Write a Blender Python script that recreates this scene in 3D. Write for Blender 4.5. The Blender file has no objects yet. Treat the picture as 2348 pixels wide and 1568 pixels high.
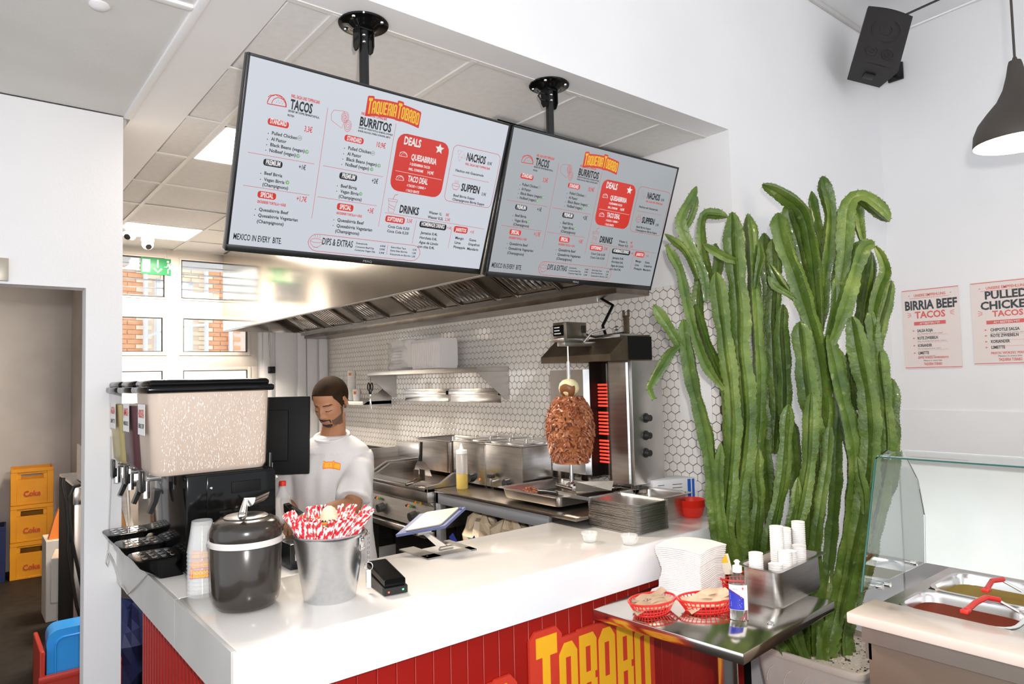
import bpy, bmesh, math, random
from mathutils import Vector, Matrix
random.seed(7)
S = bpy.context.scene
COL = S.collection
PI = math.pi
R_ = math.radians

# ------------------------------------------------------------------ camera
CAM = Vector((0.0, 0.0, 1.75))
YAW, PITCH, ROLL, FPX = R_(50.844), R_(2.905), R_(-1.387), 1580.8
_f = Vector((math.cos(PITCH)*math.cos(YAW), math.cos(PITCH)*math.sin(YAW), math.sin(PITCH)))
_r = _f.cross(Vector((0, 0, 1))).normalized()
_u = _r.cross(_f)
RT = math.cos(ROLL)*_r + math.sin(ROLL)*_u
UP = -math.sin(ROLL)*_r + math.cos(ROLL)*_u
FW = _f
cd = bpy.data.cameras.new('camera')
cam = bpy.data.objects.new('camera', cd)
COL.objects.link(cam)
M3 = Matrix((RT, UP, -FW)).transposed()
cam.matrix_world = Matrix.Translation(CAM) @ M3.to_4x4()
cd.sensor_width = 36.0
cd.lens = FPX/2348*36
cd.clip_start = 0.02
S.camera = cam

# ------------------------------------------------------------------ world and exposure
S.view_settings.view_transform = 'Standard'
S.view_settings.look = 'None'
S.view_settings.exposure = 0.0
S.view_settings.gamma = 1.0
S.view_settings.use_curve_mapping = False
W = bpy.data.worlds.new('daylight'); S.world = W
W.use_nodes = True
bg = W.node_tree.nodes['Background']
bg.inputs[0].default_value = (0.90, 0.94, 1.0, 1)
bg.inputs[1].default_value = 1.75

def light(name, kind, loc, energy, color=(1, 1, 1), size=0.3, size_y=None, direction=None, **kw):
    d = bpy.data.lights.new(name, kind)
    d.energy = energy; d.color = color
    if kind == 'AREA':
        d.size = size
        if size_y: d.shape = 'RECTANGLE'; d.size_y = size_y
    elif kind in ('POINT', 'SPOT'):
        d.shadow_soft_size = size
    for k, v in kw.items(): setattr(d, k, v)
    o = bpy.data.objects.new(name, d); COL.objects.link(o)
    o.location = loc
    if direction is not None:
        o.rotation_euler = Vector(direction).to_track_quat('-Z', 'Y').to_euler()
    return o
# the photographer's flash, just above and right of the lens
light('flash', 'SPOT', CAM + RT*0.07 + UP*0.14, 200, (1.0, 0.97, 0.95), 0.03, direction=FW, spot_size=R_(115), spot_blend=0.6)
# the two lit ceiling panels of the kitchen
light('panel_light_near', 'AREA', (1.33, 3.82, 2.995), 95, (1.0, 0.88, 0.74), 0.6, 0.6, direction=(0, 0, -1))
light('panel_light_far', 'AREA', (1.33, 6.28, 2.995), 95, (1.0, 0.88, 0.74), 0.6, 0.6, direction=(0, 0, -1))
light('pendant_bulb', 'POINT', (3.105, 0.773, 2.60), 30, (1.0, 0.80, 0.55), 0.05)

# ------------------------------------------------------------------ helpers
def at(px, py, axis, v):
    """the point where the photograph's pixel meets the plane axis = v"""
    d = RT*((px-1174)/FPX) + UP*(-(py-784)/FPX) + FW
    k = 'XYZ'.index(axis); t = (v-CAM[k])/d[k]
    return CAM + d*t
def atd(px, py, dep):
    return CAM + (RT*((px-1174)/FPX) + UP*(-(py-784)/FPX) + FW)*dep

MATS = {}
def mat(name, col, rough=0.5, metal=0.0, spec=0.5, emit=None, es=0.0, trans=0.0, ior=1.45, alpha=1.0, coat=0.0,
        var=None, vscale=8.0, vmix=0.5, bump=0.0, bscale=40.0, stretch=None, sss=0.0, wave=None):
    m = bpy.data.materials.new(name); m.use_nodes = True
    nt = m.node_tree; b = nt.nodes['Principled BSDF']
    b.inputs['Base Color'].default_value = (*col, 1)
    b.inputs['Roughness'].default_value = rough
    b.inputs['Metallic'].default_value = metal
    b.inputs['Specular IOR Level'].default_value = spec
    b.inputs['IOR'].default_value = ior
    b.inputs['Transmission Weight'].default_value = trans
    b.inputs['Alpha'].default_value = alpha
    b.inputs['Coat Weight'].default_value = coat
    if sss: b.inputs['Subsurface Weight'].default_value = sss; b.inputs['Subsurface Scale'].default_value = 0.02
    if emit: b.inputs['Emission Color'].default_value = (*emit, 1); b.inputs['Emission Strength'].default_value = es
    tc = None
    if var or bump:
        tc = nt.nodes.new('ShaderNodeTexCoord'); mp = nt.nodes.new('ShaderNodeMapping')
        nt.links.new(tc.outputs['Object'], mp.inputs['Vector'])
        if stretch: mp.inputs['Scale'].default_value = stretch
    if var:
        n = nt.nodes.new('ShaderNodeTexNoise'); n.inputs['Scale'].default_value = vscale; n.inputs['Detail'].default_value = 5
        nt.links.new(mp.outputs[0], n.inputs['Vector'])
        cr = nt.nodes.new('ShaderNodeValToRGB')
        cr.color_ramp.elements[0].position = 0.5-0.3*vmix; cr.color_ramp.elements[0].color = (*col, 1)
        cr.color_ramp.elements[1].position = 0.5+0.3*vmix; cr.color_ramp.elements[1].color = (*var, 1)
        nt.links.new(n.outputs[0], cr.inputs[0]); nt.links.new(cr.outputs[0], b.inputs['Base Color'])
    if bump:
        n2 = nt.nodes.new('ShaderNodeTexNoise'); n2.inputs['Scale'].default_value = bscale; n2.inputs['Detail'].default_value = 4
        nt.links.new(mp.outputs[0], n2.inputs['Vector'])
        bp = nt.nodes.new('ShaderNodeBump'); bp.inputs['Strength'].default_value = bump; bp.inputs['Distance'].default_value = 0.01
        nt.links.new(n2.outputs[0], bp.inputs['Height']); nt.links.new(bp.outputs[0], b.inputs['Normal'])
    MATS[name] = m
    return m

class MB:
    """collects shapes; build() links them as one mesh object"""
    def __init__(s): s.v = []; s.f = []; s.m = []; s.sm = []; s.cur = 0; s.smooth = False
    def add(s, vs, fs, smooth=None, mi=None):
        o = len(s.v); s.v += [tuple(x) for x in vs]; s.f += [tuple(i+o for i in f) for f in fs]
        s.m += [s.cur if mi is None else mi]*len(fs); s.sm += [s.smooth if smooth is None else smooth]*len(fs)
        return s
    def box(s, a, b, M=None, mi=None):
        (x0, y0, z0), (x1, y1, z1) = a, b
        vs = [Vector(p) for p in ((x0,y0,z0),(x1,y0,z0),(x1,y1,z0),(x0,y1,z0),(x0,y0,z1),(x1,y0,z1),(x1,y1,z1),(x0,y1,z1))]
        if M: vs = [M @ p for p in vs]
        return s.add(vs, [(0,3,2,1),(4,5,6,7),(0,1,5,4),(1,2,6,5),(2,3,7,6),(3,0,4,7)], False, mi)
    def rbox(s, a, b, r=0.005, seg=2, M=None, mi=None):
        bm = bmesh.new(); bmesh.ops.create_cube(bm, size=1)
        c = [(a[i]+b[i])/2 for i in range(3)]; d = [abs(b[i]-a[i]) for i in range(3)]
        for v in bm.verts: v.co = Vector((c[i]+v.co[i]*d[i] for i in range(3)))
        r = min(r, min(d)*0.49)
        bmesh.ops.bevel(bm, geom=bm.edges[:], offset=r, segments=seg, affect='EDGES', profile=0.5)
        return s.bm(bm, M, True, mi)
    def bm(s, bm, M=None, smooth=True, mi=None):
        bm.verts.ensure_lookup_table()
        vs = [(M @ v.co) if M else v.co.copy() for v in bm.verts]
        s.add(vs, [[v.index for v in f.verts] for f in bm.faces], smooth, mi); bm.free(); return s
    def tube(s, pts, rad, n=8, cap=True, mi=None, smooth=True):
        pts = [Vector(p) for p in pts]
        if not hasattr(rad, '__len__'): rad = [rad]*len(pts)
        vs = []; prev = None
        for i, p in enumerate(pts):
            t = (pts[min(i+1, len(pts)-1)]-pts[max(i-1, 0)])
            t = t.normalized() if t.length > 1e-9 else Vector((0, 0, 1))
            if prev is None:
                a = t.orthogonal().normalized()
            else:
                a = (prev - t*prev.dot(t))
                a = a.normalized() if a.length > 1e-6 else t.orthogonal().normalized()
            prev = a; bb = t.cross(a)
            for k in range(n):
                w = 2*PI*k/n
                vs.append(p + (a*math.cos(w)+bb*math.sin(w))*rad[i])
        fs = [(i*n+k, i*n+(k+1) % n, (i+1)*n+(k+1) % n, (i+1)*n+k) for i in range(len(pts)-1) for k in range(n)]
        s.add(vs, fs, smooth, mi)
        if cap:
            o = len(s.v)-len(vs)
            s.f.append(tuple(o+k for k in reversed(range(n)))); s.f.append(tuple(o+(len(pts)-1)*n+k for k in range(n)))
            s.m += [s.cur if mi is None else mi]*2; s.sm += [False]*2
        return s
    def cyl(s, a, b, r, r2=None, n=16, mi=None, cap=True):
        return s.tube([a, b], [r, r if r2 is None else r2], n, cap, mi)
    def lathe(s, prof, c=(0, 0, 0), n=32, mi=None, smooth=True, sx=1, sy=1, M=None):
        c = Vector(c); vs = []
        for (r, z) in prof:
            for k in range(n):
                w = 2*PI*k/n; p = c+Vector((r*math.cos(w)*sx, r*math.sin(w)*sy, z)); vs.append(M @ p if M else p)
        fs = [(i*n+k, i*n+(k+1) % n, (i+1)*n+(k+1) % n, (i+1)*n+k) for i in range(len(prof)-1) for k in range(n)]
        return s.add(vs, fs, smooth, mi)
    def loft(s, rings, cap=True, mi=None, smooth=True, closed=True):
        n = len(rings[0]); vs = [p for r in rings for p in r]
        e = n if closed else n-1
        fs = [(i*n+k, i*n+(k+1) % n, (i+1)*n+(k+1) % n, (i+1)*n+k) for i in range(len(rings)-1) for k in range(e)]
        if cap: fs += [tuple(reversed(range(n))), tuple((len(rings)-1)*n+k for k in range(n))]
        return s.add(vs, fs, smooth, mi)
    def prism(s, poly, vec, mi=None, smooth=False):
        """poly: list of 3D points, extruded by vec"""
        p = [Vector(q) for q in poly]; v = Vector(vec); n = len(p)
        vs = p+[q+v for q in p]
        fs = [tuple(reversed(range(n))), tuple(range(n, 2*n))]+[(i, (i+1) % n, n+(i+1) % n, n+i) for i in range(n)]
        return s.add(vs, fs, smooth, mi)
    def sphere(s, c, r, n=12, M=None, mi=None):
        if not hasattr(r, '__len__'): r = (r, r, r)
        c = Vector(c); vs = []; m = max(6, n//2+2)
        for i in range(m+1):
            t = PI*i/m
            for k in range(n):
                w = 2*PI*k/n
                p = Vector((math.sin(t)*math.cos(w)*r[0], math.sin(t)*math.sin(w)*r[1], math.cos(t)*r[2]))+c
                vs.append(M @ p if M else p)
        fs = [(i*n+k, (i+1)*n+k, (i+1)*n+(k+1) % n, i*n+(k+1) % n) for i in range(m) for k in range(n)]
        return s.add(vs, fs, True, mi)
    def mesh(s, name, mats, fix=True):
        me = bpy.data.meshes.new(name)
        me.from_pydata([tuple(v) for v in s.v], [], s.f)
        for m in (mats if isinstance(mats, (list, tuple)) else [mats]):
            me.materials.append(MATS[m] if isinstance(m, str) else m)
        me.polygons.foreach_set('material_index', s.m); me.polygons.foreach_set('use_smooth', s.sm)
        if fix:
            bm = bmesh.new(); bm.from_mesh(me)
            bmesh.ops.remove_doubles(bm, verts=bm.verts, dist=1e-6)
            bmesh.ops.recalc_face_normals(bm, faces=bm.faces); bm.to_mesh(me); bm.free()
        if any(s.sm): me.set_sharp_from_angle(angle=R_(40))
        me.update()
        return me
    def build(s, name, mats, parent=None, loc=(0, 0, 0), rz=0, fix=True):
        o = bpy.data.objects.new(name, s.mesh(name, mats, fix)); COL.objects.link(o)
        o.location = loc; o.rotation_euler = (0, 0, rz)
        if parent: o.parent = parent
        return o

def tag(o, label=None, cat=None, group=None, kind=None):
    if label: o['label'] = label
    if cat: o['category'] = cat
    if group: o['group'] = group
    if kind: o['kind'] = kind
    return o
def thing(name, label, cat, loc=(0, 0, 0), rz=0, group=None):
    o = bpy.data.objects.new(name, None); COL.objects.link(o)
    o.empty_display_size = 0.05
    o.location = loc; o.rotation_euler = (0, 0, rz)
    return tag(o, label, cat, group)
def copy_tree(o, parent=None):
    c = o.copy(); COL.objects.link(c)
    if parent: c.parent = parent
    for ch in [x for x in o.children]:
        copy_tree(ch, c)
    return c
def struct(o): o['kind'] = 'structure'; return o
def part_label(o, l): o['label'] = l; return o
def frame(origin, x, y):
    """matrix whose local x, y run along the given directions"""
    x = Vector(x).normalized(); z = x.cross(Vector(y)).normalized(); y = z.cross(x)
    M = Matrix((x, y, z)).transposed().to_4x4(); M.translation = Vector(origin); return M

_txt = {}
def text2d(s, bold=0.0):
    """flat text as (verts2d, faces), left at 0, baseline 0, cap height 1"""
    k = (s, bold)
    if k in _txt: return _txt[k]
    cu = bpy.data.curves.new('t', 'FONT'); cu.body = s; cu.resolution_u = 2; cu.offset = bold; cu.dimensions = '2D'; cu.fill_mode = 'FRONT'
    o = bpy.data.objects.new('t', cu); COL.objects.link(o)
    dg = bpy.context.evaluated_depsgraph_get(); dg.update()
    me = bpy.data.meshes.new_from_object(o.evaluated_get(dg))
    vs = [(v.co.x, v.co.y) for v in me.vertices]; fs = [tuple(p.vertices) for p in me.polygons]
    bpy.data.objects.remove(o); bpy.data.curves.remove(cu); bpy.data.meshes.remove(me)
    cap = 0.73
    if vs:
        x0 = min(v[0] for v in vs); x1 = max(v[0] for v in vs)
        vs = [((x-x0)/cap, y/cap) for x, y in vs]; w = (x1-x0)/cap
    else: w = 1
    _txt[k] = (vs, fs, w)
    return _txt[k]
def put_text(mb, s, M, x, y, w, h, bold=0.0, z=0.0, mi=None):
    """text inside width w, cap height h, its baseline's left end at (x, y) of the plane M"""
    vs, fs, w0 = text2d(s, bold)
    k = w/w0
    mb.add([M @ Vector((x+a*k, y+b*h, z)) for a, b in vs], fs, False, mi)
def put_poly(mb, M, pts, z=0.0, mi=None):
    mb.add([M @ Vector((a, b, z)) for a, b in pts], [tuple(range(len(pts)))], False, mi)
def rrect(x0, y0, x1, y1, r, n=4):
    out = []
    for cx, cy, a0 in ((x1-r, y1-r, 0), (x0+r, y1-r, 90), (x0+r, y0+r, 180), (x1-r, y0+r, 270)):
        for i in range(n+1):
            a = R_(a0+90*i/n); out.append((cx+r*math.cos(a), cy+r*math.sin(a)))
    return out
def put_stroke(mb, M, pts, w, closed=False, z=0.0, mi=None):
    n = len(pts); P = [Vector((p[0], p[1])) for p in pts]; L = []
    for i in range(n):
        a = P[(i-1) % n] if (closed or i > 0) else P[i]
        b = P[(i+1) % n] if (closed or i < n-1) else P[i]
        d = (b-a); d = d.normalized() if d.length > 1e-9 else Vector((1, 0))
        q = Vector((-d.y, d.x))*w/2; L.append((P[i]+q, P[i]-q))
    vs = [M @ Vector((q.x, q.y, z)) for pr in L for q in pr]
    e = n if closed else n-1
    mb.add(vs, [(2*i, 2*i+1, 2*((i+1) % n)+1, 2*((i+1) % n)) for i in range(e)], False, mi)

# block letters of the shop's lettering: polygons in a cell 1 wide, 2.4 high
def _leg(x0, x1, y0=0, y1=2.4, c='', k=0.28):
    p = []
    p += [(x0, y0)] if 'a' not in c else [(x0, y0+k), (x0+k, y0)]
    p += [(x1, y0)] if 'b' not in c else [(x1-k, y0), (x1, y0+k)]
    p += [(x1, y1)] if 'c' not in c else [(x1, y1-k), (x1-k, y1)]
    p += [(x0, y1)] if 'd' not in c else [(x0+k, y1), (x0, y1-k)]
    return p
G = {
 'A': [_leg(0, .36, c='d'), _leg(.64, 1, c='c'), _leg(.36, .64, 2.0, 2.4), _leg(.36, .64, .75, 1.05)],
 'O': [_leg(0, .36, c='da'), _leg(.64, 1, c='cb'), _leg(.36, .64, 2.0, 2.4), _leg(.36, .64, 0, .38)],
 'B': [_leg(0, .36), _leg(.64, 1, 0, 1.1, c='b', k=.2), _leg(.64, 1, 1.3, 2.4, c='c', k=.2), _leg(.64, .88, 1.1, 1.3), _leg(.36, .64, 2.05, 2.4), _leg(.36, .64, 0, .35), _leg(.36, .64, 1.05, 1.35)],
 'R': [_leg(0, .36), _leg(.64, 1, 0, 1.0), _leg(.64, 1, 1.3, 2.4, c='c', k=.2), _leg(.64, .88, 1.0, 1.3), _leg(.36, .64, 2.05, 2.4), _leg(.36, .64, 1.0, 1.3)],
 'E': [_leg(0, .36), _leg(.36, .95, 2.02, 2.4), _leg(.36, .85, 1.02, 1.38), _leg(.36, .95, 0, .38)],
 'I': [_leg(0, .38)],
 'U': [_leg(0, .36, c='a'), _leg(.64, 1, c='b'), _leg(.36, .64, 0, .38)],
 'Q': [_leg(0, .36, c='da'), _leg(.64, 1, .3, 2.4, c='c'), _leg(.36, .64, 2.0, 2.4), _leg(.36, .64, 0, .38), [(.64, .0), (1.1, -.25), (1.0, .3), (.64, .3)]],
 'T': [_leg(.32, .72, -.1, 2.35), _leg(0, 1.1, 2.35, 2.9)],
}
ADV = {'I': .5, 'T': 1.2}
def logo(mb_y, mb_r, M, x, y, w, h, z0=0.0, z1=0.0008, arc=0.25, words=('TAQUERIA', 'TOBABO'), grow=0.32):
    """the yellow block lettering on its red outline; spans width w, height h of the plane M"""
    adv = []; X = 0
    for wi, word in enumerate(words):
        for ci, ch in enumerate(word):
            adv.append((ch, X, ci == 0)); X += ADV.get(ch, 1.12)
        X += 0.15
    sc = w/X; sy = h/3.3
    def P(a, b):
        t = a/X*2-1
        return (x+a*sc, y+(b+0.25-arc*t*t)*sy)
    for ch, X0, big in adv:
        for poly in G[ch]:
            up = 0 if ch != 'T' else 0
            put_poly(mb_y, M, [P(X0+a, b+up) for a, b in poly], z1)
    for ch, X0, big in adv:
        wd = ADV.get(ch, 1.12)-.12; top = 2.9 if ch == 'T' else 2.4
        bot = -.1 if ch == 'T' else 0
        g = grow
        put_poly(mb_r, M, [P(X0-g, bot-g+.1), P(X0-g+.2, bot-g-.05), P(X0+wd+g-.1, bot-g-.05), P(X0+wd+g, bot-g+.1), P(X0+wd+g, top+g-.2), P(X0+wd+g-.25, top+g), P(X0-g+.25, top+g), P(X0-g, top+g-.2)], z0+0.00002*(ord(ch) % 7))
# ------------------------------------------------------------------ materials
mat('white_paint', (.86, .85, .85), .55, var=(.82, .81, .81), vscale=1.2, bump=.05, bscale=120)
mat('grey_paint', (.72, .68, .65), .6, var=(.58, .54, .51), vscale=1.5, bump=.05, bscale=90)
mat('ceiling_tile', (.80, .78, .76), .9, var=(.76, .74, .72), vscale=30, bump=.15, bscale=200)
mat('grid_metal', (.74, .72, .69), .5)
mat('plaster', (.76, .75, .73), .8, var=(.70, .69, .66), vscale=2.0, bump=.1, bscale=60)
mat('floor_dark', (.020, .016, .012), .6, spec=.25, var=(.032, .025, .018), vscale=14, bump=.1, bscale=80)
mat('grout', (.05, .045, .045), .8)
mat('tile_white', (.86, .82, .77), .10, var=(.80, .76, .71), vscale=3, coat=.4)
mat('steel', (.62, .60, .58), .28, 1.0, var=(.52, .50, .48), vscale=5, bump=.03, bscale=60, stretch=(1, 1, 12))
mat('steel_mirror', (.72, .68, .62), .13, 1.0, var=(.62, .58, .52), vscale=2.5, bump=.06, bscale=3)
mat('steel_dark', (.30, .26, .22), .32, 1.0, var=(.20, .17, .14), vscale=6)
mat('steel_brown', (.17, .13, .09), .45, .8, var=(.12, .09, .06), vscale=6)
mat('steel_bright', (.80, .79, .78), .2, 1.0)
mat('chrome', (.85, .85, .85), .08, 1.0)
mat('galv', (.72, .73, .74), .27, 1.0, var=(.66, .67, .69), vscale=60, bump=.02, bscale=150)
mat('alu_grey', (.38, .40, .44), .4, .7)
mat('solid_white', (.74, .71, .67), .14, coat=.35, var=(.70, .67, .63), vscale=3)  # counter solid; the top's warm-lit beige is put into the colour
mat('solid_daylit', (.88, .88, .90), .2, coat=.3)  # same solid as the countertop, daylight on its front painted in
mat('laminate_grey', (.62, .60, .57), .35, var=(.57, .55, .52), vscale=5)
mat('red_panel', (.34, .010, .006), .4)
mat('red_panel_dark', (.22, .035, .04), .5)
mat('black_plastic', (.012, .012, .012), .25)
mat('black_gloss', (.005, .005, .005), .09, spec=.22)
mat('black_matte', (.008, .008, .008), .6, spec=.2)
mat('pvc_frame', (.66, .60, .54), .4, var=(.63, .57, .51), vscale=2)
mat('gasket', (.01, .01, .01), .6)
mat('glass', (.97, .99, .98), .0, trans=1.0, ior=1.45)
mat('frosted_daylit', (1, 1, 1), .9, emit=(1, .99, .97), es=1.3)  # white glow stands in for daylight on the panes
mat('brick', (.88, .47, .26), .85, var=(.78, .38, .20), vscale=9)
mat('brick_pale', (.96, .80, .60), .85)
mat('mortar', (.85, .70, .58), .9)
mat('win_frame', (.75, .78, .85), .4)
mat('panel_lit', (1, 1, 1), .5, emit=(1, .97, .92), es=6)
mat('paper', (.88, .86, .84), .6)
mat('yellow', (.98, .55, .02), .5)
mat('red', (.72, .03, .015), .4)
mat('ink_black', (.02, .02, .02), .6)
mat('ink_red', (.75, .06, .04), .6)
mat('green_sign', (.03, .26, .10), .4)
mat('sign_glow', (.72, .68, .60), .5)

Hc = 3.035; Yb = 2.05; Xt = 3.19; Yw = 7.10; Xr = 5.08; Hh = 4.08; Xp = .605; Yp = 3.67
# floor
b = MB(); b.box((-3.2, -3.0, -.1), (5.3, 8.5, 0)); struct(b.build('floor', 'floor_dark'))
# wall_right: the tiled kitchen wall
YT = 2.155; ZTT = 2.25
b = MB(); b.box((Xt, Yb+.12, 0), (Xt+.15, Yw+.15, Hc+.4)); wt = struct(b.build('wall_right', ['white_paint']))
b = MB(); b.box((Xt-.002, YT, .9), (Xt, Yw-.002, ZTT)); b.build('grout_bed', 'grout', wt)
hw = .054; rh = hw*.866
cells = []
rows = int(1.42/rh)
z0 = .94
for r in range(rows+1):
    zc = z0+r*rh
    for c in range(int(4.95/hw)+2):
        yc = YT+.012+c*hw+(hw/2 if r % 2 else 0)
        if yc > Yw+.02 or zc > ZTT+.01: continue
        cells.append((yc, zc))
def hexmesh(mb, yc, zc):
    R1 = hw*.577*.935; R2 = R1*.93; x0 = Xt-.002; x1 = Xt-.0055
    o = []
    for rr, xx in ((R1, x0), (R1, x1+.001), (R2, x1)):
        o.append([Vector((xx, yc+rr*math.cos(PI/6+k*PI/3), zc+rr*math.sin(PI/6+k*PI/3))) for k in range(6)])
    if yc: o = [[Vector((p.x, min(max(p.y, YT), Yw-.001), min(p.z, ZTT))) for p in r] for r in o]
    vs = [p for r in o for p in r]
    fs = [(i*6+k, i*6+(k+1) % 6, (i+1)*6+(k+1) % 6, (i+1)*6+k) for i in range(2) for k in range(6)]+[tuple(12+k for k in range(6))]
    mb.add(vs, fs, False)
hm = MB(); hexmesh(hm, 0, 0); hme = hm.mesh('hex_tile', 'tile_white')
vis = sorted(cells, key=lambda c: (0 if 1.06 < c[1] < ZTT-.04 and c[0] > YT+.035 else 50)+c[0])
for (yc, zc) in vis[:300]:
    o = bpy.data.objects.new('hex_tile', hme); COL.objects.link(o); o.parent = wt; o.location = (0, yc, zc)
hm = MB()
for (yc, zc) in vis[300:]: hexmesh(hm, yc, zc)
o = hm.build('hex_tiles', 'tile_white', wt, fix=False); o['kind'] = 'stuff'
# wall_niche: bulkhead face over the counter, going on as the wall behind the cactus
b = MB()
b.box((Xt-.0, Yb, 0), (Xr+.15, Yb+.12, Hh)); struct(b.build('wall_niche', 'white_paint'))
b = MB(); b.box((-3.2, Yb, Hc), (Xt, Yb+.12, Hh)); struct(b.build('wall_bulkhead', 'white_paint'))
# wall_end: right wall with posters
b = MB(); b.box((Xr, -3.0, 0), (Xr+.15, Yb, Hh+.05)); we = struct(b.build('wall_end', 'white_paint'))
b = MB(); b.rbox((Xr-.015, -3.0, 0), (Xr, Yb-.01, 1.46), .004); b.build('lower_panel', 'white_paint', we)
# wall_back: far end of the kitchen, with the window
WX0, WX1, WZ0, WZ1 = 1.08, 2.42, .9, Hc
b = MB()
b.box((WX1, Yw, 0), (Xt+.15, Yw+.15, Hc)); b.box((.95, Yw, 0), (WX1, Yw+.15, WZ0)); b.box((.95, Yw, WZ0), (WX0, Yw+.15, Hc))
wb = struct(b.build('wall_back', 'white_paint'))
# vertical white boards on the wall right of the window
for k, (x0, x1, d) in enumerate(((2.47, 2.56, .05), (2.60, 2.80, .03), (2.83, 2.92, .05), (2.94, 3.05, .03), (3.07, 3.16, .05))):
    b = MB(); b.rbox((x0, Yw-d, .3), (x1, Yw, 2.95), .006); b.build('wall_board', 'white_paint', wb)
# side and back of the store corner
b = MB(); b.box((.95, Yw+.15, 0), (1.08, 8.3, Hc)); struct(b.build('wall_store_side', 'grey_paint'))
b = MB(); b.box((-3.2, 8.3, 0), (1.08, 8.42, Hc)); struct(b.build('wall_store_back', 'grey_paint'))
b = MB(); b.box((-3.2, Yp+.12, 0), (-3.05, 8.3, Hc)); struct(b.build('wall_store_left', 'grey_paint'))
# wall_left: partition with the doorway
dz = 2.205; dx = .475
b = MB()
b.box((dx, Yp, 0), (Xp+.018, Yp+.11, Hc)); b.box((-3.2, Yp, dz), (dx, Yp+.11, Hc)); b.box((-3.2, Yp, 0), (-.75, Yp+.11, dz))
wl = struct(b.build('wall_left', 'white_paint'))
# ceiling: slab, plaster strip, grid and tiles
b = MB(); b.box((-3.2, Yb+.12, Hc+.03), (Xt, 8.42, Hc+.12)); ce = struct(b.build('ceiling', 'plaster'))
XA, XB = .66, .86                                    # plain strip between the old plaster and the tiles
b = MB(); b.box((-3.2, Yb+.12, Hc+.006), (XA-.02, 3.67, Hc+.03)); b.build('plaster_field', 'plaster', ce)
b = MB(); b.rbox((XA-.035, Yb+.12, Hc-.006), (XA-.005, 3.67, Hc+.02), .004); b.rbox((-3.2, 2.44, Hc-.006), (XA-.035, 2.47, Hc+.02), .004); b.build('edge_bead', 'white_paint', ce)
b = MB(); b.box((XA-.005, Yb+.12, Hc), (XB, 8.3, Hc+.03)); b.build('ceiling_strip', 'white_paint', ce)
b = MB(); b.box((XB, Yb+.12, Hc), (Xt, 2.20, Hc+.03)); b.build('border_strip', 'white_paint', ce)
b = MB(); b.box((-3.2, 3.78, Hc), (XA-.005, 8.3, Hc+.03)); b.build('store_ceiling', 'plaster', ce)
ys = [2.20, 2.84, 3.49, 4.13, 4.76, 5.38, 6.00, 6.58, 7.10]
xs = [XB, 1.03, 1.63, 2.23, 2.83, Xt]
tm = {}
LIT = {(1, 2), (2, 6)}
LIT = {(1, 2), (1, 6)}
for j in range(len(ys)-1):
    for i in range(len(xs)-1):
        if (i, j) in LIT: continue
        w, d = round(xs[i+1]-xs[i]-.016, 4), round(ys[j+1]-ys[j]-.016, 4)
        if (w, d) not in tm:
            q = MB(); q.rbox((0, 0, 0), (w, d, .014), .003, 1); tm[(w, d)] = q.mesh('ceiling_panel', 'ceiling_tile')
        o = bpy.data.objects.new('ceiling_panel', tm[(w, d)]); COL.objects.link(o); o.parent = ce; o.location = (xs[i]+.008, ys[j]+.008, Hc+.004+random.uniform(-.001, .002))
for x in xs[1:-1]:
    b = MB(); b.box((x-.012, 2.20, Hc-.004), (x+.012, Yw, Hc+.004)); b.build('grid_bar', 'grid_metal', ce)
for y in ys[:-1]:
    b = MB(); b.box((XB, y-.012, Hc-.003), (Xt, y+.012, Hc+.003)); b.build('grid_bar', 'grid_metal', ce)
for n_, (i, j) in enumerate(sorted(LIT)):
    l = ['lit square ceiling panel half hidden behind the left menu screen', 'lit square ceiling panel near the security cameras and the window'][n_]
    t = thing('ceiling_light', l, 'ceiling light', ((xs[i]+xs[i+1])/2, (ys[j]+ys[j+1])/2, Hc))
    w, d = (xs[i+1]-xs[i])/2-.012, (ys[j+1]-ys[j])/2-.012
    q = MB(); q.box((-w+.008, -d+.008, -.002), (w-.008, d-.008, .004)); q.build('diffuser', 'panel_lit', t)
    q = MB()
    for a, c in (((-w, -d, -.004), (w, -d+.01, .006)), ((-w, d-.01, -.004), (w, d, .006)), ((-w, -d, -.004), (-w+.01, d, .006)), ((w-.01, -d, -.004), (w, d, .006))): q.box(a, c)
    q.build('frame', 'white_paint', t)
# high ceiling of the front room
b = MB(); b.box((-3.2, -3.0, Hh), (Xr, Yb, Hh+.1)); ch = struct(b.build('ceiling_front', 'white_paint'))
# a patch of plaster
# smoke stains: none modelled

# ------------------------------------------------------------------ window_1 in the far wall
def wpt(px, py): p = at(px, py, 'Y', Yw); return p.x, p.z
win = thing('window_1', None, None); del_ = None
struct(win)
FR = .045
cx = 1.625                                           # middle mullion
rowsz = [(2.56, 2.965), (2.03, 2.42), (1.45, 1.92), (.95, 1.36)]
fm = MB()
fm.rbox((WX0, Yw-.02, WZ1-.07), (WX1, Yw+.06, WZ1), .006)
fm.rbox((WX0, Yw-.02, WZ0), (WX0+.07, Yw+.06, WZ1), .006); fm.rbox((WX1-.07, Yw-.02, WZ0), (WX1, Yw+.06, WZ1), .006)
fm.rbox((cx-.055, Yw-.025, WZ0), (cx+.055, Yw+.06, WZ1), .006)
for z0_, z1_ in ((2.42, 2.56), (1.92, 2.03), (1.36, 1.45), (WZ0, .95)):
    fm.rbox((WX0, Yw-.022, z0_), (WX1, Yw+.06, z1_), .006)
fm.rbox((cx-.002, Yw-.03, WZ0), (cx+.002, Yw-.02, 2.44), .0005)
fm.build('frame', 'pvc_frame', win)
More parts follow.
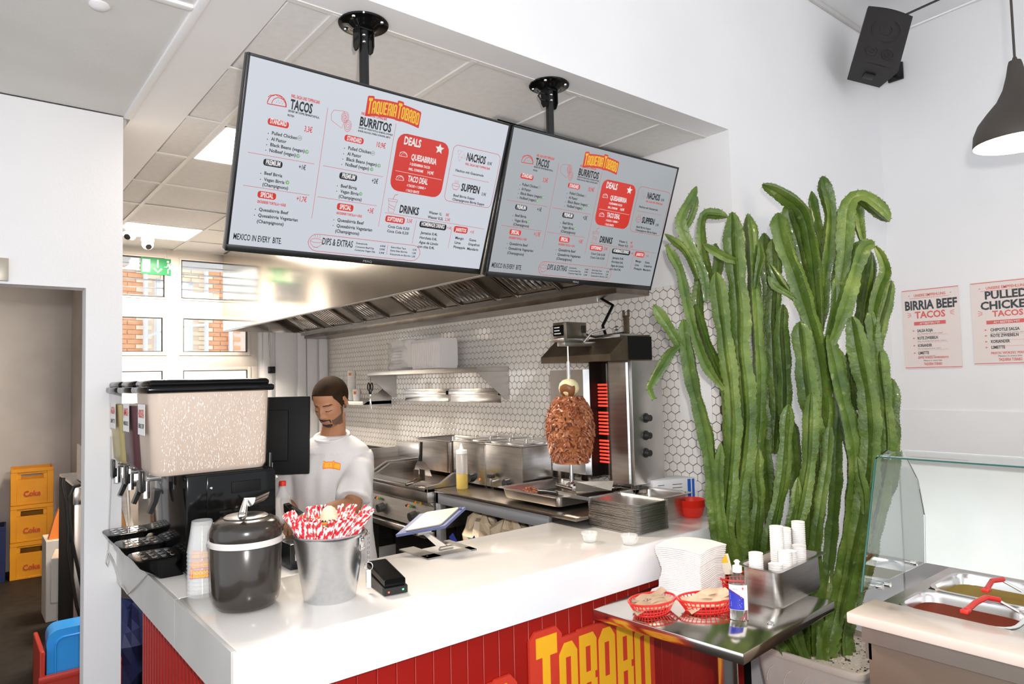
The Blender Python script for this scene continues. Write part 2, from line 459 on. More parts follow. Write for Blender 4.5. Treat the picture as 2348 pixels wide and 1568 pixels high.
for ri, (z0_, z1_) in enumerate(rowsz):
    for x0_, x1_ in ((WX0+.07, cx-.055), (cx+.055, WX1-.07)):
        fr = MB(); sw = .035 if ri else .018
        for a, c in (((x0_+sw, z0_), (x1_-sw, z0_+sw)), ((x0_+sw, z1_-sw), (x1_-sw, z1_)), ((x0_, z0_), (x0_+sw, z1_)), ((x1_-sw, z0_), (x1_, z1_))):
            fr.rbox((a[0], Yw-.03, a[1]), (c[0], Yw+.04, c[1]), .004)
        sash = fr.build('sash', 'pvc_frame', win)
        gk = MB(); g = .006
        a0, a1, c0, c1 = x0_+sw, x1_-sw, z0_+sw, z1_-sw
        for a, c in (((a0+g, c0), (a1-g, c0+g)), ((a0+g, c1-g), (a1-g, c1)), ((a0, c0), (a0+g, c1)), ((a1-g, c0), (a1, c1))):
            gk.box((a[0], Yw-.028, a[1]), (c[0], Yw+.01, c[1]))
        gk.build('gasket', 'gasket', sash)
        pn = MB(); pn.box((a0, Yw, c0), (a1, Yw+.006, c1)); pn.build('pane', 'glass' if ri < 2 else 'frosted_daylit', sash)
# louvre slats outside the top lights
sl = thing('roller_grille', 'pale horizontal bars of the roller grille outside the top panes', 'grille', (0, Yw+.12, 0))
for k in range(5):
    q = MB(); q.rbox((WX0, 0, 2.60+k*.075), (WX1, .012, 2.612+k*.075), .002); q.build('grille_bar', 'win_frame', sl)
# brick buildings across the yard
def facade(name, label, x0, x1, y, z0, z1, dirx, cols, mwall='brick'):
    t = thing(name, label, 'building', (x0, y, 0), dirx)
    w = x1-x0
    q = MB(); q.box((0, .02, z0), (w, .4, z1)); q.build('wall', 'mortar', t)
    q = MB(); q2 = MB()
    bw, bh = .235, .072
    holes = cols
    for r in range(int((z1-z0)/bh)):
        zz = z0+r*bh
        for c in range(int(w/bw)+1):
            xx = c*bw+(bw/2 if r % 2 else 0)
            if xx+bw > w or any(h[0]-.1 < xx+bw/2 < h[1]+.1 and h[2] < zz < h[3] for h in holes): continue
            (q2 if int(xx/1.1) % 2 else q).box((xx, 0, zz), (xx+bw-.012, .03, zz+bh-.012))
    o = q.build('bricks', mwall, t, fix=False); o['kind'] = 'stuff'
    if q2.v: o = q2.build('pale_bricks', 'brick_pale', t, fix=False); o['kind'] = 'stuff'
    for (a, c, e, f) in holes:
        q = MB()
        for p0, p1 in (((a, e), (c, e+.06)), ((a, f-.06), (c, f)), ((a, e), (a+.06, f)), ((c-.06, e), (c, f)), (((a+c)/2-.03, e), ((a+c)/2+.03, f))):
            q.box((p0[0], -.04, p0[1]), (p1[0], .03, p1[1]))
        wn = q.build('window', 'win_frame', t)
        q = MB(); q.box((a, 0, e), (c, .02, f)); q.build('pane', 'frosted_daylit', wn)
    return t
t = facade('brick_building', 'orange brick building with tall white windows seen through the kitchen window', 1.0, 5.4, 11.5, 1.6, 6.5, R_(8), [(1.45, 2.0, 1.8, 3.4), (1.45, 2.0, 3.8, 6.2), (2.9, 3.5, 1.8, 3.3), (2.9, 3.5, 3.8, 6.2)])
for x in (.75, 1.28, 2.2, 2.6, 3.75):
    q = MB(); q.cyl((x, -.08, 1.6), (x, -.08, 6.5), .035, n=8); q.build('downpipe', 'win_frame', t)
for k in range(3):
    q = MB(); q.tube([(1.28, -.1, 2.5+k*.5), (1.6, -.35, 2.62+k*.5), (2.2, -.1, 2.72+k*.5)], .016, 6); q.build('handrail', 'win_frame', t)
# exit sign on the window
es = thing('exit_sign', 'green emergency exit sign with running figure and down arrow on the window', 'sign')
p0 = at(323, 627, 'Y', Yw-.035); p1 = at(392, 594, 'Y', Yw-.035); p1.z = at(392, 594, 'Y', Yw-.035).z
M = Matrix(((1, 0, 0, p0.x), (0, 0, -1, Yw-.036), (0, 1, 0, p0.z), (0, 0, 0, 1)))
sw_, sh_ = p1.x-p0.x, .155
q = MB(); q.rbox((p0.x, Yw-.0355, p0.z), (p0.x+sw_, Yw-.031, p0.z+sh_), .001); q.build('plate', 'green_sign', es)
q = MB(); u = sh_
put_poly(q, M, [(.07*u, .12*u), (.50*u, .12*u), (.50*u, .90*u), (.07*u, .90*u)], .0006)
put_poly(q, M, [(.88*u, .42*u), (.96*u, .42*u), (.96*u, .9*u), (.88*u, .9*u)], .0006)
put_stroke(q, M, [(.70*u, .38*u), (.92*u, .14*u), (1.14*u, .38*u)], .10*u, z=.0006)
hx = 1.48*u
put_poly(q, M, [(hx+.07*u*math.cos(a*PI/5), .82*u+.07*u*math.sin(a*PI/5)) for a in range(10)], .0006)
put_stroke(q, M, [(hx+.03*u, .72*u), (hx+.14*u, .42*u)], .14*u, z=.0006)
put_stroke(q, M, [(hx+.05*u, .70*u), (hx+.22*u, .72*u), (hx+.36*u, .58*u)], .055*u, z=.0006)
put_stroke(q, M, [(hx, .66*u), (hx-.06*u, .50*u), (hx-.20*u, .50*u)], .055*u, z=.0006)
put_stroke(q, M, [(hx+.15*u, .42*u), (hx+.26*u, .22*u), (hx+.46*u, .20*u)], .07*u, z=.0006)
put_stroke(q, M, [(hx+.12*u, .42*u), (hx, .34*u), (hx, .10*u)], .07*u, z=.0006)
q.build('pictogram', 'sign_glow', es)
SW, SH = (1.004, 0.58)
MTXT = [('INKL. SALSA UND TOPPING BAR', 0.1391, 0.4904, 0.0951, 0.0092, 'r', 0.02), ('TACOS', 0.1394, 0.4552, 0.0731, 0.0285, 'k', 0.02), ('SERVIERT MIT DOPPELTEM MAISTORTILLA,', 0.1351, 0.4448, 0.1043, 0.006, 'k', 0.02), ('PROTEIN', 0.1346, 0.4311, 0.0216, 0.006, 'k', 0.02), ('STANDARD', 0.0827, 0.3985, 0.0536, 0.0146, 'w', 0.02), ('3,3€', 0.1952, 0.3958, 0.0266, 0.0169, 'r', 0), ('Pulled Chicken', 0.093, 0.3648, 0.0822, 0.0101, 'k', 0.008), ('•', 0.0817, 0.3659, 0.0022, 0, 'k', 0), ('Al Pastor', 0.0929, 0.3465, 0.0497, 0.0101, 'k', 0.008), ('•', 0.0815, 0.3477, 0.0022, 0, 'k', 0), ('Black Beans (vegan)', 0.0926, 0.3286, 0.1135, 0.0101, 'k', 0.008), ('•', 0.0813, 0.3304, 0.0022, 0, 'k', 0), ('NoBeef (vegan)', 0.0919, 0.3105, 0.0864, 0.0101, 'k', 0.008), ('•', 0.0805, 0.313, 0.0022, 0, 'k', 0), ('Beef Birria', 0.0855, 0.237, 0.0581, 0.0101, 'k', 0.008), ('•', 0.0742, 0.2389, 0.0022, 0, 'k', 0), ('Vegan Birria', 0.0864, 0.2172, 0.0673, 0.0102, 'k', 0.008), ('•', 0.0751, 0.2198, 0.0022, 0, 'k', 0), ('(Champignons)', 0.0837, 0.2004, 0.0845, 0.0102, 'k', 0.008), ('Quesabirria Beef', 0.0825, 0.1193, 0.0975, 0.0102, 'k', 0.008), ('•', 0.0711, 0.1226, 0.0022, 0, 'k', 0), ('Quesabirria Vegetarian', 0.082, 0.0998, 0.1335, 0.0102, 'k', 0.008), ('•', 0.0707, 0.1032, 0.0022, 0, 'k', 0), ('(Champignons)', 0.0806, 0.08, 0.0886, 0.0103, 'k', 0.008), ('Pulled Chicken', 0.3548, 0.3669, 0.0858, 0.0108, 'k', 0.008), ('•', 0.3417, 0.3684, 0.0022, 0, 'k', 0), ('Al Pastor', 0.3547, 0.3476, 0.0524, 0.0108, 'k', 0.008), ('•', 0.3416, 0.3498, 0.0022, 0, 'k', 0), ('Black Beans (vegan)', 0.3545, 0.3295, 0.1162, 0.0108, 'k', 0.008), ('•', 0.3414, 0.3317, 0.0022, 0, 'k', 0), ('NoBeef (vegan)', 0.3538, 0.3114, 0.0897, 0.0109, 'k', 0.008), ('•', 0.3406, 0.3134, 0.0022, 0, 'k', 0), ('Beef Birria', 0.3494, 0.2369, 0.0603, 0.0109, 'k', 0.008), ('•', 0.3363, 0.2395, 0.0022, 0, 'k', 0), ('Vegan Birria', 0.3503, 0.2183, 0.0693, 0.0109, 'k', 0.008), ('•', 0.3371, 0.2214, 0.0022, 0, 'k', 0), ('(Champignons)', 0.3473, 0.2003, 0.0869, 0.0109, 'k', 0.008), ('Quesabirria Beef', 0.3555, 0.1187, 0.1015, 0.011, 'k', 0.008), ('•', 0.3422, 0.122, 0.0022, 0, 'k', 0), ('Quesabirria Vegetarian', 0.3561, 0.0982, 0.1379, 0.011, 'k', 0.008), ('•', 0.3428, 0.1021, 0.0022, 0, 'k', 0), ('(Champignons)', 0.3541, 0.0794, 0.0914, 0.011, 'k', 0.008), ('PREMIUM', 0.0858, 0.27, 0.0466, 0.0147, 'w', 0.02), ('+1€', 0.1939, 0.2732, 0.0237, 0.0152, 'k', 0), ('SPECIAL', 0.0813, 0.1651, 0.0419, 0.0148, 'w', 0.02), ('+1,7€', 0.2012, 0.1687, 0.0347, 0.0163, 'r', 0), ('GRÖSSERER TORTILLA + KÄSE', 0.0734, 0.1446, 0.0948, 0.0079, 'r', 0.02), ('MEXICO IN EVERY  BITE.', 0.0128, 0.0179, 0.1572, 0.0193, 'k', 0), ('INKL. SALSA UND TOPPING BAR', 0.3833, 0.4893, 0.097, 0.0088, 'r', 0.02), ('BURRITOS', 0.3823, 0.4538, 0.1207, 0.0275, 'k', 0.02), ('SERVIERT MIT WEIZENTORTILLA, RAHMKÄSE, SCHWARZE', 0.3807, 0.4433, 0.1313, 0.0054, 'k', 0.02), ('BOHNEN, SALSA ROJA, ZWIEBELN, KORIANDER, LIMETTE', 0.3805, 0.4326, 0.1241, 0.0054, 'k', 0.02), ('STANDARD', 0.3453, 0.3964, 0.0537, 0.0142, 'w', 0.02), ('10,9€', 0.4573, 0.3954, 0.035, 0.0171, 'r', 0), ('PREMIUM', 0.3478, 0.2698, 0.0485, 0.0153, 'w', 0.02), ('+2€', 0.4613, 0.2699, 0.0244, 0.0163, 'k', 0), ('SPECIAL', 0.3565, 0.1633, 0.0433, 0.0155, 'w', 0.02), ('+3€', 0.463, 0.1637, 0.0245, 0.0164, 'r', 0), ('GRÖSSERER TORTILLA + KÄSE', 0.3476, 0.1438, 0.0977, 0.0075, 'r', 0.02), ('DEALS', 0.5609, 0.4252, 0.07, 0.0258, 'w', 0.02), ('QUESABIRRIA', 0.6004, 0.3768, 0.1086, 0.0199, 'w', 0.02), ('3 QUESABIRRIA TACOS', 0.599, 0.3572, 0.0859, 0.0084, 'w', 0.02), ('INKL. CONSOME', 0.5983, 0.3386, 0.0613, 0.0084, 'w', 0.02), ('14,9€', 0.6784, 0.3384, 0.0265, 0.0107, 'w', 0.02), ('TACO DEAL', 0.602, 0.2988, 0.0854, 0.02, 'w', 0.02), ('4 TACOS + 1 DRINK =', 0.6019, 0.2796, 0.0809, 0.0084, 'w', 0.02), ('1 TACO GRATIS', 0.6028, 0.2611, 0.0554, 0.0085, 'w', 0.02), ('NACHOS', 0.8378, 0.4166, 0.0899, 0.0276, 'k', 0.02), ('8,9€', 0.939, 0.4174, 0.0214, 0.0113, 'k', 0), ('INKL. SALSA UND TOPPING BAR', 0.8372, 0.3991, 0.1192, 0.0078, 'r', 0.02), ('Nachos mit Guacamole', 0.7985, 0.3681, 0.1338, 0.0088, 'k', 0.01), ('SUPPEN', 0.8393, 0.3003, 0.0878, 0.0268, 'k', 0.02), ('5,9€', 0.9405, 0.2962, 0.0215, 0.0114, 'k', 0), ('Beef Birria Suppe', 0.8107, 0.2737, 0.1009, 0.0089, 'k', 0.01), ('Champignons Birria Suppe', 0.8096, 0.2583, 0.1534, 0.0089, 'k', 0.01), ('DRINKS', 0.5909, 0.1818, 0.0816, 0.0265, 'k', 0.02), ('Wasser 1L', 0.7157, 0.1939, 0.0595, 0.0098, 'k', 0.01), ('8€', 0.7936, 0.1938, 0.0147, 0.0111, 'r', 0), ('Wasser 0,2L', 0.7145, 0.1763, 0.0712, 0.0098, 'k', 0.01), ('2,5€', 0.7937, 0.1762, 0.0233, 0.0111, 'r', 0), ('SOFTDRINKS', 0.5469, 0.1458, 0.0657, 0.0142, 'w', 0.02), ('3,5€', 0.6288, 0.1489, 0.0229, 0.0129, 'r', 0), ('Coca Cola 0,33l', 0.555, 0.1208, 0.0899, 0.0095, 'k', 0.01), ('Coca Cola 0,33l', 0.5545, 0.1035, 0.0904, 0.0095, 'k', 0.01), ('HOMEMADE DRINKS', 0.6929, 0.1451, 0.1047, 0.0142, 'w', 0.02), ('+1€', 0.8095, 0.1449, 0.0202, 0.0101, 'r', 0), ('Jamaica 0,4L', 0.6966, 0.1134, 0.0768, 0.0098, 'k', 0.01), ('Horchata 0,4L', 0.6963, 0.0947, 0.0787, 0.0098, 'k', 0.01), ('Agua de Limón', 0.6972, 0.0764, 0.0865, 0.0099, 'k', 0.01), ('con chia 0,4L', 0.6945, 0.0599, 0.0761, 0.0099, 'k', 0.01), ('JARRITOS', 0.8504, 0.1421, 0.0517, 0.0136, 'w', 0.02), ('+1€', 0.9216, 0.1417, 0.0192, 0.0103, 'r', 0), ('Mango', 0.8576, 0.1112, 0.0403, 0.0096, 'k', 0.01), ('Lime', 0.8587, 0.0924, 0.0284, 0.0097, 'k', 0.01), ('Pineapple', 0.8574, 0.0745, 0.0561, 0.0097, 'k', 0.01), ('Guava', 0.9248, 0.1105, 0.0351, 0.0098, 'k', 0.01), ('Grapefruit', 0.9242, 0.0928, 0.0579, 0.0098, 'k', 0.01), ('Mandarin', 0.924, 0.0735, 0.0555, 0.0098, 'k', 0.01), ('DIPS & EXTRAS', 0.3129, 0.0318, 0.1152, 0.0229, 'k', 0), ('Guacamole', 0.4388, 0.0469, 0.046, 0.0062, 'k', 0.01), ('Consome Beef Dip', 0.4391, 0.0338, 0.0746, 0.0062, 'k', 0.01), ('Consome Vegan Dip', 0.4385, 0.0219, 0.0823, 0.0062, 'k', 0.01), ('Extra Käse Taco', 0.5823, 0.0464, 0.0638, 0.0064, 'k', 0.01), ('Extra Käse Burrito', 0.582, 0.0337, 0.073, 0.0064, 'k', 0.01), ('Guacamole im Burrito', 0.5817, 0.0203, 0.0893, 0.0064, 'k', 0.01), ('4,90€', 0.5365, 0.0463, 0.0224, 0.0063, 'k', 0.01), ('2,90€', 0.5366, 0.0342, 0.0219, 0.0063, 'k', 0.01), ('2,90€', 0.5364, 0.0209, 0.0219, 0.0063, 'k', 0.01), ('0,7€', 0.6757, 0.0459, 0.0171, 0.0066, 'k', 0.01), ('1,5€', 0.6754, 0.0327, 0.0171, 0.0066, 'k', 0.01), ('1,5€', 0.6758, 0.0199, 0.0164, 0.0066, 'k', 0.01)]
MPILL = [('R', 0.0755, 0.3925, 0.1432, 0.4134, 0.008), ('K', 0.0776, 0.2655, 0.1397, 0.2869, 0.008), ('R', 0.0721, 0.1608, 0.1322, 0.1831, 0.008), ('R', 0.3361, 0.393, 0.4068, 0.414, 0.008), ('K', 0.3382, 0.2649, 0.4037, 0.2875, 0.008), ('R', 0.3466, 0.1585, 0.4082, 0.1827, 0.008), ('R', 0.539, 0.1403, 0.6198, 0.1647, 0.008), ('K', 0.6849, 0.1381, 0.8065, 0.1617, 0.008), ('R', 0.8425, 0.1366, 0.9089, 0.1619, 0.008), ('D', 0.5333, 0.257, 0.7542, 0.4621, 0.035)]
MLINE = [(0.0261, 0.297, 0.2448, 0.2982), (0.0243, 0.1931, 0.2428, 0.1933), (0.2632, 0.4848, 0.2627, 0.117), (0.518, 0.4879, 0.5167, 0.1181), (0.2751, 0.2982, 0.5011, 0.2978), (0.2717, 0.1927, 0.4963, 0.1927), (0.7901, 0.3514, 0.964, 0.3514), (0.5326, 0.1732, 0.9885, 0.1659), (0.6693, 0.1614, 0.6683, 0.0719), (0.833, 0.1507, 0.8332, 0.0717), (0.5674, 0.0562, 0.5691, 0.0192)]
MOUT = [(0.7716, 0.2523, 0.996, 0.4643, 0.02), (0.2619, 0.0063, 0.7109, 0.0657, 0.032)]
MICON = {'taco': (0.0974, 0.4678), 'bur': (0.3153, 0.4566), 'leaf': [(0.2137, 0.3325), (0.1862, 0.3143), (0.163, 0.224), (0.479, 0.3334), (0.4537, 0.3164), (0.4269, 0.2253)], 'grey': [(0.1838, 0.3714), (0.4481, 0.3713)], 'star': (0.7116, 0.4352), 't1': (0.5674, 0.388), 't2': (0.57, 0.3033), 'cup': (0.557, 0.2052), 'bowl': (0.291, 0.0393), 'soup': (0.8132, 0.3154), 'nacho': (0.8133, 0.4284), 'logo': ((0.4081, 0.5009), (0.6016, 0.5044), (0.4796, 0.5665))}
# ------------------------------------------------------------------ menu screens
mat('screen_1', (.02, .02, .02), .2, emit=(.80, .84, .93), es=.72)
mat('screen_dimmed', (.02, .02, .02), .2, emit=(.80, .85, .90), es=.44)  # weaker copy of the left screen; off-angle dimming put into the emission
mat('scr_black', (.01, .01, .012), .3)
mat('scr_red', (.02, .0, .0), .3, emit=(.80, .05, .035), es=.75)
mat('scr_white', (.02, .02, .02), .3, emit=(.95, .92, .92), es=.8)
mat('scr_yellow', (.02, .01, .0), .3, emit=(.98, .60, .03), es=.8)
mat('scr_green', (.0, .02, .0), .3, emit=(.25, .55, .25), es=.7)
mat('scr_grey', (.0, .0, .0), .3, emit=(.45, .47, .5), es=.6)
def menu_screen(label, origin, yaw, tilt, scr):
    t = thing('menu_screen', label, 'screen', origin, 0, 'menu screens over the counter')
    Wd, Hd = 1.02, .611
    X = Vector((math.cos(yaw), math.sin(yaw), 0))
    D = Vector((-math.sin(yaw)*math.sin(tilt), math.cos(yaw)*math.sin(tilt), -math.cos(tilt)))
    M = frame(X*0, X, -D)                       # local x right, y up, z towards the guests
    M = Matrix.Translation(D*Hd) @ M            # origin at the lower left corner
    q = MB(); q.rbox((0, 0, -.035), (Wd, Hd, -.002), .004, M=M); q.build('housing', 'black_plastic', t)
    q = MB()
    for a, c in (((0, 0), (Wd, .022)), ((0, Hd-.009), (Wd, Hd)), ((0, 0), (.008, Hd)), ((Wd-.008, 0), (Wd, Hd))): q.rbox((a[0], a[1], -.004), (c[0], c[1], .003), .001, M=M)
    bz = q.build('bezel', 'black_plastic', t)
    q = MB(); put_text(q, 'PEAQ', M, .485, .006, .036, .008, .02, .0034); q.build('lettering', 'scr_grey', bz)
    Ms = M @ Matrix.Translation((.008, .022, 0))
    q = MB(); q.box((0, 0, -.003), (SW, SH, 0), M=Ms); sc = q.build('display', scr, t)
    K, Rr, Wh, Ye, Gr, Gy = MB(), MB(), MB(), MB(), MB(), MB()
    z1, z2 = .0006, .0012
    for c, x0, y0, x1, y1, r in MPILL:
        put_poly(Rr if c in 'RD' else K, Ms, rrect(x0, y0, x1, y1, r), z1)
    for s, x, y, w, h, c, b in MTXT:
        if s == '•': put_poly(K, Ms, [(x+.0016*math.cos(a*PI/4), y+.0016*math.sin(a*PI/4)) for a in range(8)], z1); continue
        put_text({'k': K, 'r': Rr, 'w': Wh}[c], s, Ms, x, y, w, h*1.08, b+.014, z2 if c == 'w' else z1)
    for x0, y0, x1, y1 in MLINE: put_stroke(Rr, Ms, [(x0, y0), (x1, y1)], .0012, z=z1)
    put_stroke(Wh, Ms, [(.546, .328), (.745, .326)], .0012, z=z2)
    for x0, y0, x1, y1, r in MOUT: put_stroke(Rr, Ms, rrect(x0, y0, x1, y1, r), .0016, True, z1)
    I = MICON
    def taco(mb, c, s, z):
        x, y = c
        put_stroke(mb, Ms, [(x+s*math.cos(a), y-.35*s+s*1.0*math.sin(a)) for a in [R_(k*15) for k in range(13)]]+[(x-s, y-.45*s), (x+s, y-.35*s)], s*.09, True, z)
        put_stroke(mb, Ms, [(x+.75*s*math.cos(a)+.2*s, y-.35*s+.75*s*math.sin(a)) for a in [R_(k*15) for k in range(13)]], s*.07, False, z)
        put_stroke(mb, Ms, [(x-s+.25*s*k, y+.35*s*(1 if k % 2 else .6)+.3*s*math.sin(k*.45)) for k in range(8)], s*.07, False, z)
        for k in range(6): put_stroke(mb, Ms, [(x+s*(-.1+.16*k), y+s*(.1 if k % 2 else -.1)), (x+s*(-.04+.16*k), y+s*(.1 if k % 2 else -.1))], s*.07, False, z)
    taco(Rr, I['taco'], .030, z1); taco(Wh, I['t1'], .016, z2); taco(Wh, I['t2'], .016, z2)
    x, y = I['bur']
    put_stroke(Rr, Ms, [(x-.038, y+.012), (x-.034, y-.008), (x+.006, y-.026), (x+.014, y+.012), (x+.006, y+.030), (x-.030, y+.026)], .0012, True, z1)
    for cx_, cy_, ry in ((x+.012, y+.012, .018), (x+.026, y-.014, .019)):
        for sc_ in (1, .7, .35): put_stroke(Rr, Ms, [(cx_+.013*sc_*math.cos(a), cy_+ry*sc_*math.sin(a)) for a in [R_(k*30) for k in range(12)]], .0013, True, z1)
    for (x, y) in I['leaf']:
        put_poly(Gr, Ms, [(x+.0065*math.cos(R_(a*30)), y+.0065*math.sin(R_(a*30))) for a in range(12)], z1)
        put_poly(Wh, Ms, [(x-.004, y+.003), (x-.0005, y+.0015), (x, y-.004), (x-.001, y-.001)], z2)
        put_poly(Wh, Ms, [(x+.0045, y+.004), (x+.001, y+.001), (x, y-.004), (x+.003, y)], z2)
    for (x, y) in I['grey']: put_stroke(Gy, Ms, [(x+.007*math.cos(R_(a*30)), y+.007*math.sin(R_(a*30))) for a in range(12)], .0016, True, z1); put_stroke(Gy, Ms, [(x-.004, y-.001), (x+.004, y+.001)], .003, z=z1)
    x, y = I['star']
    put_poly(Wh, Ms, [(x+(.020 if k % 2 == 0 else .009)*math.sin(k*PI/5), y+(.020 if k % 2 == 0 else .009)*math.cos(k*PI/5)) for k in range(10)], z2)
    x, y = I['cup']
    put_stroke(Rr, Ms, [(x-.016, y+.012), (x-.011, y-.028), (x+.011, y-.028), (x+.016, y+.012)], .0012, True, z1)
    put_stroke(Rr, Ms, rrect(x-.019, y+.012, x+.019, y+.020, .003), .0012, True, z1)
    put_stroke(Rr, Ms, [(x, y+.02), (x+.004, y+.036), (x+.016, y+.040)], .0018, z=z1); put_stroke(Rr, Ms, [(x-.014, y), (x+.013, y-.008)], .0012, z=z1); put_stroke(Rr, Ms, [(x-.013, y-.01), (x+.012, y-.018)], .0012, z=z1)
    for nm in ('bowl', 'soup'):
        x, y = I[nm]; s = .8 if nm == 'soup' else 1
        put_stroke(Rr, Ms, [(x+s*.022*math.cos(R_(a)), y+s*(.002+.022*math.sin(R_(a)))) for a in range(180, 361, 20)], .0012, False, z1)
        put_stroke(Rr, Ms, [(x+s*.022*math.cos(R_(a)), y+s*(.003+.007*math.sin(R_(a)))) for a in range(0, 360, 30)], .0012, True, z1)
        for k in range(3): put_stroke(Rr, Ms, [(x+s*(-.010+.009*k), y+s*.012), (x+s*(-.006+.009*k), y+s*.018), (x+s*(-.010+.009*k), y+s*.025)], .0010, z=z1)
        put_stroke(Rr, Ms, [(x-.008, y-.020*s), (x+.008, y-.020*s)], .0014, z=z1)
    x, y = I['nacho']
    for dx_, dy_, k in ((-.012, .010, 1), (.010, .0, -1), (-.006, -.012, 1)):
        put_stroke(Rr, Ms, [(x+dx_-.009, y+dy_+.006*k), (x+dx_+.010, y+dy_+.008*k), (x+dx_-.001, y+dy_-.010*k)], .0011, True, z1)
    lo = MB()
    logo(Ye, lo, Ms, .402, .503, .206, .058, z1, z2, arc=.55, grow=.40)
    for mb, nm, m_ in ((K, 'black_lettering', 'scr_black'), (Rr, 'red_print', 'scr_red'), (Wh, 'white_lettering', 'scr_white'), (Ye, 'yellow_lettering', 'scr_yellow'), (lo, 'logo_outline', 'scr_red'), (Gr, 'leaf_mark', 'scr_green'), (Gy, 'chicken_mark', 'scr_grey')):
        mb.build(nm, m_, sc, fix=False)
    return t
menu_screen('larger looking left menu screen, bright, its left edge near the partition', (.680, 2.06, 2.7465), R_(.1), R_(21.9), 'screen_1')
menu_screen('right menu screen, dimmed for its slanting view, its right edge beside the cactus', (1.7035, 2.055, 2.7440), R_(-1.3), R_(19.6), 'screen_dimmed')
def ceiling_mount(label, x, y, zb):
    t = thing('ceiling_mount', label, 'screen mount', (x, y, Hc), 0, 'ceiling mounts of the menu screens')
    q = MB(); q.lathe([(0, 0), (.088, 0), (.090, -.003), (.088, -.007), (.055, -.010), (.040, -.022), (0, -.024)], n=40); q.build('flange', 'black_gloss', t)
    for k in range(4):
        a = R_(35+90*k); q = MB(); q.lathe([(0, -.013), (.006, -.013), (.0075, -.008), (.008, -.006)], (.072*math.cos(a), .072*math.sin(a), 0), 10); q.build('bolt', 'chrome', t)
    q = MB()
    for s in (-1, 1):
        q.prism([(s*.026, -.022, -.01), (s*.026, .022, -.01), (s*.026, .022, -.085), (s*.026, .010, -.105), (s*.026, -.010, -.105), (s*.026, -.022, -.085)], (s*.005, 0, 0))
    q.rbox((-.028, -.02, -.03), (.028, .02, -.018), .003); q.build('bracket', 'black_gloss', t)
    for z in (-.055, -.08):
        q = MB(); q.sphere((-.012, -.025, z), .0065, 8); q.build('bolt', 'chrome', t)
    q = MB(); q.cyl((0, 0, -.03), (0, 0, zb-Hc), .0175, n=20); q.build('pole', 'black_plastic', t)
    q = MB(); q.rbox((-.05, .012, zb-Hc-.06), (.05, .045, zb-Hc+.02), .004); q.build('screen_bracket', 'black_plastic', t)
    return t
ceiling_mount('black ceiling mount holding the left menu screen', 1.137, 2.20, 2.62)
m2 = ceiling_mount('black ceiling mount with a cable loop holding the right menu screen', 2.034, 2.195, 2.62)
q = MB(); q.tube([(-.03, -.01, -.05), (-.06, -.01, -.055), (-.075, -.01, -.07), (-.06, -.01, -.085), (-.03, -.01, -.08)], .004, 8); q.build('cable', 'black_plastic', m2)

# ------------------------------------------------------------------ security cameras
for i, (px, py, l) in enumerate(((297, 522, 'white dome security camera on the ceiling beside the partition'), (338, 545, 'white dome security camera on the ceiling above the exit sign'))):
    p = at(px, py, 'Z', Hc)
    t = thing('security_camera', l, 'camera', (p.x, p.y, Hc), 0, 'security cameras')
    q = MB(); q.lathe([(0, 0), (.055, 0), (.055, -.03), (.045, -.042), (0, -.042)], n=24); q.build('base', 'white_paint', t)
    q = MB(); q.sphere((0, -.01, -.062), .046, 20); q.build('ball', 'white_paint', t)
    d = Vector((-.5+.5*i, -.75, -.45)).normalized()
    q = MB(); c = Vector((0, -.01, -.062)); q.cyl(c+d*.030, c+d*.052, .026, .024, 18); q.build('lens', 'black_gloss', t)

# ------------------------------------------------------------------ extractor hood
XH, ZH, YH0, YH1 = 2.07, 2.268, 2.62, 7.04
h = thing('extractor_hood', 'long polished steel extractor hood over the kitchen line, under the menu screens', 'extractor hood', (XH, YH0, ZH))
D = lambda x, y, z: (x-XH, y-YH0, z-ZH)
q = MB(); q.box(D(XH, YH0, ZH), D(XH+.004, YH1, Hc-.012)); q.build('front_panel', 'steel_mirror', h)
q = MB(); q.box(D(XH+.004, YH0, ZH), D(3.18, YH0+.004, Hc-.012)); q.build('end_panel', 'steel_mirror', h)
q = MB(); q.box(D(XH+.004, YH1-.004, ZH), D(3.18, YH1, Hc-.012)); q.build('end_panel', 'steel_mirror', h)
q = MB(); q.box(D(XH+.004, YH0, Hc-.03), D(3.18, YH1, Hc-.012)); q.box(D(3.16, YH0, ZH), D(3.18, YH1, Hc-.03)); q.build('back_panel', 'steel_dark', h)
q = MB(); q.box(D(XH, YH0, ZH-.002), D(XH+.035, YH1, ZH+.002)); q.box(D(XH+.033, YH0, ZH), D(XH+.035, YH1, ZH+.03)); q.box(D(2.86, YH0, ZH-.03), D(2.90, YH1, ZH+.01)); q.build('lip', 'steel', h)
q = MB(); q.box(D(2.90, YH0, ZH-.06), D(3.185, YH1, ZH-.02)); q.build('gutter', 'steel_dark', h)
A, B_ = Vector((2.10, 0, ZH+.45)), Vector((2.86, 0, ZH+.01))
sl = (B_-A); L_ = sl.length
def filt(y0, y1, bars):
    M = frame(Vector((A.x-XH, y0-YH0, A.z-ZH)), (0, 1, 0), (B_-A))       # x along the hood, y down the slope
    q = MB(); q.box((.004, 0, -.01), (y1-y0-.004, L_, -.004), M=M)
    q.box((.004, 0, -.01), (.016, L_, .014), M=M); q.box((y1-y0-.016, 0, -.01), (y1-y0-.004, L_, .014), M=M)
    f = q.build('filter_panel', 'steel_dark', h)
    if bars:
        n = 8; w = (y1-y0-.04)/n
        for k in range(n):
            q = MB(); q.cyl(M @ Vector((.02+w*(k+.5), .03, .006)), M @ Vector((.02+w*(k+.5), L_-.05, .006)), w*.24, n=8); q.build('baffle', 'chrome', f)
gy = [3.24, 3.87, 4.52, 5.37, 6.03, 6.67]
cur = YH0+.02
